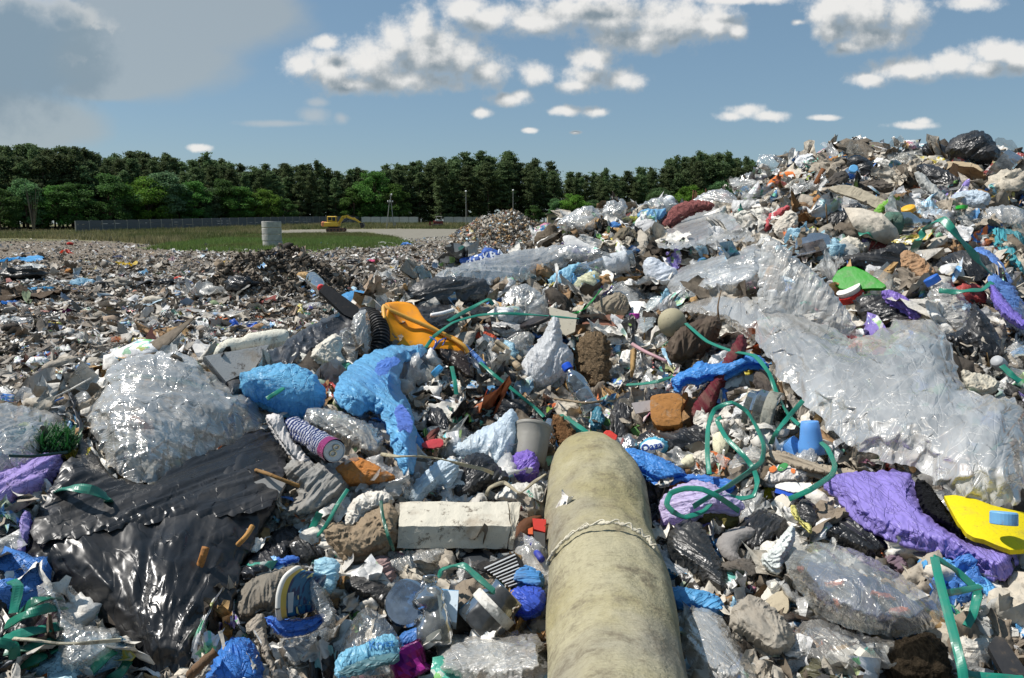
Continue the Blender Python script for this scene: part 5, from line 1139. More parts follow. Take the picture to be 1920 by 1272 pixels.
S('blue_bag', 'blue and violet bag hanging at the right edge of the upper mound', 'plastic bag', 'bag', '#5a8ad8', '1818,466 1840,462 1868,480 1888,505 1905,545 1925,580 1925,618 1890,590 1862,560 1850,530 1858,500 1838,482', drape=2, lift=.08, bulge=.6)
S('violet_bag', 'violet lower end of the hanging blue bag', 'plastic bag', 'bag', '#7c6ad0', '1852,525 1870,540 1895,575 1925,600 1925,622 1885,600 1860,570', drape=2, lift=.12, bulge=.4)
S('mesh_cloth', 'teal net cloth in folds at the right edge', 'net cloth', 'cloth', '#4a9ba6', '1850,432 1868,424 1895,430 1925,440 1925,520 1905,505 1885,480 1862,458', drape=2, lift=.06, fold=-55, aniso=.15, bulge=.4)
S('purple_bag', 'large violet plastic bag spread at the right', 'plastic bag', 'bag', '#8878cc', '1536,905 1552,888 1600,885 1650,882 1702,882 1716,905 1722,940 1745,968 1780,990 1812,1012 1870,1024 1905,1034 1908,1060 1885,1088 1850,1082 1800,1052 1740,1032 1690,1020 1640,1000 1600,975 1580,945', drape=2, lift=.08, bulge=.4, crumple=.028, res=1.3, fold=-25, aniso=.25, freq=1.5)
S('lilac_bag', 'pale lilac clear bag with green strap loop on it', 'plastic bag', 'bag', '#c2b2e2', '1238,935 1255,918 1285,904 1322,900 1350,915 1385,935 1402,955 1370,960 1335,955 1300,972 1270,990 1245,985 1235,958', tilt=.4, bulge=.5, lift=.06)
S('purple_bag', 'crumpled violet bag ball left of the roll end', 'plastic bag', 'bag', '#7c5cc4', '958,868 962,852 985,842 1004,850 1012,868 1010,895 985,906 965,895', bulge=.8, tilt=.6, lift=.05, freq=1.4)
S('purple_cloth', 'violet crumpled cloth right of the bright green board', 'cloth', 'bag', '#8468c2', '1648,548 1665,542 1690,552 1714,566 1730,585 1732,602 1710,598 1690,580 1665,568', bulge=.6, crumple=.09)
S('lilac_bag', 'lilac bag at the left edge', 'plastic bag', 'bag', '#a894dc', '-40,892 0,882 25,878 55,858 90,848 124,848 116,880 95,905 78,925 50,935 20,958 -40,950', drape=2, lift=.07, bulge=.5)
S('lilac_bag', 'narrow lilac strip left of the tarpaulin', 'plastic bag', 'bag', '#9f90d6', '26,1078 30,1010 42,955 58,958 62,1000 48,1040 44,1082', tilt=.6, bulge=.4)
S('green_bag', 'bright green and yellow torn bag near the brown bottle', 'plastic bag', 'bag', '#7dbb3c', '1632,404 1645,388 1662,374 1686,362 1690,372 1672,384 1655,392 1650,408', bulge=.5)
S('green_cloth', 'green plastic crumple between the blue bag and blue sack', 'plastic bag', 'bag', '#3c9a7c', '602,712 610,696 640,680 662,678 650,698 628,712 616,735', bulge=.4)
S('orange_cloth', 'bright orange sheet right of the yellow chute', 'plastic sheet', 'bag', '#e0532c', '856,630 868,620 900,618 932,630 934,642 905,648 880,640', bulge=.5)
S('red_cloth', 'maroon padded cloth hanging under the blue knot', 'cloth', 'cloth', '#5e1f2a', '1292,788 1300,758 1322,726 1345,695 1370,652 1388,622 1402,640 1398,662 1375,690 1360,712 1345,745 1332,775 1316,795', tilt=.55, lift=.08, bulge=.6, fold=62, aniso=.2, crumple=.05)
S('red_cloth', 'maroon cloth fold left of the blue knot', 'cloth', 'cloth', '#611f2b', '1272,745 1276,722 1300,712 1318,705 1312,735 1296,752', bulge=.5)
S('teal_cloth', 'teal cloth below the blue-capped bottle', 'cloth', 'bag', '#2b7c93', '1102,800 1112,768 1122,758 1136,782 1130,802 1112,808', bulge=.4)
S('red_net', 'pink net bag with grey filling on the skyline', 'net bag', 'fibre', '#b3736f', '1236,420 1248,400 1270,382 1300,374 1332,378 1345,388 1312,392 1290,402 1262,422 1250,432', bulge=.5)
S('pink_cloth', 'salmon pink cloth near the right edge below the summit', 'cloth', 'cloth', '#cf9d8c', '1832,336 1858,326 1880,324 1925,348 1925,364 1890,352 1862,342', bulge=.4, fold=-20)
S('red_cloth', 'pink-red strip of cloth left of the brown card pieces', 'cloth', 'cloth', '#b8525a', '1431,432 1436,408 1455,394 1482,382 1480,394 1460,404 1448,418 1440,434', bulge=.5)
S('yellow_foil', 'crumpled yellow foil beside the blue knot', 'foil', 'bag', '#d3c13a', '1380,700 1388,688 1408,684 1412,702 1406,724 1388,722', bulge=.6, crumple=.12)
S('yellow_foil', 'yellow-green foil on the skyline under the clear bags', 'foil', 'bag', '#b7b83c', '1166,410 1190,404 1208,408 1195,416 1172,414', bulge=.5)
S('paper_packet', 'tissue packet marked with a blue word in an oval', 'packet', 'bag', '#58b7de', '1194,845 1200,828 1225,818 1250,824 1254,840 1240,856 1215,854', bulge=.5, tilt=.7, lift=.06)
o = S('white_oval', None, None, 'card', '#e8f0f4', '1199,844 1204,831 1222,823 1242,827 1247,838 1238,848 1216,852', parent=bpy.data.objects['paper_packet'], tilt=.7, lift=.0655, bulge=.5) ; write(bpy.data.objects['paper_packet'], 'Oaza', 1222, 838, 14, 12, '#1c3d8c', on=o, bold=.02)
b = S('blue_bag', 'blue and white printed bag on the crest left of the pale bag', 'plastic bag', 'bag', '#2a5fb8', '856,488 875,482 898,478 905,466 920,464 938,472 942,486 925,496 900,506 880,500', bulge=.5, tilt=.6)
write(b, 'HOKBA', 908, 484, 16, 14, '#e6ebf2', bold=.03)
# =============== white and pale bags, cloths, papers
S('white_bag', 'tied white carrier bag left of the fibre clump', 'plastic bag', 'bag', '#cfd1d3', '968,712 974,690 984,668 1000,648 1018,630 1028,606 1034,594 1048,596 1052,618 1054,640 1072,655 1077,680 1066,705 1048,720 1020,732 990,730', bulge=.7, tilt=.65, lift=.06, res=1.2, freq=1.2)
S('pale_cloth', 'pale blue plastic sheet peaked left of the roll', 'plastic sheet', 'bag', '#cfe2f0', '842,842 870,825 900,805 930,792 944,778 955,766 968,770 972,790 975,815 962,850 948,888 925,880 905,862 870,862', bulge=.5, tilt=.6, lift=.06, fold=50)
S('pale_cloth', 'torn pale blue rag in ribbons above the white foam block', 'rag', 'bag', '#cbdfec', '764,940 775,905 800,882 820,862 850,858 862,868 855,905 835,920 830,900 810,915 795,930 785,955', bulge=.4, crumple=.09)
S('white_bag', 'white bag with dark blue border on the right of the crest hollow', 'plastic bag', 'bag', '#d2dcea', '1204,498 1212,482 1228,482 1248,496 1272,506 1268,528 1272,548 1250,546 1226,532 1210,520', bulge=.5, tilt=.6)
S('cream_bag', 'cream swaddled nappy beside the green rope', 'nappy', 'bag', '#dedcae', '1072,538 1078,522 1094,516 1108,508 1122,508 1126,530 1120,542 1098,550 1082,548', bulge=.7, tilt=.6)
S('white_film_sheet', 'white folded paper standing on the skyline', 'paper', 'paper', '#dfe0e2', '1488,306 1494,294 1522,286 1532,304 1512,318 1494,316', bulge=.2, tilt=.7)
S('white_roll', 'white curved sheet draped like a roll below the skyline bag', 'sheet', 'bag', '#e0e0de', '1370,378 1390,374 1430,374 1462,372 1460,388 1425,390 1398,396 1382,404 1372,395', bulge=.7, tilt=.6)
S('white_cloth', 'white and green crumpled cloth under the white roll', 'cloth', 'paper', '#cfccc2', '1374,402 1400,394 1440,388 1456,394 1440,412 1410,420 1392,418 1380,412', bulge=.4, crumple=.11)
S('white_cloth', 'white fluffy rag under the pink-red strip', 'rag', 'paper', '#c9c1b4', '1448,438 1456,412 1480,392 1494,400 1498,425 1490,442 1465,446', bulge=.5, crumple=.12)
S('white_paper', 'white folded leaflet below the clear bowl', 'paper', 'card', '#e2e0df', '1522,482 1540,466 1562,450 1565,456 1548,472 1528,486', tilt=.5)
S('white_cloth', 'soiled white bundle right of the leaflet', 'bundle', 'paper', '#cdc5b5', '1566,468 1574,448 1598,442 1618,454 1620,470 1600,480 1578,478', bulge=.8, crumple=.05)
S('grey_film', 'long grey-white sleeve lying below the summit', 'sleeve', 'bag', '#b3b4b0', '1713,324 1724,320 1745,340 1770,365 1796,385 1792,394 1772,386 1745,366 1720,342', bulge=.9, tilt=.5, fold=-40)
S('beige_board', 'beige cardboard slab below the summit', 'cardboard', 'card', '#b5a283', '1752,318 1762,304 1800,302 1832,308 1846,322 1810,330 1770,328', tilt=.5, thick=.03)
S('grey_cloth', 'dark grey folded cloths under the small water bottle', 'cloth', 'cloth', '#5d5751', '1600,350 1618,338 1645,334 1668,342 1682,356 1660,362 1630,358 1606,362', bulge=.5, fold=10)
S('grey_cloth', 'dark charcoal cloth left of the small water bottle', 'cloth', 'cloth', '#45423f', '1540,350 1555,332 1580,318 1592,326 1588,344 1565,354', bulge=.6)
S('beige_board', 'long bent beige board across the upper mound', 'board', 'card', '#a09784', '1548,352 1580,346 1612,352 1650,372 1690,388 1702,398 1690,408 1650,395 1610,374 1570,362', tilt=.5, thick=.02, crumple=.04)
S('brown_card', 'curved brown card on the skyline', 'cardboard', 'card', '#a1713f', '1542,312 1548,300 1570,292 1590,290 1586,300 1565,306 1552,316', tilt=.7, thick=.02, bulge=.4)
S('orange_board', 'bright orange curled board near the skyline', 'board', 'card', '#d0702e', '1434,356 1440,342 1456,328 1480,320 1504,326 1506,338 1482,334 1462,340 1448,354', tilt=.65, thick=.02, bulge=.6)
S('brown_card', 'brown soft card lump right of the red strip', 'cardboard', 'paper', '#9d6c3c', '1522,372 1538,364 1550,376 1550,400 1538,414 1524,408 1530,390', bulge=.4, crumple=.1)
S('brown_card', 'dark tan card lump beside the red strip', 'cardboard', 'paper', '#7d634a', '1486,396 1496,380 1516,380 1520,398 1506,408 1490,406', bulge=.4, crumple=.1)
S('brown_paper', 'brown soggy paper above the bubble bag', 'paper', 'paper', '#a48263', '1686,478 1700,466 1724,480 1752,500 1758,520 1740,548 1722,530 1708,512 1690,505', bulge=.4, crumple=.1)
S('brown_card', 'small brown card at upper right beside the green strap', 'cardboard', 'card', '#a07a52', '1752,452 1776,450 1778,470 1756,474', tilt=.6, thick=.01)
S('fabric_roll', 'grey-brown rolled fabric end with pale wrap', 'fabric roll', 'cloth', '#6f6757', '1138,470 1148,448 1160,430 1175,424 1192,432 1199,448 1190,456 1168,458 1150,470', bulge=.9, tilt=.6, fold=60)
S('white_bag', 'white crumpled bag behind the fabric roll', 'plastic bag', 'bag', '#dcdad8', '1184,428 1196,414 1222,410 1232,420 1228,440 1212,456 1200,446 1196,432', bulge=.6)
S('white_bag', 'white and orange carrier bag on the left crest', 'plastic bag', 'bag', '#d4d4d0', '990,420 994,424 1004,436 1026,432 1042,438 1048,450 1020,470 1000,460 996,440', bulge=.4, tilt=.7)
S('white_cloth', 'white peeling sheet in front of the carrier bag on the crest', 'sheet', 'card', '#dcdad6', '1052,444 1070,440 1090,452 1110,462 1122,470 1108,474 1090,466 1072,470 1060,458', tilt=.5, bulge=.3)
S('white_bag', 'white crumpled film behind the orange sheet', 'plastic bag', 'bag', '#d8d4d0', '880,612 905,602 950,600 985,610 978,625 945,632 925,622 900,616', bulge=.5)
S('glass_bag', 'clear bag of dirty scraps below the black disc', 'plastic bag', 'film', '#b5aea0', '940,650 955,630 985,618 1005,628 998,652 975,664 950,662', bulge=.6)
slab('brown_board', 'reddish brown board between the green rope and fibre clump', 'board', '1092,606 1140,590 1170,592 1160,608 1128,624 1100,622', .015, '#8a5f4e', tilt=.35)
slab('white_board', 'dirty cream card under the green strap by the rope', 'cardboard', '1030,575 1082,590 1078,622 1060,630 1032,612', .008, '#c9c0ac', tilt=.5)
S('grey_sheet', 'grey creased fabric heap right of the green rope', 'fabric', 'cloth', '#8c8271', '1092,592 1108,572 1130,560 1160,546 1180,560 1178,590 1150,590 1120,598', bulge=.5, fold=25, crumple=.09)
S('dark_roll', 'burnt grey-brown cloth roll under the ball', 'cloth roll', 'cloth', '#4a3f36', '1248,665 1252,640 1275,615 1305,600 1345,590 1356,610 1340,640 1315,668 1285,682 1260,678', bulge=.9, tilt=.6, fold=50, aniso=.25, lift=.06)
S('grey_trousers', 'grey garment behind the ball', 'garment', 'cloth', '#6e665f', '1300,600 1318,588 1348,586 1362,600 1355,618 1330,612', bulge=.5)
S('grey_shoe', 'dark grey shoe-like garment under the blue knot', 'garment', 'cloth', '#4a4440', '1412,700 1432,690 1452,706 1462,730 1466,752 1448,762 1425,745 1412,722', bulge=.8, fold=-40)
S('grey_cloth', 'grey cloth folds right of the maroon cloth', 'cloth', 'cloth', '#6e6862', '1352,735 1378,722 1410,728 1438,745 1432,760 1400,758 1380,766 1360,752', bulge=.6)
S('grey_cloth', 'smooth grey lump just left of the large clear film', 'cloth', 'cloth', '#8b847b', '1472,745 1482,735 1500,752 1522,775 1538,792 1515,800 1490,785', bulge=.6)
S('white_strip', 'thick folded white rag left of the crushed can', 'rag', 'paper', '#cdc9c6', '494,782 510,775 530,778 540,805 560,835 582,862 600,880 585,886 555,868 530,838 512,812', bulge=.5, tilt=.55, lift=.07, fold=-50)
S('grey_rag', 'crumpled grey rag right of the tarpaulin', 'rag', 'cloth', '#8e8d89', '528,882 545,862 580,866 610,872 640,880 656,905 645,935 620,945 605,965 570,972 515,974 540,950 565,925 548,905', tilt=.5, bulge=.5, crumple=.1, lift=.07, res=1.2)
S('kraft_paper', 'crumpled brown wrapping paper left of the white foam block', 'wrapping paper', 'paper', '#8d7c66', '606,1002 612,985 640,978 662,992 680,968 708,950 732,940 748,965 752,1000 738,1018 720,1035 700,1042 670,1052 640,1044 622,1020', tilt=.5, bulge=.4, crumple=.11, lift=.06, res=1.2)
S('white_paper', 'bulging white paper sack above the brown wrapping paper', 'paper sack', 'paper', '#d3cdc2', '645,985 650,955 668,930 700,918 732,925 742,942 715,955 690,970 665,995', tilt=.6, bulge=.6, lift=.05)
S('pink_cloth', 'dusty pink cloth below the brown wrapping paper', 'cloth', 'cloth', '#9c8380', '672,1092 685,1060 705,1040 735,1045 745,1080 735,1105 705,1108', bulge=.4)
S('yellow_sponge', 'orange-brown broken sponge slab below the can', 'sponge', 'foam', '#b5763c', '622,885 640,868 668,855 700,868 726,885 745,893 725,903 690,906 650,908 628,898', tilt=.55, thick=.05, bulge=.5, crumple=.05, lift=.06)
S('sponge_square', 'square tan sponge right of the black bag', 'sponge', 'foam', '#a06f3c', '1218,752 1222,740 1270,736 1282,748 1276,772 1280,795 1258,800 1222,798', tilt=.6, thick=.05, lift=.08, crumple=.02)
S('sponge_square', 'small tan sponge lump beside the square sponge', 'sponge', 'foam', '#a8733f', '1275,748 1284,733 1291,738 1286,755 1277,760', tilt=.6, thick=.03, lift=.08)
slab('grey_card', 'small pale grey card left of the sponge square', 'card', '1184,756 1222,750 1222,770 1192,776', .006, '#a8a19f', lift=.09, tilt=.6)
S('foam_strip', 'rusty orange foam strip above the lilac bag', 'foam', 'foam', '#b5643a', '1206,918 1225,908 1260,906 1284,902 1290,912 1260,916 1235,926 1215,924', tilt=.6, thick=.03, bulge=.5)
S('white_crumbs', 'white foam shavings on top of the orange foam strip', 'foam shavings', 'paper', '#d6d2c8', '1226,910 1240,901 1258,904 1255,911 1236,914', bulge=.7, crumple=.1, lift=.08)
S('olive_cloth', 'olive green rag right of the lilac bag', 'rag', 'cloth', '#5c5527', '1300,968 1312,952 1345,942 1378,950 1388,968 1380,990 1360,1002 1335,985 1318,985', bulge=.6, crumple=.1)
S('grey_bowl', 'torn grey plastic bowl beside the greenish black bag', 'bowl', 'card', '#8b8784', '1340,1015 1365,992 1398,985 1422,996 1408,1010 1388,1018 1382,1040 1396,1052 1372,1056 1350,1040', tilt=.5, bulge=.6, thick=.006)
S('grey_rag', 'dark grey twisted rags below the grey bowl', 'rag', 'cloth', '#57534e', '1345,1060 1375,1050 1405,1045 1428,1055 1435,1075 1410,1088 1385,1072 1360,1078', bulge=.5, crumple=.1)
S('paper_strip', 'long white painted paper strip beside the black bag', 'paper', 'paper', '#cfd4d0', '1422,1045 1445,1032 1462,1008 1478,988 1490,984 1492,1010 1482,1030 1466,1052 1474,1062 1460,1075 1438,1066', tilt=.55, bulge=.25, lift=.08)
S('paper_piece', 'white paper with brown stains above the black bags', 'paper', 'card', '#d1c9b9', '1440,950 1462,924 1480,932 1486,940 1472,958 1462,962', tilt=.5)
S('foil_tray', 'silver foil tray fragment below the grey rags', 'foil', 'metal', '#b5b5b5', '1342,1035 1356,1045 1372,1068 1400,1075 1412,1082 1392,1088 1366,1080 1350,1060', bulge=.6, tilt=.5) if False else None
S('yellow_paper', 'yellow and white patterned paper strip near the small black bag', 'paper', 'paper', '#d8cf7c', '1486,945 1494,950 1500,975 1524,985 1520,1002 1505,985 1490,970 1480,955', bulge=.3, lift=.08)
S('yellow_scourer', 'frayed yellow scourer below the folded papers', 'scourer', 'fibre', '#b5a32c', '1420,935 1430,912 1450,912 1470,922 1465,938 1440,945', bulge=.6)
S('yellow_scourer', 'frayed yellow scourer beside the violet bag', 'scourer', 'fibre', '#b8a62a', '1543,955 1552,948 1575,960 1580,972 1562,976 1548,968', bulge=.6)
S('floral_paper', 'white wrapper printed with orange and green flowers', 'wrapper', 'paper', '#cfcbc6', '1424,905 1440,882 1460,870 1490,874 1504,890 1500,905 1470,908 1445,912', bulge=.4, tilt=.5, lift=.06)
for q, c, l in (('1440,878 1450,872 1458,878 1452,886 1442,886', '#d8783c', 'flower'), ('1456,876 1470,866 1480,872 1470,882 1460,884', '#3f8f4f', 'leaf'), ('1482,880 1490,878 1492,888 1484,888', '#d8783c', 'flower')):
    S('printed_' + l, None, None, 'card', c, q, parent=[o for o in bpy.data.objects if o.name == 'floral_paper'][0], tilt=.5, lift=.078, noh=True)
S('folded_paper', 'folded white card stack under the floral wrapper', 'paper', 'card', '#dedcd6', '1448,912 1470,903 1500,906 1530,905 1522,918 1492,925 1465,918', tilt=.4, lift=.05)
slab('blue_box', 'flat blue box edge under the folded white card', 'box', '1452,924 1455,915 1492,927 1505,928 1490,934', .02, '#1c4fb4', lift=.04)
S('beige_wood', 'long beige frayed paper roll under the floral wrapper', 'paper roll', 'cloth', '#a09482', '1430,850 1460,842 1500,858 1560,876 1612,880 1610,902 1560,896 1500,884 1450,872', tilt=.5, bulge=.8, fold=-12, aniso=.2, lift=.05)
S('cream_foam', 'cream foam lump beside the tall green strap loop', 'foam', 'foam', '#d8d3b4', '1334,822 1345,808 1362,815 1368,840 1352,858 1338,848', bulge=.7, thick=.03)
S('cream_foam', 'cream shell-like lump above the blue strip', 'foam', 'foam', '#d0cbb0', '1272,872 1282,855 1300,850 1310,865 1298,876 1280,878', bulge=.8, thick=.03)
S('white_paper', 'crumpled white papers right of the cream shell', 'paper', 'paper', '#cbc4b6', '1296,852 1318,842 1340,850 1345,868 1328,880 1310,870', bulge=.5, crumple=.12)
S('clear_bag', 'dirty grey-brown clear bag inside the green strap loops', 'plastic bag', 'film', '#a59c8e', '1362,880 1380,850 1400,835 1428,838 1440,860 1430,890 1400,905 1375,900', bulge=.6)
S('clear_bag', 'small brown clear bag below the green strap loops', 'plastic bag', 'film', '#9f948a', '1382,920 1405,905 1425,912 1428,930 1402,938 1388,932', bulge=.6)
S('white_cloth_bag', 'white cloth bag with green and black print left of the roll', 'cloth bag', 'cloth', '#d0cec6', '925,935 940,918 965,905 1000,905 1020,915 1022,960 1015,965 985,972 970,950 945,942', tilt=.45, lift=.05, bulge=.3)
wb = [o for o in bpy.data.objects if o.name == 'white_cloth_bag'][0]
write(wb, 'POLI MARI', 1005, 940, 8, -48, '#3fa890'); write(wb, 'TA ORIGI', 990, 955, 7, -48, '#3b3b3b')
S('brown_leather', 'dark brown curled sheet right of the white foam block', 'sheet', 'card', '#5a3822', '958,1005 968,985 985,970 1010,966 1020,968 1000,985 985,1005 970,1022 962,1018', tilt=.4, bulge=.5)
slab('red_box', 'small red box against the roll', 'box', '998,972 1024,974 1022,998 1001,992', .03, '#c43a30', lift=.07, tilt=.6)
slab('orange_box', 'small orange box beside the red box', 'box', '990,992 999,988 999,1002 990,1001', .02, '#d8623a', lift=.07, tilt=.6)
slab('grey_bottle_cap', 'dark grey block under the red box', 'block', '1000,996 1022,1000 1022,1028 1003,1024', .03, '#4b4a48', lift=.06, tilt=.6)
rod('blue_pen', 'deep blue tube by the orange scrap', 'tube', '990,1010,.06 1000,1022,.06', .007, '#2236a0', 'rigid'); rod('blue_pen', 'second deep blue tube below the first', 'tube', '1006,1036,.06 1016,1050,.06', .007, '#2236a0', 'rigid')
bl_ = S('black_label', 'black printed label sheet with white lines', 'label sheet', 'card', '#17181a', '890,1062 905,1050 920,1055 960,1035 972,1042 985,1062 968,1085 962,1108 940,1090 920,1070 900,1072', tilt=.55, lift=.07)
for i in range(9):
    a, b = (908 + i * 5.6, 1066 + i * 4.2), (966 + i * 2.0, 1040 + i * 6.2)
    SH = SHEETS[bl_.name]; j0 = CAM + ray(*a) * (np.linalg.norm(SH[1][np.argmin(((SH[0] - a) ** 2).sum(1))] - CAM) - .004); j1 = CAM + ray(*b) * (np.linalg.norm(SH[1][np.argmin(((SH[0] - b) ** 2).sum(1))] - CAM) - .004)
    mb = MB(); mb.tube([j0, j1], .0011 if i % 3 else .0018, 4); mb.build('printed_line', mat('plainpaint', '#d8d8d8', 'obj'), bl_, loc=np.array(bl_['_o']))
S('glove', 'pale grey twisted film below the tub bag', 'plastic film', 'film', '#b0b5b5', '520,1200 545,1192 575,1186 610,1165 622,1130 632,1160 620,1200 590,1240 560,1256 528,1250', tilt=.5, lift=.05, bulge=.5)
S('white_stick', 'knobbly white bone-like scrap right of the clear film', 'scrap', 'foam', '#cfc8bb', '594,1232 610,1220 630,1198 640,1190 642,1200 625,1222 606,1236', bulge=.9)
S('grey_rag', 'grey felt rag spread left of the tub', 'rag', 'cloth', '#7a746a', '440,1120 462,1090 500,1075 535,1062 570,1060 585,1070 545,1085 525,1110 515,1150 490,1140 470,1165 440,1160', drape=2, lift=.05, bulge=.5, crumple=.1)
S('grey_rag', 'beige felt rag hanging below the tub', 'rag', 'cloth', '#9a9184', '455,1180 480,1150 500,1148 498,1185 512,1230 530,1272 520,1290 495,1240 480,1200', drape=2, lift=.05, bulge=.5)
S('nappy_roll', 'dirty grey-white rolled nappy at the lower right of the roll', 'nappy', 'cloth', '#9d968a', '1366,1172 1372,1140 1395,1118 1415,1114 1445,1135 1478,1165 1494,1195 1484,1222 1462,1240 1430,1228 1400,1205 1378,1190', tilt=.6, bulge=.9, fold=-50, lift=.06)
S('paper_piece', 'white card pieces above the nappy roll', 'paper', 'card', '#ddd8cc', '1424,1122 1440,1100 1450,1085 1462,1088 1465,1105 1448,1118 1432,1128', tilt=.5)
S('beige_card', 'beige packaging cards beside the big clear bag', 'cardboard', 'card', '#b3a78f', '1432,1130 1450,1112 1475,1105 1480,1130 1478,1150 1460,1158 1440,1145', tilt=.5, thick=.006)
S('olive_film', 'olive brown foil sheet at the bottom edge', 'foil', 'bag', '#4b4828', '1478,1290 1500,1250 1525,1228 1570,1238 1605,1255 1615,1290', tilt=.45, bulge=.25)
S('white_cloth', 'white fluffy rag at the bottom edge right of the roll', 'rag', 'paper', '#dddad4', '1292,1290 1300,1258 1322,1240 1335,1228 1350,1250 1362,1290', bulge=.5, crumple=.1)
slab('white_box', 'small white torn box by the matted hair', 'box', '1600,1225 1612,1212 1648,1238 1636,1248', .03, '#d9d5c9', lift=.07, tilt=.5)
S('matted_hair', 'tangled dark wire and hair ball at the bottom right', 'hair tangle', 'fibre', '#4a4033', '1650,1290 1656,1240 1672,1208 1705,1190 1740,1182 1768,1200 1782,1240 1788,1290', bulge=.7, tilt=.5, lift=.05)
S('white_cloth', 'white rags beside the tall green strap at the bottom right', 'rag', 'paper', '#c9c4ba', '1792,1210 1800,1190 1822,1200 1850,1192 1858,1212 1840,1240 1825,1262 1805,1262', bulge=.5, crumple=.1)
slab('black_strip', 'flat black foam bar at the bottom right corner', 'bar', '1852,1212 1866,1192 1882,1196 1925,1258 1925,1290 1895,1290', .02, '#24262a', lift=.07)
S('purple_rag', 'dull mauve folded cloth above the blue bag at right', 'cloth', 'cloth', '#6d5b66', '1652,1060 1662,1038 1680,1034 1700,1048 1702,1072 1690,1080 1672,1062', bulge=.5)
S('green_sheet', 'green plastic piece between the green straps at the right', 'plastic sheet', 'bag', '#2c8a64', '1775,1130 1800,1140 1815,1160 1805,1185 1780,1172', bulge=.3)
S('clear_bag', 'bottom right clear bag behind the blue strip', 'plastic bag', 'film2', '#a9b0b0', '1830,1150 1860,1140 1900,1185 1925,1230 1890,1240 1850,1200', bulge=.4)
S('brown_bag', 'clear bag with brown paper at right below the drooping bag', 'plastic bag', 'film', '#a59c90', '1880,660 1900,640 1925,650 1925,700 1900,706', bulge=.5)
S('paper_scraps', 'white patterned papers above the clear film at right', 'paper', 'paper', '#bdb7a7', '1800,690 1830,700 1860,705 1880,725 1850,738 1820,735 1806,720', bulge=.4, crumple=.12)
S('wrapper', 'blue white printed wrappers below the summit at right', 'wrapper', 'paper', '#b5c3cf', '1780,370 1800,358 1840,356 1862,368 1850,388 1815,392 1790,386', bulge=.4, crumple=.1)
S('blue_tube', 'thin blue plastic strip below the pink cloth at right', 'plastic strip', 'bag', '#3a78cf', '1820,358 1840,352 1868,354 1868,360 1840,362', bulge=.5)
S('blue_bag', 'blue plastic piece above the teal net cloth', 'plastic bag', 'bag', '#3b8fd8', '1792,440 1806,428 1828,440 1845,458 1830,460', bulge=.4)
S('foil', 'crumpled silver foil left of the tissue packet', 'foil', 'metal', '#b9b9b9', '1160,838 1166,820 1182,810 1196,825 1194,845 1178,855 1164,850', bulge=.7, crumple=.13, tilt=.6, lift=.06)
S('toy_scrap', 'red plastic scrap right of the roll end', 'scrap', 'card', '#cf3f36', '1130,812 1140,805 1158,815 1155,828 1138,822', tilt=.6, lift=.06)
S('red_scrap', 'pink-red torn card above the pale ribbons', 'scrap', 'card', '#cf4a50', '786,835 805,824 832,822 832,838 806,842', tilt=.5, lift=.05)
S('orange_scrap', 'curled orange cloth above the brown mat', 'scrap', 'bag', '#d8662a', '1012,768 1022,758 1045,754 1062,762 1045,768 1025,775', bulge=.5, lift=.06)
S('fibre_mat', 'bristly tan mat strip before the roll end', 'mat', 'fibre', '#9c7450', '1032,782 1050,775 1072,800 1086,822 1070,830 1048,842 1042,820', bulge=.3, tilt=.6, lift=.07)
S('coir_clump', 'matted clump of tan plant fibre right of the white bag', 'fibre clump', 'fibre', '#8f7a60', '1076,660 1084,635 1108,620 1135,626 1145,650 1144,690 1140,722 1118,735 1098,715 1080,695', bulge=.6, tilt=.6, lift=.06, rag=2.5)
S('foam_block_broken', 'pile of broken white foam crumbs behind the blue bag', 'foam crumbs', 'foam', '#e0dccf', '518,682 524,668 545,666 562,658 580,668 594,682 590,700 560,690 530,690', bulge=.8, crumple=.09, thick=.03)
S('white_sheet', 'dirty white moulded sheet below the black strip', 'sheet', 'paper', '#cfcabd', '576,672 590,650 615,632 632,622 645,645 638,665 655,680 625,690 600,682', bulge=.3, tilt=.6, lift=.07)
S('clear_bag', 'upright wrinkled clear bag left of the yellow chute', 'plastic bag', 'film', '#c2bfb6', '658,612 664,590 684,578 692,590 696,625 700,665 680,672 660,640', bulge=.5, tilt=.8, lift=.07)
S('clear_bag', 'clear film triangle between the white sheet and upright bag', 'plastic bag', 'film2', '#b9b7ae', '632,625 655,610 672,650 670,680 645,672', bulge=.4, tilt=.6, lift=.07)
slab('foam_sheet', 'grey textured polystyrene board at the left of the mound', 'foam board', '384,668 505,646 478,690 424,716', .03, '#a8a8a6', style='foam', lift=.05, tilt=.5)
S('foam_roll', 'white crumbling foam block lying along the grey board', 'foam block', 'foam', '#dcd8c8', '402,662 408,645 430,634 455,634 462,626 500,620 530,616 544,624 538,640 500,648 450,655 412,668', tilt=.6, thick=.05, bulge=.6, lift=.09)
S('foam_yellow', 'small scrap of white cloth left of the yellow chute', 'cloth', 'paper', '#dcd8cc', '704,600 712,580 722,578 722,600 712,612', bulge=.4)
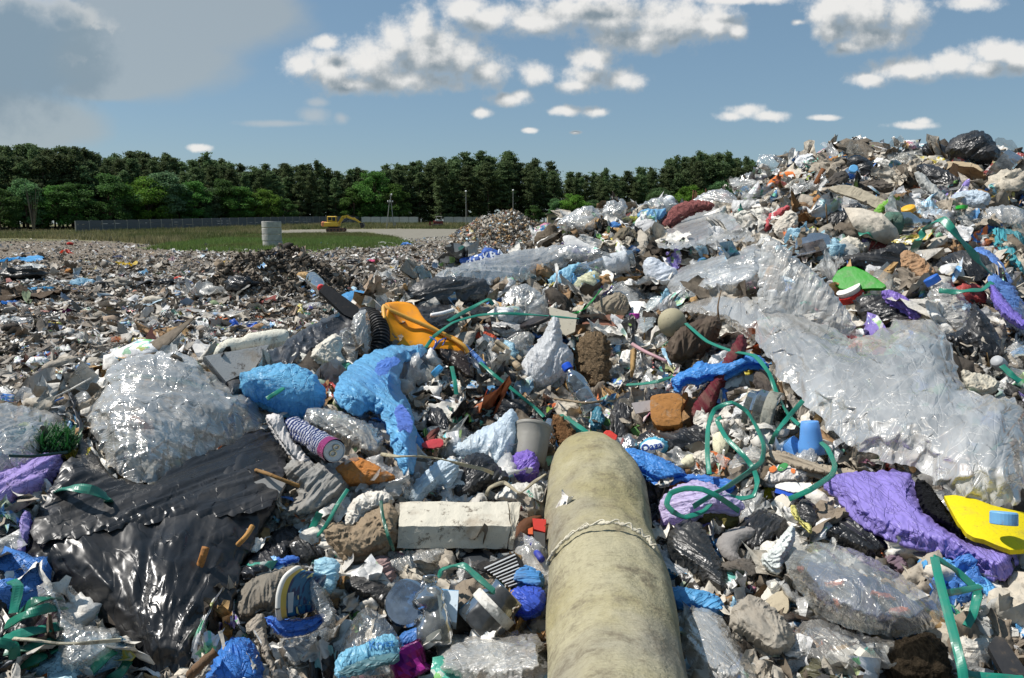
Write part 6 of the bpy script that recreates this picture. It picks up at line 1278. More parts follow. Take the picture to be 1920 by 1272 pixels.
def prism(name, label, cat, front, back, col, style='foam', thick=None, D=None, lift=.05, group=None, near=11):
    """box-like block: front face quad and the far edge of its top face, in pixels"""
    f = pts(front); b = pts(back)      # front: TL TR BR BL   back: top far-left, top far-right
    base = hit([f[3][0], f[2][0]], [f[3][1], f[2][1]], lift, near=near); d0 = np.linalg.norm(base - CAM, axis=1).mean()
    BL = CAM + ray(*f[3]) * d0; BR = CAM + ray(*f[2]) * d0; TL = CAM + ray(*f[0]) * d0; TR = CAM + ray(*f[1]) * d0
    TL = BL + np.array([0, 0, 1.0]) * np.linalg.norm(TL - BL) * .9 + (TL - BL) * .12; TR = BR + np.array([0, 0, 1.0]) * np.linalg.norm(TR - BR) * .9 + (TR - BR) * .12
    TL = CAM + ray(*f[0]) * np.linalg.norm(TL - CAM); TR = CAM + ray(*f[1]) * np.linalg.norm(TR - CAM)
    def on_plane(px):                  # top face is level, tipped a little to the viewer
        n = norm(np.array([0, -.25, 1.0])); r = ray(*px); t = ((TL + TR) / 2 - CAM) @ n / (r @ n); return CAM + r * t
    FL, FR = on_plane(b[0]), on_plane(b[1]); dn = np.array([0, 0, -np.linalg.norm(TL - BL)]); GL, GR = FL + dn, FR + dn
    C = np.array([BL, BR, TR, TL, GL, GR, FR, FL]); return C
def grid_box(C, n=(26, 8, 8), amp=.0, sd=0):
    """eight corners -> dense box mesh with slightly uneven faces"""
    V = []; Fc = []
    faces = [(0, 1, 2, 3), (1, 5, 6, 2), (3, 2, 6, 7), (4, 0, 3, 7), (5, 4, 7, 6), (4, 5, 1, 0)]
    for f in faces:
        a, b, c, d = [C[i] for i in f]; nu = n[0] if f in (faces[0], faces[2], faces[4], faces[5]) else n[1]; nv = n[2]; o = len(V)
        for j in range(nv + 1):
            for i in range(nu + 1):
                u, v = i / nu, j / nv; V.append((a * (1 - u) + b * u) * (1 - v) + (d * (1 - u) + c * u) * v)
        for j in range(nv):
            for i in range(nu): k = o + j * (nu + 1) + i; Fc.append([k, k + 1, k + nu + 2, k + nu + 1])
    V = np.array(V); s = 1 / max(np.ptp(V[:, 0]), .05); q = V
    for k in range(3): V = V.copy(); V[:, k] += amp * fbm(q[:, 0] * s * 6 + k * 9, q[:, 1] * s * 6, q[:, 2] * s * 6, 3, sd + k)
    c = V.mean(0); return V, Fc
# white polystyrene block
C = prism('foam_block', '', '', '748,987 957,987 949,1030 745,1028', '750,941 951,941', '')
V, Fc = grid_box(C, (40, 10, 10), .0025, 5); o_ = C[0]; root = empty('foam_block', o_, 'long dirty white polystyrene block left of the roll', 'foam block'); root['_o'] = list(map(float, o_))
mk_obj('block', mk_mesh('block', V - o_, Fc, [mat('foam', '#c9c3b3', 'obj', 1.3)], False), root)
C2 = C.copy(); E = np.array([C[1], C[2], C[6], C[5]]); e = norm(C[1] - C[0])
tip = [CAM + ray(966, 1000) * np.linalg.norm(C[2] - CAM) , CAM + ray(977, 942) * np.linalg.norm(C[6] - CAM)]
C3 = np.array([C[1] + e * .004, C[1] + e * .012, tip[0], C[2] + e * .003, C[5] + e * .004, C[5] + e * .02, tip[1], C[6] + e * .003])
V, Fc = grid_box(C3, (6, 6, 6), .003, 8); mk_obj('end_piece', mk_mesh('end_piece', V - o_, Fc, [mat('foam', '#c0b9a8', 'obj', 1.3)], False), root)
HERO.append(('white polystyrene block', 850, 985, pts('745,940 975,940 950,1030 745,1030'), 'foam'))

# crushed striped can
def can():
    a, b = path3('548,800,.10 626,846,.13'); b = b + norm(CAM - b) * .02
    root = empty('drink_can', a, 'crushed blue striped drink can with its lid facing the viewer', 'drink can'); root['_o'] = list(map(float, a)); HERO.append(('crushed drink can', 590, 828, pts('540,790 570,790 640,830 640,868 610,865 555,830'), 'can'))
    ax = b - a; L = np.linalg.norm(ax); T = ax / L; r = .0255; n, m = 48, 40
    tc = norm(CAM - b); X = norm(np.cross(T, tc)); Y = np.cross(X, T); V = []; th = np.linspace(0, 2 * math.pi, n, endpoint=False)
    for i in range(m + 1):
        t = i / m; sq = 1 - .38 * math.sin(math.pi * min(1, t * 1.15)) ** .8; zz = a + ax * t
        w = 1 - .22 * np.clip(ridge(np.cos(th) * 1.4, np.sin(th) * 1.4, t * 5, 2, 4) - .35, 0, 1) * math.sin(math.pi * min(.97, t + .03))
        V.append(zz + (r * 1.05 * w * np.cos(th))[:, None] * X + (r * sq * w * np.sin(th))[:, None] * Y)
    V = np.concatenate(V); Fc = [[i * n + j, i * n + (j + 1) % n, (i + 1) * n + (j + 1) % n, (i + 1) * n + j] for i in range(m) for j in range(n)] + [list(range(n))[::-1]]
    uv = np.stack([np.tile(th, m + 1), np.repeat(np.linspace(0, 1, m + 1), n)], -1)
    N = NT('can_print'); u = N.n('ShaderNodeUVMap'); s = N.n('ShaderNodeSeparateXYZ'); N.l(u.outputs[0], s.inputs[0])
    nz = N.noise(u.outputs[0], 3, 2); ph = N.math('ADD', N.math('MULTIPLY', s.outputs[1], 115), N.math('MULTIPLY', nz, 6)); st = N.ramp(N.math('SINE', ph), .1, .4)
    brk = N.ramp(N.noise(u.outputs[0], 9, 2), .35, .42); c = N.mix(N.math('MULTIPLY', st, brk), (.02, .035, .14), (.55, .55, .60)); c = N.mix(N.ramp(s.outputs[1], .86, .88), c, (.28, .03, .14))
    m_ = N.done(N.bsdf(c, .25, .6, N.bump(N.noise(u.outputs[0], 5, 4), .01, .3), **{'Metallic': .3}))
    mk_obj('can_body', mk_mesh('can_body', V - a, Fc, [m_], True, uv=uv), root)
    Tl = norm(T * .45 + tc * .75); Xl = norm(np.cross(Tl, [0, 0, 1.0])); Yl = np.cross(Xl, Tl); c0 = b + Tl * .004
    mb = MB(); V = []; 
    for rr, dz in ((.0235, -.012), (.0235, 0), (.0218, .001), (.0208, -.004), (.0, -.004)): V += [c0 + (rr * np.cos(t)) * Xl + (rr * np.sin(t)) * Yl + Tl * dz for t in th]
    mb.add(V, [[i * n + j, i * n + (j + 1) % n, (i + 1) * n + (j + 1) % n, (i + 1) * n + j] for i in range(4) for j in range(n)]); lid = mb.build('can_lid', mat('metal', '#b9bcc2', 'obj', 2), root, loc=a)
    for s, rr in ((-.008, .006), (.0045, .0065)):
        mb = MB(); t = np.linspace(0, 2 * math.pi, 20); mb.tube([c0 + Xl * (s * .6 + rr * math.cos(q)) + Yl * (-s + rr * .85 * math.sin(q)) + Tl * .001 for q in t], .0016, 6, False); mb.build('ring_pull', mat('metal', '#d8c9a8', 'obj'), lid, loc=a, smooth=True)
can()

# margarine tub with yellow rim, lying on its side
def tub():
    c = hit([560], [1150], .13, near=11)[0]; c = CAM + ray(560, 1118) * np.linalg.norm(c - CAM) * .98
    root = empty('margarine_tub', c, 'tipped plastic tub with white and yellow rim and navy print', 'tub'); root['_o'] = list(map(float, c)); HERO.append(('tipped tub', 565, 1110, pts('523,1160 525,1100 550,1068 580,1070 590,1120 570,1160'), 'tub'))
    D = np.linalg.norm(c - CAM); s = D / F; P = lambda x, y, dz=0: CAM + ray(x, y) * (D + dz)
    rim = np.array([P(524, 1140, .0), P(526, 1112, -.004), P(536, 1085, -.004), P(552, 1070, 0), P(562, 1066, .02), P(566, 1072, .05), P(560, 1095, .07), P(545, 1130, .07), P(535, 1155, .05), P(527, 1160, .02)]); rim = catmull(np.vstack([rim, rim[:1]]), 6)[:-1]
    shift = P(606, 1112, .03) - P(552, 1112, 0); bot = rim.mean(0) + shift + (rim - rim.mean(0)) * .74; n = len(rim)
    V = []; K = 12
    for k in range(K + 1): V.append(rim * (1 - k / K) + bot * (k / K))
    V = np.concatenate(V); Fc = [[k * n + j, k * n + (j + 1) % n, (k + 1) * n + (j + 1) % n, (k + 1) * n + j] for k in range(K) for j in range(n)] + [[K * n + j for j in range(n)]]
    uv = np.stack([np.tile(np.linspace(0, 1, n), K + 1), np.repeat(np.linspace(0, 1, K + 1), n)], -1)
    N = NT('tub_print'); u = N.n('ShaderNodeUVMap'); s_ = N.n('ShaderNodeSeparateXYZ'); N.l(u.outputs[0], s_.inputs[0]); y = s_.outputs[1]
    c1 = N.mix(N.ramp(N.noise(u.outputs[0], 7, 3), .45, .5), (.012, .03, .10), (.02, .13, .25)); c1 = N.mix(N.ramp(N.noise(u.outputs[0], 5, 2), .6, .63), c1, (.62, .56, .20))
    c1 = N.mix(N.ramp(y, .19, .21), (.62, .46, .10), c1)
    mk_obj('tub_wall', mk_mesh('tub_wall', V - c, Fc, [N.done(N.bsdf(c1, .35, .5))], True, uv=uv), root)
    mb = MB(); mb.tube(np.vstack([rim, rim[:1]]) + norm(rim.mean(0) - bot.mean(0)) * .003, .0042, 8, False); mb.build('tub_rim', mat('rigid', '#e0ddd4', 'obj'), root, smooth=True, loc=c)
    # bar-code style panel
    q = [P(540, 1112, -.006), P(551, 1110, -.006), P(549, 1148, -.003), P(540, 1150, -.003)]; mb = MB(); mb.add(np.array(q), [[0, 1, 2, 3]]); mb.add(np.array(q) + norm(c - CAM) * .0015, [[3, 2, 1, 0]]); mb.build('print_panel', mat('plainpaint', '#a9adb0', 'obj'), root, loc=c)
tub()

# yellow broken chute
def chute():
    D = float(np.linalg.norm(hit([770], [655], .05, near=11)[0] - CAM)); P = lambda x, y, dz=0: CAM + ray(x, y) * (D + dz)
    top = [(724, 568, .12), (745, 566, .16), (768, 570, .18), (786, 582, .16), (782, 596, .10), (768, 602, .05)]
    # profile across: back lip, floor, front lip, swept towards the lower right
    secs = []
    A = [((721, 575, .10), (724, 650, .0), (728, 655, -.02)), ]
    rows = [  # left edge (x,y,dz) ; bottom ; right lip
        [(722, 570, .10), (728, 575, .03), (722, 600, -.01), (724, 630, -.03), (727, 655, -.04)],
        [(745, 567, .16), (752, 596, .06), (748, 615, .00), (750, 638, -.02), (752, 655, -.03)],
        [(768, 570, .18), (775, 598, .08), (772, 620, .02), (772, 640, -.01), (775, 653, -.02)],
        [(783, 580, .16), (795, 606, .06), (795, 622, .02), (797, 642, -.01), (800, 652, -.02)],
        [(780, 594, .10), (815, 616, .05), (815, 630, .02), (817, 645, -.01), (820, 654, -.02)],
        [(812, 618, .06), (838, 628, .04), (838, 638, .02), (842, 650, .0), (845, 660, -.01)],
        [(850, 632, .05), (866, 640, .03), (868, 650, .02), (870, 658, .01), (872, 668, .0)]]
    G = np.array([[P(*q) for q in r] for r in rows])
    # dense bicubic-ish surface
    G = np.stack([catmull(G[:, j], 8) for j in range(5)], 1); G = np.stack([catmull(G[i], 6) for i in range(len(G))], 0); a, b = G.shape[:2]
    V = G.reshape(-1, 3); Fc = [[i * b + j, i * b + j + 1, (i + 1) * b + j + 1, (i + 1) * b + j] for i in range(a - 1) for j in range(b - 1)]
    c = V[0]; m = mat('rigid', '#e39216', 'obj', 1.2); me = mk_mesh('chute_shell', V - c, Fc, [m], True)
    root = empty('plastic_chute', c, 'broken orange-yellow plastic chute in the middle ground', 'plastic chute'); root['_o'] = list(map(float, c)); o = mk_obj('shell', me, root); md = o.modifiers.new('s', 'SOLIDIFY'); md.thickness = .006; md.offset = 0
    edge = [P(722, 574, .07), P(728, 577, .025), P(752, 597, .045), P(776, 600, .06), P(800, 610, .05), P(838, 628, .035), P(866, 642, .02), P(880, 655, .015)]
    edge = [P(721, 600, -.012), P(720, 575, .03), P(732, 582, .02), P(765, 597, .02), P(800, 612, .02), P(838, 630, .02), P(868, 648, .0), P(878, 662, .0)]
    mb = MB(); mb.tube(catmull(np.array(edge), 8), .0075, 8); mb.build('rolled_edge', mat('rigid', '#dba34a', 'obj'), root, smooth=True, loc=c)
    HERO.append(('yellow chute', 790, 620, pts('720,568 785,575 870,640 875,665 725,655'), 'rigid'))
chute()
S('burnt_bag', 'burnt brown-black plastic hanging from the end of the yellow chute', 'plastic', 'black', '#2b1d14', '815,648 845,652 875,660 890,690 886,715 865,705 845,690 825,678', bulge=.5, crumple=.1, lift=.06)
strap('blue_tie', 'purple-blue twisted plastic tie knotted on the chute', '806,632,.13 818,640,.14 812,655,.12 824,640,.14 836,634,.12 830,648,.12', '#4a62a8', w=.012, cat='tie', twist=300)

# corrugated hose
C = catmull(path3('690,592,.06 704,600,.08 714,622,.09 712,650,.06 700,668,.03'), 26); q = np.arange(len(C)); mb = MB(); mb.tube(C, .026 + .004 * np.sign(np.sin(q * 1.3)), 20)
o = mb.build('corrugated_hose', mat('rigid', '#17181a', 'obj'), smooth=False, loc=C[0]); o.location = C[0]; tag(o, 'black corrugated hose bend left of the yellow chute', 'hose'); HERO.append(('corrugated hose', 705, 630, None, 'hose'))

# boards at the right
S('green_board', 'bright green plastic board corner on the upper right mound', 'plastic board', 'rigid', '#178a0c', '1560,524 1570,508 1585,500 1602,500 1625,510 1648,526 1662,536 1656,541 1632,541 1600,544 1576,542 1564,534', thick=.02, tilt=.35, round_=0, crumple=0, bulge=.03, lift=.10)
S('yellow_board', 'broken bright yellow painted board at the right edge', 'board', 'card', '#d8c412', '1770,930 1790,928 1830,936 1862,948 1895,956 1925,962 1925,1030 1895,1032 1868,1022 1845,1012 1826,1008 1812,1000 1795,978 1780,950', thick=.012, tilt=.35, drape=2, rag=.0, crumple=.002, bulge=.02, lift=.10, round_=0)
S('rubber_crumb', 'crumbled black rubber strip between the violet bag and yellow board', 'rubber strip', 'fibre', '#26272a', '1715,896 1735,900 1752,922 1770,945 1788,975 1812,1003 1798,1004 1775,985 1745,975 1725,955 1720,925', thick=.03, drape=2, bulge=.4, crumple=.08, lift=.10)
bottle('blue_disc', 'pale blue round cap lying on the yellow board', '1882,984,.14', '1882,960,.16', .022, '#6fa6cf', prof=[(0, .95), (.05, 1), (.9, 1), (1, .93), (1.0, .7), (.8, .65)], style='rigid', cat='cap')
# blue foam tubes
bottle('foam_tube', 'tapered light blue foam tube beside the large clear film', '1522,852,.05', '1518,790,.13', .031, '#5f98d8', prof=[(0, .93), (.02, 1), (.98, .66), (1, .6)], style='rigid', cat='foam tube')
bottle('foam_tube', 'short light blue foam tube left of the tapered one', '1500,850,.04', '1476,832,.06', .026, '#5f98d8', prof=[(0, .9), (.05, 1), (.95, 1), (1, .8)], style='rigid', cat='foam tube')
slab('white_card', 'white paper corner left of the foam tubes', 'paper', '1458,838 1478,826 1490,838 1470,846', .002, '#d8d6d0', lift=.05)
# bottles, jars and cups
bottle('water_bottle', 'clear bottle with bright blue cap in the centre of the mound', '1112,772,.05', '1064,690,.17', .031, '#9fb0bd', cap='#1f55c8', dent=.12)
bottle('plastic_tube', 'long clear plastic bottle lying across the crest hollow', '1188,488,.08', '1062,514,.06', .055, '#c9d0d3', prof=[(0, .4), (.01, .97), (.05, 1), (.4, .95), (.5, .9), (.6, .72), (.8, .66), (.97, .66), (1, .6)], lab=(.1, .45, '#c4c9cd'), dent=.05)
bottle('green_bottle', 'dark green glass bottle lying on the upper right mound', '1664,420,.09', '1742,420,.09', .05, '#0c5a1c', prof=[(0, .5), (.01, .95), (.04, 1), (.5, 1), (.65, .7), (.75, .45), (.97, .38), (1, .4)], lab=(.0, .25, '#4f6f62'))
bottle('small_bottle', 'small water bottle with light blue cap near the skyline', '1592,345,.06', '1600,318,.16', .05, '#8fb2cc', cap='#6cb0e0', lab=(.25, .55, '#4f8fd0'))
bottle('clear_cup', 'ribbed clear plastic cup below the green and yellow bag', '1640,442,.03', '1642,410,.14', .065, '#b9b3a8', prof=[(0, .75), (.02, .8), (1, 1), (1, .93), (.1, .72)], cat='cup')
bottle('clear_jar', 'clear plastic tub near the right edge below the summit', '1866,308,.06', '1896,326,.06', .10, '#b2b8ba', prof=[(0, .8), (.04, 1), (.9, 1), (1, .9)], cat='tub')
bottle('clear_bowl', 'clear plastic bowl above the leaflet on the upper mound', '1526,470,.02', '1518,438,.10', .11, '#b8aaa6', prof=[(0, 1), (.06, .98), (.1, .85), (.6, .72), (.9, .4), (1, .1)], cat='bowl', dent=.06)
bottle('white_cup', 'crushed white and red cup below the bright green board', '1600,562,.05', '1590,542,.12', .042, '#d9d5d0', prof=[(0, .7), (.05, .75), (.55, .85), (1, 1), (1, .92), (.3, .6)], style='rigid', cat='cup', lab=(.05, .6, '#c43530'))
bottle('screw_top', 'blue ring cap in the brown paper at upper right', '1752,532,.08', '1744,520,.10', .024, '#2c63b8', prof=[(0, .9), (.05, 1), (.9, 1), (1, .9), (1, .5), (.6, .45)], style='rigid', cat='cap')
bottle('glass_jar', 'round clear jar lying in the green strap loops', '1462,782,.05', '1402,768,.06', .062, '#8f9590', prof=[(0, .7), (.03, .92), (.08, .98), (.55, .98), (.62, 1), (.68, 1), (.75, .9), (.8, .86), (1, .86)], lab=(.05, .4, '#8a8a80'), cat='jar')
bottle('clear_cup', 'dirty translucent plastic beaker left of the violet bag ball', '990,872,.04', '1000,800,.10', .047, '#8f8c84', prof=[(0, .86), (.02, .9), (.9, 1), (.93, 1.05), (1, 1.05), (1, .9), (.1, .8)], style='rigid', cat='beaker')
bottle('clear_pack', 'clear crinkled plastic cup beside the beaker', '1022,840,.05', '1030,790,.09', .03, '#b5b3ab', dent=.3, cat='cup')
bottle('dark_jar', 'dark glass jar with white label near the deep blue bag', '888,1182,.05', '955,1110,.10', .042, '#28261f', prof=[(0, .6), (.03, .95), (.08, 1), (.6, 1), (.7, .9), (.78, .8), (1, .8)], lab=(.45, .66, '#cfcdc6'), cat='jar')
bottle('dark_dish', 'shiny dark round dish under the white foam block', '882,1062,.02', '878,1045,.05', .055, '#33373b', prof=[(0, 1), (.3, .96), (.7, .7), (1, .1)], style='rigid', cat='dish')
bottle('blue_bottle_base', 'blue-clear bottle base seen end-on left of the clear bottle', '760,1128,.10', '784,1134,.03', .042, '#7fa2c4', prof=[(0, .3), (.02, .55), (.03, .9), (.12, 1), (1, 1)], dent=.12)
bottle('clear_bottle', 'crushed clear narrow bottle below the crumpled film', '815,1215,.05', '804,1082,.12', .034, '#bcbfbb', prof=[(0, .8), (.05, 1), (.35, .95), (.5, .8), (.65, 1), (.8, .7), (.9, .5), (1, .45)], dent=.35)
bottle('purple_can', 'crushed purple can at the bottom edge', '782,1272,.05', '755,1215,.07', .034, '#7a1f68', prof=[(0, .8), (.03, .93), (.08, 1), (.9, 1), (1, .85)], style='metal', dent=.35, cat='drink can')
bottle('paper_disc', 'white paper coffee cup sleeve piece below the clear bottle', '812,1205,.06', '806,1196,.07', .022, '#d8d4cc', prof=[(0, .9), (1, 1), (1, .8), (.2, .7)], style='rigid', cat='lid')
bottle('white_disc', 'white cup lid under the blue cap at right', '1880,690,.05', '1868,676,.07', .018, '#a9abad', prof=[(0, .7), (.3, 1), (.7, 1), (1, .85)], style='rigid', cat='lid')
bottle('blue_disc', 'pale blue round lid in the rubbish right of the blue sack', '824,700,.09', '816,692,.10', .02, '#4aa6de', prof=[(0, .9), (.2, 1), (.9, 1), (1, .9)], style='rigid', cat='lid')
bottle('plastic_ring', 'brown plastic ring above the bubble bag', '1830,468,.06', '1822,460,.08', .02, '#7a6a5c', prof=[(0, .9), (1, 1)], style='rigid', cat='cup')
bottle('black_disc', 'dark round disc standing below the printed milky bag', '1004,606,.06', '1002,600,.075', .062, '#2f2a2b', prof=[(0, .97), (.2, 1), (.8, 1), (1, .97)], style='rigid', cat='disc')
bottle('screw_top', 'magenta bottle cap right of the grey fabric heap', '1190,598,.06', '1190,588,.08', .022, '#b02a9a', prof=[(0, 1), (.9, 1), (1, .9)], style='rigid', cat='cap')
bottle('screw_top', 'yellow cap on the upper right mound', '1704,396,.06', '1702,388,.10', .032, '#d8a52c', prof=[(0, 1), (.8, .95), (1, .6)], style='rigid', cat='cap')
bottle('screw_top', 'small bright green cap left of the blue film bag', '1803,392,.08', '1803,386,.09', .024, '#2fae3a', prof=[(0, 1), (.9, 1), (1, .8)], style='rigid', cat='cap')
bottle('tall_bottle', 'clear bottle with red cap lying behind the black bar', '585,522,.1', '602,540,.1', .035, '#b7c0c4', cap='#d33a3a', D=(4.2, 3.9))
# crushed mineral water bottle with label at the bottom
wbt = S('crushed_bottle', 'flattened blue-clear water bottle with printed label at the bottom', 'bottle', 'film2', '#86a6bf', '622,1290 628,1240 645,1195 665,1155 682,1138 700,1140 735,1172 750,1200 752,1255 750,1290', bulge=.7, tilt=.55, lift=.09, crumple=.06, fold=80)
lb = S('bottle_label', None, None, 'bag', '#6fb4dc', '624,1275 632,1225 660,1212 680,1210 712,1190 746,1188 750,1240 700,1250 660,1268', parent=wbt, tilt=.55, lift=.118, bulge=.55, fold=80, noh=True)
S('label_band', None, None, 'bag', '#3f6f78', '626,1262 655,1248 690,1232 748,1222 750,1244 705,1252 660,1272', parent=wbt, tilt=.55, lift=.124, bulge=.5, noh=True)
write(wbt, 'Krysz', 715, 1208, 15, 8, '#2f6fa8', on=lb, bold=.02)
S('blue_plastic', 'strong blue plastic piece right of the flattened water bottle', 'plastic piece', 'bag', '#2f74c0', '748,1190 770,1180 790,1172 794,1190 790,1206 768,1214 752,1212', bulge=.5, lift=.07)
S('tub_film', 'clear torn bag folded over the tipped tub', 'plastic bag', 'film2', '#a9bac4', '575,1064 592,1080 612,1110 628,1140 630,1165 608,1180 590,1150 575,1120', tilt=.6, lift=.14, bulge=.4, fold=60)
# light blue box
slab('milk_carton', 'small light blue and white carton near the narrow bottle', 'carton', '819,1106 860,1108 856,1168 826,1160', .03, '#cfdde6', lift=.08, tilt=.6)
slab('carton_print', 'blue printed half of the small carton', 'carton', '819,1105 860,1107 858,1140 820,1132', .031, '#5f9cc8', lift=.082, tilt=.6)
# ball
ball('round_ball', 'egg-like dirty cream ball beside the burnt cloth roll', 'ball', 1260, 605, 26, '#a39b80', D=float(np.linalg.norm(hit([1255], [632], .06, near=11)[0] - CAM)), squash=(1.0, 1.0, 1.02), style='card')

# =============== green strapping and tapes
G = 'green packing straps'
strap('green_strap', 'green strap looping from the ball down along the large clear film', '1286,607,.13 1325,640,.14 1370,658,.15 1415,668,.15 1442,700,.13 1455,735,.11 1480,780,.10 1520,815,.09 1550,840,.09 1565,872,.09 1558,892,.10 1520,918,.10 1480,936,.08', twist=25)
strap('green_strap', 'tall green strap arch right of the sponge square', '1330,890,.09 1326,850,.11 1328,800,.13 1340,768,.15 1372,755,.16 1400,772,.14 1418,800,.12 1432,835,.10 1428,865,.10 1400,888,.10 1368,910,.10 1335,928,.10 1300,950,.10', twist=60, flat=.3)
strap('green_strap', 'green strap crossing inside the tall arch', '1352,782,.14 1345,790,.13 1362,822,.12 1392,852,.11 1412,878,.10 1420,905,.10 1412,930,.09 1385,935,.08 1350,925,.08', twist=-40, flat=.3)
strap('green_strap', 'green strap rising from the clear bag to the large clear film', '1505,752,.14 1480,780,.13 1458,808,.12 1445,832,.08', flat=.2)
strap('green_strap', 'green strap curl standing on the lilac bag', '1385,958,.08 1352,935,.13 1318,918,.14 1285,916,.14 1258,925,.13 1250,945,.12 1262,960,.11 1285,970,.09 1320,958,.08 1345,930,.07', twist=20, flat=.2)
strap('green_strap', 'long diagonal green strap above the far end of the roll', '900,680,.10 925,702,.11 950,722,.11 975,742,.10 1000,762,.08 1020,782,.06', twist=8)
strap('green_strap', 'wide green strap ending beside the roll end', '1062,782,.09 1085,800,.10 1108,815,.10 1132,822,.09 1152,838,.08', w=.03, twist=6)
strap('green_strap', 'second green strap half hidden beside the wide one', '1052,778,.06 1078,805,.07 1100,812,.06', w=.03)
strap('green_strap', 'short upright green strap right of the blue sack', '847,688,.10 852,712,.09 856,740,.07', w=.028)
strap('green_strap', 'green strap arching over the yellow chute to the black disc', '798,652,.10 815,630,.12 850,605,.13 895,592,.13 940,588,.13 990,590,.12 1040,594,.11 1085,598,.10', twist=15)
strap('green_strap', 'dark green strap leaning behind the chute', '840,602,.09 880,580,.10 915,562,.10 925,572,.08', w=.03)
strap('green_strap', 'short green strap bridging the black bag and maroon cloth', '1175,722,.09 1205,720,.10 1235,715,.10 1262,706,.09')
strap('green_strap', 'green strap bow beside the dark green bottle', '1712,472,.12 1722,450,.18 1735,430,.22 1752,416,.26 1768,412,.28 1785,430,.26 1808,458,.22 1835,488,.18 1856,512,.12', w=.055)
strap('green_strap', 'green strap across the long drooping black bag', '1760,545,.10 1790,548,.12 1818,545,.13 1842,543,.12 1860,530,.12', w=.035)
strap('green_strap', 'green strap near the clear cup on the upper mound', '1610,440,.08 1628,438,.10 1645,448,.08', w=.05)
strap('green_strap', 'green strap end at the far right below the drooping bag', '1878,686,.06 1895,702,.06 1912,716,.05', w=.035)
strap('green_strap', 'green strap running straight down at the bottom right', '1752,1046,.16 1758,1075,.16 1768,1115,.16 1780,1160,.15 1792,1205,.14 1803,1250,.13 1808,1290,.12', w=.028, flat=.2)
strap('green_strap', 'green strap folded over the top of the vertical strap', '1752,1046,.16 1772,1056,.15 1795,1072,.13 1825,1100,.11 1834,1118,.10 1825,1150,.09 1812,1175,.08', w=.026)
strap('green_strap', 'green cross strap over the vertical strap', '1775,1112,.15 1800,1108,.14 1838,1100,.12', w=.022, flat=.2)
strap('green_strap', 'green strap along the bottom right edge', '1812,1262,.10 1840,1268,.10 1880,1272,.10 1920,1274,.10', w=.026)
strap('green_strap', 'green strap upright behind the vertical one', '1822,1060,.05 1834,1090,.06 1828,1130,.06 1820,1165,.05', w=.026)
strap('green_strap', 'green strap arch over the dark jar', '822,1080,.10 832,1068,.12 855,1060,.14 872,1062,.14 895,1082,.13 925,1108,.12 952,1130,.09', w=.024, twist=12)
strap('green_strap', 'green strap leaning right of the grey rag', '592,1008,.05 612,985,.08 632,948,.10 652,918,.11', w=.017)
strap('green_strap', 'wide green strap below the grey rag', '580,1006,.05 588,985,.07 600,962,.09', w=.03)
strap('green_strap', 'dark green blade of strap standing by the white foam block', '714,940,.13 718,970,.12 728,1005,.11 738,1032,.08', col='#1c5a48', w=.014)
strap('green_strap', 'dark green strap at the left edge on the lilac bag', '16,855,.14 60,856,.15 95,852,.15 126,848,.14', col='#0c3430', w=.011, flat=0)
strap('green_strap', 'green strap curving under the tarpaulin at the left', '100,922,.08 130,915,.13 170,918,.14 200,932,.12 205,945,.08', w=.036)
strap('green_strap', 'green strap inside the pale clear heap', '205,712,.06 240,705,.08 290,708,.09 340,715,.09 380,728,.08 412,745,.06', w=.03)
strap('green_strap', 'green cross strap lying on the round blue bag', '500,748,.16 516,738,.17 532,728,.17', w=.022)
for i, (q, l) in enumerate([('22,1090,.10 34,1100,.12 26,1150,.10', 'topmost standing'), ('36,1150,.08 60,1130,.12 85,1122,.12 108,1122,.08', 'highest curved'), ('12,1172,.08 50,1152,.12 90,1140,.12 120,1140,.08', 'second curved'), ('2,1200,.06 40,1188,.10 90,1178,.10 130,1172,.08', 'third'),
                            ('10,1222,.06 50,1215,.08 95,1205,.08 125,1200,.06', 'fourth'), ('30,1250,.05 70,1235,.07 110,1215,.06', 'fifth'), ('160,1272,.06 190,1240,.08 215,1222,.08', 'right hand'), ('190,1285,.05 225,1262,.07 240,1240,.07', 'rightmost'), ('-10,1215,.10 0,1205,.11 25,1212,.10 28,1235,.08', 'leftmost')]):
    strap('green_strap', l + ' green strap of the tangle at the bottom left', q, w=.032, twist=random.uniform(-30, 30), col=['#1f7a66', '#17604c', '#1b6e58'][i % 3])
strap('green_rope', 'bright green rope above the reddish brown board', '1058,592,.08 1078,588,.10 1098,578,.11 1112,562,.12 1128,542,.11', col='#1f9a3c', w=.018, cat='rope', twist=500)
strap('beige_tape', 'beige woven tape tied across the pale ribbons', '714,852,.10 745,856,.12 790,856,.12 830,862,.12 870,872,.11 905,880,.09 925,888,.07', col='#b8ae92', w=.017, cat='tape', twist=160, style='cloth')
strap('beige_tape', 'beige woven tape running to the roll over the white cloth bag', '912,930,.06 918,915,.08 945,905,.08 975,925,.09 1000,905,.10 1022,890,.08', col='#a59c85', w=.018, cat='tape', twist=40, style='cloth')
strap('beige_tape', 'pale twisted tape over the green strap tangle at bottom left', '26,1198,.12 60,1200,.15 110,1207,.15 160,1206,.15 226,1200,.12', col='#bdb6a0', w=.012, cat='tape', twist=120, style='cloth')
rod('wood_stick', 'orange-brown stick poking from the tarpaulin tear', 'stick', '366,1082,.08 377,1055,.11 386,1026,.13', .0068, '#a5703c')
rod('wood_stick', 'thin pale wood splinter above the tarpaulin tear', 'stick', '446,1022,.08 462,1005,.10 474,986,.11', .0048, '#b98a50')
rod('wood_stick', 'bent brown stick over the broken clear tray', 'stick', '480,882,.10 500,888,.11 530,900,.11 562,912,.09', .0042, '#8f6c3f')
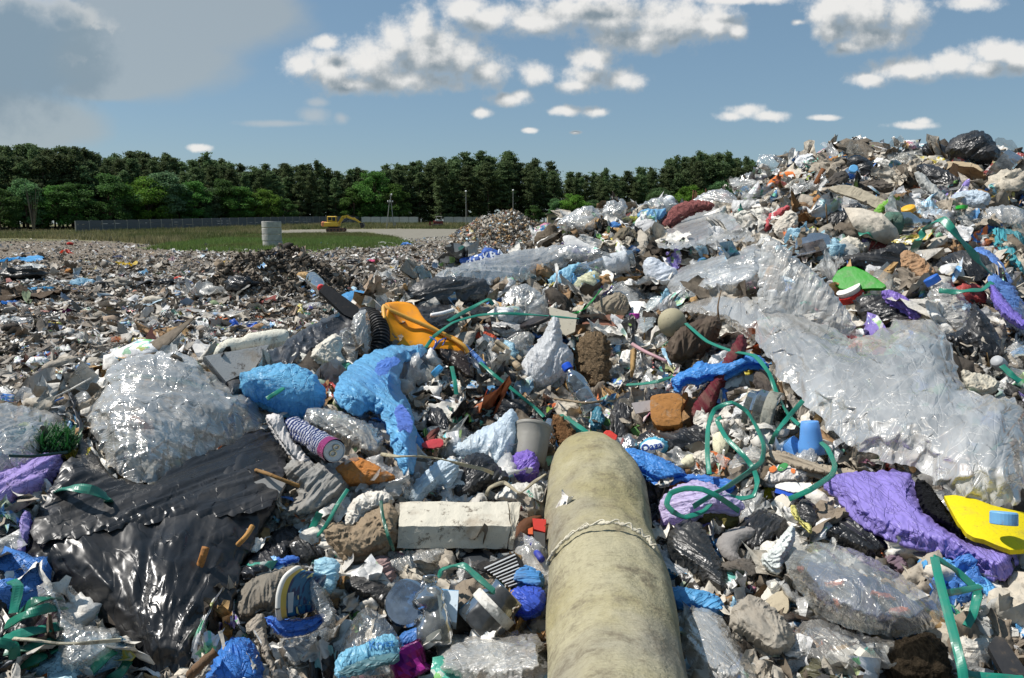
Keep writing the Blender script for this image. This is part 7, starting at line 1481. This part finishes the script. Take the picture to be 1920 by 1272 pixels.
rod('wood_stick', 'brown twig at the lower edge of the tarpaulin', 'stick', '355,1268,.08 378,1245,.10 405,1222,.10', .0075, '#6d5540', rough=.12)
rod('wood_stick', 'dark brown lath near the skyline', 'stick', '1529,346,.06 1544,318,.14', .018, '#7a4a2a', n=4)
rod('wood_lath', 'beige wooden lath left of the white carrier bag', 'lath', '925,652,.08 950,670,.08 974,690,.07', .014, '#a5947a', n=4)
rod('wood_lath', 'second beige lath just above the first', 'lath', '930,640,.09 955,658,.09 978,676,.08', .010, '#b5a78e', n=4)
rod('wood_splinter', 'pink plastic knife-like strip right of the fibre clump', 'plastic strip', '1186,646,.10 1210,660,.11 1250,678,.09', .008, '#b58f94', style='rigid', n=4, taper=.7)
rod('wood_splinter', 'tan broken splinter below the pink strip', 'splinter', '1188,658,.10 1186,690,.09 1184,708,.06', .012, '#a08256', n=4, taper=.3)
rod('wood_splinter', 'white stick lying above the black folded plastic', 'stick', '808,592,.09 830,588,.10 850,582,.10', .008, '#dcdcdc', style='rigid', n=4)
rod('tree_twig', 'dry twig sticking up before the brown film', 'twig', '1348,600,.10 1346,575,.14 1352,545,.18', .004, '#6f5a44', taper=.4)
rod('tree_twig', 'grey twig bundle across the blue-capped bottle', 'twig', '1040,748,.08 1068,752,.10 1100,756,.11 1130,752,.10', .004, '#8d7d66', rough=.2)
rod('wood_rod', 'twisted blue rope strand left of the wooden laths', 'rope', '872,650,.08 892,668,.09 908,685,.09', .009, '#3a6fb5', style='bag')
# leaves of artificial grass at left
mb = MB(); 
for k in range(420):
    px = random.uniform(62, 140); py = random.uniform(812, 852)
    if (px - 62) * .45 + 812 > py + 26 + (140 - px) * .2 and px < 90: continue
    p = hit([px], [py], .05)[0]; a = random.uniform(0, 6.28); l = random.uniform(.02, .045); d = np.array([math.cos(a) * .7, math.sin(a) * .7, random.uniform(.3, 1.0)]); w = np.array([-math.sin(a), math.cos(a), 0]) * .0022
    mb.add([p - w, p + w, p + d * l * .6 + w * .7, p + d * l, p + d * l * .6 - w * .7], [[0, 1, 2, 3, 4]])
o = mb.build('plastic_pine_sprig', mat('bag', '#1c5420', 'obj'), loc=[0, 0, 0]); tag(o, 'dark green artificial pine sprig right of the left edge film', 'artificial sprig'); HERO.append(('green sprig', 100, 835, pts('60,850 110,810 145,830 120,850'), 'sprig'))
slab('clear_tray', 'broken clear plastic tray on the tarpaulin', 'tray', '466,908 505,893 536,905 520,932 478,930', .02, '#9a9894', lift=.08, tilt=.5)
# =============== loose scraps between the recognisable things
def proto_sheet(n, sd, curl=1.0):
    u, v = np.meshgrid(np.linspace(-1, 1, n), np.linspace(-1, 1, n)); a = np.arctan2(v, u); sq = np.maximum(np.abs(u), np.abs(v))
    rr = 1 + .45 * pn(np.cos(a) * 1.3, np.sin(a) * 1.3, sd * 3.7, sd) + .3 * pn(np.cos(a) * 3.5, np.sin(a) * 3.5, sd * 1.7, sd)
    r0 = np.hypot(u, v) + 1e-9; k = (sq / r0) * .75 + .25
    x, y = u * rr * k * .5, v * rr * k * .5
    z = .16 * curl * (ridge(x * 2.2, y * 2.2, sd, 2, sd) - .8) + .20 * curl * fbm(x * 1.6, y * 1.6, sd * 2.0, 2, sd + 3)
    dx = .16 * curl * fbm(x * 2.5, y * 2.5, sd + 7.0, 2, sd + 1); dy = .16 * curl * fbm(x * 2.5, y * 2.5, sd + 11.0, 2, sd + 2)
    b = random.uniform(-1, 1) * curl; z = z + b * .5 * x * x * 2
    V = np.stack([x + dx, y + dy, z], -1).reshape(-1, 3); i = np.arange(n - 1)[:, None] * n + np.arange(n - 1)[None]; i = i.ravel()
    Fc = np.concatenate([np.stack([i, i + 1, i + n + 1], -1), np.stack([i, i + n + 1, i + n], -1)]); return V, Fc
def proto_lump(n, sd, r=.35):
    th, ph = np.meshgrid(np.linspace(.05, math.pi - .05, n), np.linspace(0, 2 * math.pi, n + 3)[:-1], indexing='ij'); d = np.stack([np.sin(th) * np.cos(ph), np.sin(th) * np.sin(ph), np.cos(th) * .7], -1)
    k = 1 + .35 * (ridge(d[..., 0] * 1.6, d[..., 1] * 1.6, d[..., 2] * 1.6 + sd, 2, sd) - .8) + .5 * fbm(d[..., 0] * 1.2, d[..., 1] * 1.2, d[..., 2] * 1.2 + sd, 2, sd + 1)
    V = (d * k[..., None] * .5).reshape(-1, 3); m = n + 2; F_ = []
    for i in range(n - 1):
        for j in range(m): a = i * m + j; b = i * m + (j + 1) % m; F_ += [[a, b, b + m], [a, b + m, a + m]]
    return V, np.array(F_)
def proto_strip(n, sd):
    t = np.linspace(-.5, .5, n * 2); w = .06 + .05 * pn(t * 3, sd, 0, sd); c = np.stack([t, .18 * fbm(t * 2, sd + .5, 0, 2, sd), .16 * fbm(t * 2.2, sd + 5.5, 0, 2, sd + 1)], -1)
    a = 2.5 * fbm(t * 1.2, sd, 3, 2, sd + 2); s = np.stack([np.zeros_like(t), np.cos(a), np.sin(a)], -1) * w[:, None]
    V = np.stack([c - s, c + s], 1).reshape(-1, 3); F_ = []
    for i in range(len(t) - 1): F_ += [[2 * i, 2 * i + 1, 2 * i + 3], [2 * i, 2 * i + 3, 2 * i + 2]]
    return V, np.array(F_)
def proto_stick(sd):
    mb = MB(); mb.tube([[-.5, 0, 0], [-.1, .03, .01], [.5, 0, .03]], [.022, .03, .018], 5); V = mb.V[0]; F_ = []
    for f in mb.F:
        for i in range(1, len(f) - 1): F_.append([f[0], f[i], f[i + 1]])
    return V, np.array(F_)
def proto_shard(sd):
    r = np.random.default_rng(sd); k = 5; a = np.sort(r.uniform(0, 6.28, k)); P = np.stack([np.cos(a), np.sin(a)], -1) * r.uniform(.25, .55, (k, 1)); V = np.vstack([np.c_[P, np.full(k, .012)], np.c_[P, np.full(k, -.012)]]); F_ = []
    for i in range(1, k - 1): F_ += [[0, i, i + 1], [k, k + i + 1, k + i]]
    for i in range(k): j = (i + 1) % k; F_ += [[i, k + i, k + j], [i, k + j, j]]
    return V, np.array(F_)
def proto_tube(n):
    mb = MB(); mb.lathe([-.5, 0, 0], [.5, 0, 0], [(0, .1), (.02, .17), (.7, .17), (.85, .08), (1, .07)], n); V = mb.V[0]; F_ = []
    for f in mb.F:
        for i in range(1, len(f) - 1): F_.append([f[0], f[i], f[i + 1]])
    return V, np.array(F_)
HI = {'sheet': [proto_sheet(15, i, random.uniform(.8, 1.9)) for i in range(16)], 'lump': [proto_lump(11, i) for i in range(6)], 'strip': [proto_strip(14, i) for i in range(6)], 'stick': [proto_stick(0)], 'shard': [proto_shard(i) for i in range(5)], 'tube': [proto_tube(12)]}
LO = {'sheet': [proto_sheet(6, i, random.uniform(.9, 2.0)) for i in range(16)], 'lump': [proto_lump(5, i) for i in range(6)], 'strip': [proto_strip(5, i) for i in range(6)], 'stick': [proto_stick(0)], 'shard': [proto_shard(i) for i in range(5)], 'tube': [proto_tube(7)]}
LL = {'sheet': [proto_sheet(4, i, random.uniform(1.2, 2.4)) for i in range(16)], 'lump': [proto_lump(4, i) for i in range(4)], 'strip': [proto_strip(3, i) for i in range(4)], 'stick': [proto_stick(0)], 'shard': [proto_shard(i) for i in range(4)], 'tube': [proto_tube(5)]}
# colours with weights, as the rubbish shows them: (hex, weight, material)
PAL = [('#d3cec4', 14, 'matte'), ('#bdb4a4', 14, 'matte'), ('#a59b8c', 12, 'matte'), ('#85796a', 9, 'matte'), ('#63594c', 6, 'matte'), ('#3a342e', 4, 'matte'), ('#e6e3dc', 11, 'matte'), ('#9a7852', 4.5, 'matte'), ('#b08d5a', 3, 'matte'),
       ('#d2d4d4', 8, 'clear'), ('#c4c6c4', 8, 'clear'), ('#b5b5ad', 5, 'clear'), ('#1b1b1d', 6, 'gloss'), ('#2e2e30', 3, 'gloss'), ('#e8e8e8', 10, 'gloss'), ('#5aa0d8', 2.4, 'gloss'), ('#2f78cc', 1.6, 'gloss'), ('#9ccbe6', 3, 'gloss'),
       ('#3aa08a', 1.4, 'gloss'), ('#b5403a', 1.5, 'gloss'), ('#d0723e', 1.1, 'matte'), ('#d3bd3e', 1.0, 'gloss'), ('#8672c4', .5, 'gloss'), ('#c78098', .9, 'gloss'), ('#5d8f46', .8, 'matte'), ('#7c3430', .9, 'matte')]
PW = np.array([p[1] for p in PAL]); PW = PW / PW.sum(); PC = np.array([hexc(p[0]) for p in PAL]); PM = [p[2] for p in PAL]
def rot_rand(n, nrm, tilt):
    nn = norm(nrm + rng.normal(0, 1, (n, 3)) * tilt); a = rng.normal(0, 1, (n, 3)); x = norm(a - nn * (a * nn).sum(1, keepdims=True)); y = np.cross(nn, x); return np.stack([x, y, nn], -1)
def scatter(P, size, nrm, protos, kinds, tilt=.45, lift=0.3, idx=None, gray=.12):
    """returns per material lists of V,F,C arrays"""
    n = len(P); R = rot_rand(n, nrm, tilt); out = {}
    ks = list(kinds); kp = np.array([kinds[k] for k in ks]); kp = kp / kp.sum(); kk = rng.choice(len(ks), n, p=kp); ci = rng.choice(len(PAL), n, p=PW) if idx is None else idx
    for k in range(len(ks)):
        pr = protos[ks[k]]; pi = rng.integers(0, len(pr), n)
        for j in range(len(pr)):
            V0, F0 = pr[j]
            for mk in ('matte', 'gloss', 'clear'):
                s = np.where((kk == k) & (pi == j) & (np.array(PM)[ci] == mk))[0]
                if len(s) == 0: continue
                sc = size[s][:, None] * np.stack([rng.uniform(.8, 1.9, len(s)), rng.uniform(.4, 1.0, len(s)), rng.uniform(.5, 1.2, len(s))], -1)
                V = np.einsum('nij,nvj->nvi', R[s], V0[None] * sc[:, None, :]) + P[s][:, None, :] + (nrm[s] * size[s][:, None] * lift * rng.uniform(0, 1, (len(s), 1)))[:, None, :]
                C = PC[ci[s]] * rng.uniform(.7, 1.25, (len(s), 1)); C = C * (1 - gray) + gray * (C.mean(1, keepdims=True) * .9 + .11 * np.array([1.1, 1.0, .88])); C = C * (1 - gray * .8) + gray * .8 * np.array([.29, .255, .215]) if gray > .3 else C; C = np.repeat(C, len(V0), 0); Fc = (F0[None] + (np.arange(len(s)) * len(V0))[:, None, None]).reshape(-1, 3)
                out.setdefault(mk, []).append((V.reshape(-1, 3), Fc, np.clip(C, 0, 1)))
    return out, (R, kk, ci)
def join(parts):
    V, Fc, C = [], [], []; n = 0
    for v, f, c in parts: V.append(v); Fc.append(f + n); C.append(c); n += len(v)
    return np.concatenate(V), np.concatenate(Fc), np.concatenate(C)
def stuff(name, outs, kindmap=None):
    Vs, Fs, Cs, Ms = [], [], [], []; n = 0; mats = [mat_scrap(k) for k in (kindmap or ('matte', 'gloss', 'clear'))]
    for i, mk in enumerate(('matte', 'gloss', 'clear')):
        ps = [p for o in outs for p in o.get(mk, [])]
        if not ps: continue
        v, f, c = join(ps); Vs.append(v); Fs.append(f + n); Cs.append(c); Ms.append(np.full(len(f), i)); n += len(v)
    me = mk_mesh(name, np.concatenate(Vs), np.concatenate(Fs), mats, True, col=np.concatenate(Cs), mi=np.concatenate(Ms)); return tag(mk_obj(name, me), kind='stuff')
# footprint of the recognisable things, in photograph pixels, so that loose scraps do not cut through them
MW, MH, MS = 640, 400, 4; mask = np.zeros((MH, MW), bool); clearm = np.zeros((MH, MW), bool)
gx, gy = np.meshgrid((np.arange(MW) - 80) * MS + 2.0, (np.arange(MH) - 20) * MS + 2.0); G2 = np.stack([gx, gy], -1)
for lb_, cx, cy, P, st in HERO:
    if P is None: continue
    if cy > 470 and cx < 760 and len(P) and P[:, 1].max() < 580: continue
    c = P.mean(0); a = np.sqrt(abs(np.sum(P[:, 0] * np.roll(P[:, 1], -1) - np.roll(P[:, 0], -1) * P[:, 1]) / 2)); Q = c + (P - c) * max(.8, 1 - 5 / max(a, 12))
    lo = np.maximum(((Q.min(0) / MS) + [80, 20]).astype(int) - 1, 0); hi = np.minimum(((Q.max(0) / MS) + [80, 20]).astype(int) + 2, [MW, MH]); 
    sub = G2[lo[1]:hi[1], lo[0]:hi[0]]
    if sub.size: mask[lo[1]:hi[1], lo[0]:hi[0]] |= inside(sub, Q)
def masked(px, py):
    i = np.clip((py / MS + 20).astype(int), 0, MH - 1); j = np.clip((px / MS + 80).astype(int), 0, MW - 1); return mask[i, j] & (px > -300) & (px < 2200) & (py < 1500) & (py > 0)
CREST = np.array([(s[0], s[1]) for s in _S])
def on_mound(n, x0=-260, x1=2650):
    px = rng.uniform(x0, x1, n); top = np.interp(px, CREST[:, 0], CREST[:, 1]); py = top + (1330 - top) * rng.uniform(0, 1, n) ** 1.1; m = ~masked(px, py); px, py = px[m], py[m]
    P = hit(px, py, 0.0, near=11); d = np.linalg.norm(P - CAM, axis=1); return P, d, px, py
# fine bits everywhere, also a layer under the large films
px = rng.uniform(-300, 2220, 9000); top = np.interp(px, CREST[:, 0], CREST[:, 1]); py = top + (1330 - top) * rng.uniform(0, 1, 9000)
P0 = hit(px, py, 0.0, near=11); d = np.linalg.norm(P0 - CAM, axis=1)
o1, _ = scatter(P0, np.clip(rng.lognormal(-3.4, .4, len(P0)), .015, .09) * (d / 2) ** .55, ground_normal(P0[:, 0], P0[:, 1]), LO, {'sheet': 5, 'lump': 3, 'strip': 1, 'stick': .8, 'shard': 1.4}, .5, .1)
Pm, dm, px, py = on_mound(13500)
o2, _ = scatter(Pm, np.clip(rng.lognormal(-3.35, .45, len(Pm)), .015, .09) * (dm / 2) ** .5, ground_normal(Pm[:, 0], Pm[:, 1]), LO, {'sheet': 9, 'lump': .5, 'strip': 2.2, 'stick': 1.3, 'shard': 1.2, 'tube': .15}, .6, .7)
Pl, dl, px, py = on_mound(5000)
o3, _ = scatter(Pl, np.clip(rng.lognormal(-2.8, .35, len(Pl)), .03, .11) * (dl / 2) ** .42, ground_normal(Pl[:, 0], Pl[:, 1]), HI, {'sheet': 10, 'lump': .15, 'strip': 2.0, 'stick': .5, 'shard': .5, 'tube': .15}, .42, .4)
# behind and beside the mound, for a view from the side
a = rng.uniform(-1.6, 1.6, 6000); r = rng.uniform(2.0, 8.5, 6000); Pb = np.stack([r * np.sin(a), r * np.cos(a), np.zeros(6000)], -1); Pb[:, 2] = land(Pb[:, 0], Pb[:, 1]); hid = to_px(Pb); 
o4, _ = scatter(Pb, rng.uniform(.04, .2, 6000) * .8, ground_normal(Pb[:, 0], Pb[:, 1]), LO, {'sheet': 6, 'lump': 2, 'stick': 1, 'shard': 1}, .5, .2)
stuff('mound_litter', [o1, o2, o3, o4])

# =============== the scraps that show largest: objects of their own
refs = [(h[0], h[1], h[2]) for h in HERO if h[3] is not None and len(h[0].split()) <= 9 or h[4] in ('ball',)]
def colour_word(c):
    r, g, b = [x ** (1 / 2.2) for x in c]; mx, mn = max(r, g, b), min(r, g, b); L = (mx + mn) / 2
    if mx - mn < .09: return 'white' if L > .8 else 'pale grey' if L > .65 else 'grey' if L > .42 else 'dark grey' if L > .22 else 'black'
    if r >= g and g >= b: return 'orange' if r - b > .4 and r > .6 else 'beige' if L > .55 else 'brown' if L > .25 else 'dark brown'
    if b >= g >= r: return 'light blue' if L > .65 else 'blue'
    if g >= r and g >= b: return 'green'
    if b > r: return 'violet'
    return 'red' if r > .5 and b < .45 else 'pink'
used = {}
def auto_label(colw, noun, px, py):
    ds = sorted(refs, key=lambda h: (h[1] - px) ** 2 + (h[2] - py) ** 2)[:14]
    for h in ds:
        dx, dy = px - h[1], py - h[2]
        pos = ('left of' if dx < 0 else 'right of') if abs(dx) > abs(dy) else ('above' if dy < 0 else 'below')
        L = '%s %s %s the %s' % (colw, noun, pos, h[0])
        if len(L.split()) <= 16 and L not in used: used[L] = 1; return L
    return None
NB = 290
cand, dc, px, py = on_mound(2600, -20, 1940)
sz = np.clip(rng.lognormal(-2.55, .3, len(cand)), .05, .12) * (dc / 2) ** .35; area = sz / dc; order = np.argsort(-area * rng.uniform(.7, 1.3, len(area)))
chosen = []; 
for i in order:
    if py[i] > 1290 or px[i] < -5 or px[i] > 1925: continue
    if all((px[i] - px[j]) ** 2 + (py[i] - py[j]) ** 2 > 26 ** 2 for j in chosen): chosen.append(i)
    if len(chosen) >= NB: break
KN = {'sheet': {'matte': ('torn_rag', 'crumpled rag', 'rag'), 'gloss': ('torn_plastic', 'torn plastic piece', 'plastic scrap'), 'clear': ('film_scrap', 'clear film scrap', 'film scrap')},
      'lump': {'matte': ('paper_wad', 'crumpled wad', 'wad'), 'gloss': ('crumpled_bag', 'small crumpled bag', 'plastic bag'), 'clear': ('film_ball', 'crumpled film ball', 'film scrap')}}
for i in chosen:
    kind = 'lump' if random.random() < .1 else 'sheet'; ci = int(rng.choice(len(PAL), p=PW)); ci = ci if ci not in (18, 19, 20, 21, 22, 24, 25) or random.random() < .25 else int(rng.choice([0, 1, 2, 6, 9, 10, 12, 14, 17])); mk = PM[ci]; col = tuple(np.clip(PC[ci] * random.uniform(.8, 1.15), 0, 1)); nm, noun, cat = KN[kind][mk]
    L = auto_label(colour_word(PC[ci]), noun, px[i], py[i])
    if L is None: continue
    sd = 1000 + int(i); V0, F0 = (proto_sheet(22, sd % 97, random.uniform(.8, 1.8)) if kind == 'sheet' else proto_lump(15, sd % 89)); sc = sz[i] * np.array([random.uniform(.9, 1.5), random.uniform(.7, 1.1), random.uniform(.7, 1.1)])
    n_ = norm(ground_normal(np.array([cand[i, 0]]), np.array([cand[i, 1]])) + norm(CAM - cand[i]) * .3); R = rot_rand(1, n_, .35)[0]; V = (V0 * sc) @ R.T; o0 = cand[i] + n_[0] * sz[i] * .28
    if mk == 'gloss': m = mat('black' if max(col) < .03 else 'bag', PAL[ci][0], 'obj', 1.6)
    elif mk == 'clear': m = mat('film', PAL[ci][0], 'obj', 1.6)
    else: m = mat(random.choice(['cloth', 'paper']), PAL[ci][0], 'obj', 1.6)
    o = mk_obj(nm, mk_mesh(nm, V, F0, [m], True), loc=o0); tag(o, L, cat, 'loose scraps on the mound')

# =============== the plain: levelled rubbish towards the grass
EDGE = pts('-400,437 0,438 90,440 180,441 230,443 275,452 330,456 400,458 470,462 560,462 640,456 700,452 760,447 830,442 900,436 1000,434 1300,432')
def on_plain(n, ypow):
    px = rng.uniform(-350, 1120, n); e = np.interp(px, EDGE[:, 0], EDGE[:, 1]) + 2.0; cr = np.interp(px, CREST[:, 0], CREST[:, 1]) + 12
    py = e + (np.maximum(cr - e, 30)) * rng.uniform(0, 1, n) ** ypow; d = ray(px, py)
    P = np.zeros((n, 3)); T = _T[_T > 5]
    for s in range(0, n, 4000):
        dd = d[s:s + 4000]; Q = CAM + dd[:, None, :] * T[None, :, None]; g = Q[..., 2] - plain_h(Q[..., 0], Q[..., 1]); k = np.argmax(g < 0, 1); k0 = np.maximum(k - 1, 0); i = np.arange(len(dd)); f = g[i, k0] / np.maximum(g[i, k0] - g[i, k], 1e-9); t = T[k0] + (T[k] - T[k0]) * np.clip(f, 0, 1); P[s:s + 4000] = CAM + dd * t[:, None]
    dist = np.linalg.norm(P - CAM, axis=1); m = dist < 118; return P[m], dist[m], px[m], py[m]
Pp, dp, px, py = on_plain(52000, 1.15)
up = np.tile([0, 0, 1.0], (len(Pp), 1)); size = np.clip(rng.lognormal(-2.45, .45, len(Pp)), .035, .32) * np.clip((dp / 14), .62, 2.4) ** .5
heapm = (np.hypot(Pp[:, 0] + 6.0, Pp[:, 1] - 20.3) < 2.0); keep = ~(heapm & (rng.uniform(0, 1, len(Pp)) < .85)); farm = np.hypot(Pp[:, 0] + .75, (Pp[:, 1] - 72)) < 5.2
w2 = PW.copy(); idx = rng.choice(len(PAL), len(Pp), p=w2); brown = (fbm(Pp[:, 0] * .22, Pp[:, 1] * .13, 0, 3, 77) > .02) & (rng.uniform(0, 1, len(Pp)) < .7); idx = np.where(brown, rng.choice([1, 2, 3, 4, 7, 3, 4], len(Pp)), idx); idx = np.where(farm & (rng.uniform(0, 1, len(Pp)) < .55), rng.choice([2, 3, 7, 8, 1, 20], len(Pp)), idx)
op, _ = scatter(Pp[keep], size[keep], up[keep], LL, {'sheet': 8, 'lump': 1.0, 'strip': .8, 'stick': .6, 'shard': 2, 'tube': .2}, .38, .35, idx=idx[keep], gray=.38)
Pq, dq, px, py = on_plain(3000, .55); mq = (dq < 22); Pq, dq = Pq[mq], dq[mq]
oq, _ = scatter(Pq, np.clip(rng.lognormal(-1.75, .35, len(Pq)), .12, .4), np.tile([0, 0, 1.0], (len(Pq), 1)), LO, {'sheet': 7, 'lump': 2, 'strip': 1, 'tube': .3, 'stick': .5}, .3, .35)
stuff('plain_litter', [op], ('far', 'far', 'far')); stuff('plain_litter', [oq])
# far heap and compost heap
def cone_pts(cx, cy, r, n): a = rng.uniform(0, 6.28, n); q = r * rng.uniform(0, 1, n) ** .5; x, y = cx + q * np.cos(a), cy + q * np.sin(a); return np.stack([x, y, plain_h(x, y)], -1)
P = cone_pts(-.75, 72, 4.6, 9000); idx = np.where(rng.uniform(0, 1, 9000) < .6, rng.choice([1, 2, 3, 7, 8, 2, 4], 9000), rng.choice(len(PAL), 9000, p=PW)); o5, _ = scatter(P, rng.uniform(.12, .42, 9000), ground_normal(P[:, 0], P[:, 1]), LL, {'sheet': 6, 'lump': 4, 'shard': 2}, .6, .5, idx=idx)
stuff('far_rubbish', [o5])
P = cone_pts(-6.0, 20.3, 2.1, 12000); idx = rng.choice([4, 4, 5, 3, 3, 5], 12000); o6, _ = scatter(P, np.clip(rng.lognormal(-2.7, .45, 12000), .03, .2), ground_normal(P[:, 0], P[:, 1]), LO, {'lump': 4, 'sheet': 6, 'stick': .8}, .9, .6, idx=idx)
stuff('compost', [o6])
# things one can pick out on the plain
def plain_item(name, label, cat, px, py, wpx, hpx, col, style='bag', fl=.5):
    d = ray(px, py + hpx * .4); T = _T[_T > 5]; Q = CAM + d * T[:, None]; g = Q[:, 2] - plain_h(Q[:, 0], Q[:, 1]); c = Q[np.argmax(g < 0)]; D = np.linalg.norm(c - CAM)
    w = wpx * D / F; h = hpx * D / F; sd = int(px * 7 + py) % 97
    if style in ('lump', 'blacklump'): V0, F0 = proto_lump(16, sd); sc = np.array([w, w * .8, h * 1.1])
    else: V0, F0 = proto_sheet(20, sd, 1.0); sc = np.array([w, w * .9, max(h * 2.2, w * .35)])
    ms = {'lump': 'paper', 'blacklump': 'black'}.get(style, style); V = V0 * sc; V[:, 2] -= V[:, 2].min() + .02
    o = mk_obj(name, mk_mesh(name, V, F0, [mat(ms, col, 'obj', .5)], True), loc=c); tag(o, label, cat); o.rotation_euler[2] = random.uniform(-.3, .3); return o
for a in [('black_bag', 'dark bulging rubbish bags at the left edge of the plain', 'rubbish bag', 38, 516, 66, 26, '#232321', 'blacklump'), ('blue_sheet', 'flat bright blue sheet far left on the plain', 'sheet', 38, 488, 54, 8, '#3a96dc'), ('blue_sheet', 'blue sheet before the dark bags on the plain', 'sheet', 66, 542, 46, 10, '#2f86b8'),
          ('blue_sheet', 'blue bag low at the left edge of the plain', 'plastic bag', 25, 572, 30, 10, '#2c6fc0'), ('black_bag', 'dark lump left of the compost heap', 'rubbish bag', 200, 535, 30, 20, '#3a3733', 'blacklump'), ('grey_bundle', 'grey striped bundle on the plain', 'bundle', 222, 535, 42, 26, '#a19a8e', 'lump'),
          ('black_sheet', 'black sheet behind the compost heap on the left', 'plastic sheet', 295, 530, 90, 16, '#2c2b2a', 'black'), ('black_hole', 'black open bag mouth on the plain', 'rubbish bag', 312, 532, 26, 16, '#0d0d0e', 'blacklump'), ('red_carton', 'red carton beside the black bag mouth', 'carton', 338, 524, 18, 14, '#b03a30', 'lump'),
          ('clear_bag', 'shiny clear bag before the black sheet', 'plastic bag', 370, 545, 44, 40, '#a9adb0', 'film'), ('clear_bag', 'clear bag full of scraps beside the compost heap', 'plastic bag', 425, 543, 78, 34, '#a4a49c', 'film'), ('black_sheet', 'black sheet under the bag of scraps by the compost', 'plastic sheet', 452, 536, 50, 34, '#16181b', 'blacklump'),
          ('yellow_bag', 'yellow bag on the plain', 'plastic bag', 238, 496, 26, 10, '#c7a51c'), ('red_crate', 'red tub nearest the fence on the plain', 'tub', 131, 458, 10, 6, '#c4302c', 'lump'), ('red_bag', 'orange-red bag left on the plain', 'plastic bag', 125, 474, 16, 7, '#c23c22'), ('blue_bag', 'light blue and white bag beyond the grey bundle', 'plastic bag', 267, 510, 16, 16, '#7fb2d6'),
          ('navy_bag', 'navy bag on the plain', 'plastic bag', 222, 482, 18, 6, '#1d2a55'), ('blue_bag', 'bright blue bag before the polystyrene board', 'plastic bag', 456, 613, 42, 26, '#1f5fc8'), ('pink_bag', 'pink crumpled bag on the plain', 'plastic bag', 112, 582, 30, 10, '#b3307a'), ('pink_bag', 'pink bag on the middle plain', 'plastic bag', 698, 492, 24, 10, '#d0577f', 'lump'),
          ('black_shoe', 'black shoe-like lump by the pink bag', 'shoe', 103, 592, 24, 14, '#141313', 'blacklump'), ('grey_dish', 'grey plastic dish on the near plain', 'dish', 277, 602, 46, 16, '#8e8d88', 'cloth'), ('white_bag', 'white bag on the near left plain', 'plastic bag', 28, 602, 46, 20, '#c4cbd0', 'film'), ('white_sheet', 'white oval sheet on the near plain', 'sheet', 105, 612, 30, 12, '#dcdcda', 'paper'),
          ('beige_bag', 'beige torn bag on the plain before the compost', 'plastic bag', 362, 617, 44, 24, '#b0a598', 'cloth'), ('blue_jar', 'blue plastic jug on the near plain', 'jug', 293, 652, 20, 22, '#3f78b0', 'lump'), ('white_can', 'white plastic jug at the near left', 'jug', 36, 684, 22, 18, '#e0e2e6', 'lump'), ('blue_bag', 'flat blue bag near the puffed left film', 'plastic bag', 90, 668, 42, 12, '#3a7fcc'),
          ('brown_box', 'flat brown box on the left plain', 'box', 135, 510, 20, 10, '#a5713f', 'lump'), ('white_bag', 'white bags by the blue sheet', 'plastic bag', 62, 502, 40, 14, '#c9cccb', 'paper'), ('blue_bag', 'pale blue bags on the left plain', 'plastic bag', 155, 530, 40, 16, '#7faac6'), ('white_bag', 'white bag pile on the left plain', 'plastic bag', 120, 530, 34, 14, '#c6c8c6', 'paper'),
          ('white_bag', 'white sheet on the far middle plain', 'plastic bag', 722, 457, 24, 8, '#cfcfcc', 'paper'), ('blue_bag', 'blue bag on the far middle plain', 'plastic bag', 762, 458, 18, 6, '#3a78c4'), ('blue_bag', 'small blue bag right of the well rings', 'plastic bag', 604, 457, 10, 8, '#4f8fcc'), ('white_tub', 'white tub on the middle plain', 'tub', 741, 494, 14, 12, '#e0deda', 'lump'),
          ('yellow_bag', 'yellow sheet under the white tub', 'sheet', 740, 502, 18, 8, '#c7a52c'), ('black_sheet', 'black scrap left of the pink bag in the middle plain', 'plastic sheet', 666, 492, 26, 12, '#26211e', 'blacklump'), ('clear_bag', 'clear bag on the near middle plain', 'plastic bag', 715, 522, 50, 24, '#b4b2aa', 'film'), ('yellow_green_bag', 'yellow and orange bag left of the compost top', 'plastic bag', 421, 496, 34, 14, '#b59a5a', 'lump'),
          ('orange_cloth', 'rusty cloth on top of the compost heap', 'cloth', 493, 482, 28, 8, '#a0583c', 'cloth'), ('clear_film', 'clear film strips before the compost heap', 'plastic film', 400, 585, 110, 22, '#aaa69c', 'film'), ('clear_film', 'grey clear film on the near left plain', 'plastic film', 175, 640, 60, 20, '#a5a29a', 'film'), ('beam', 'dark wooden beam lying on the left plain', 'beam', 60, 556, 130, 8, '#4a3d30', 'cloth')]:
    plain_item(*a)
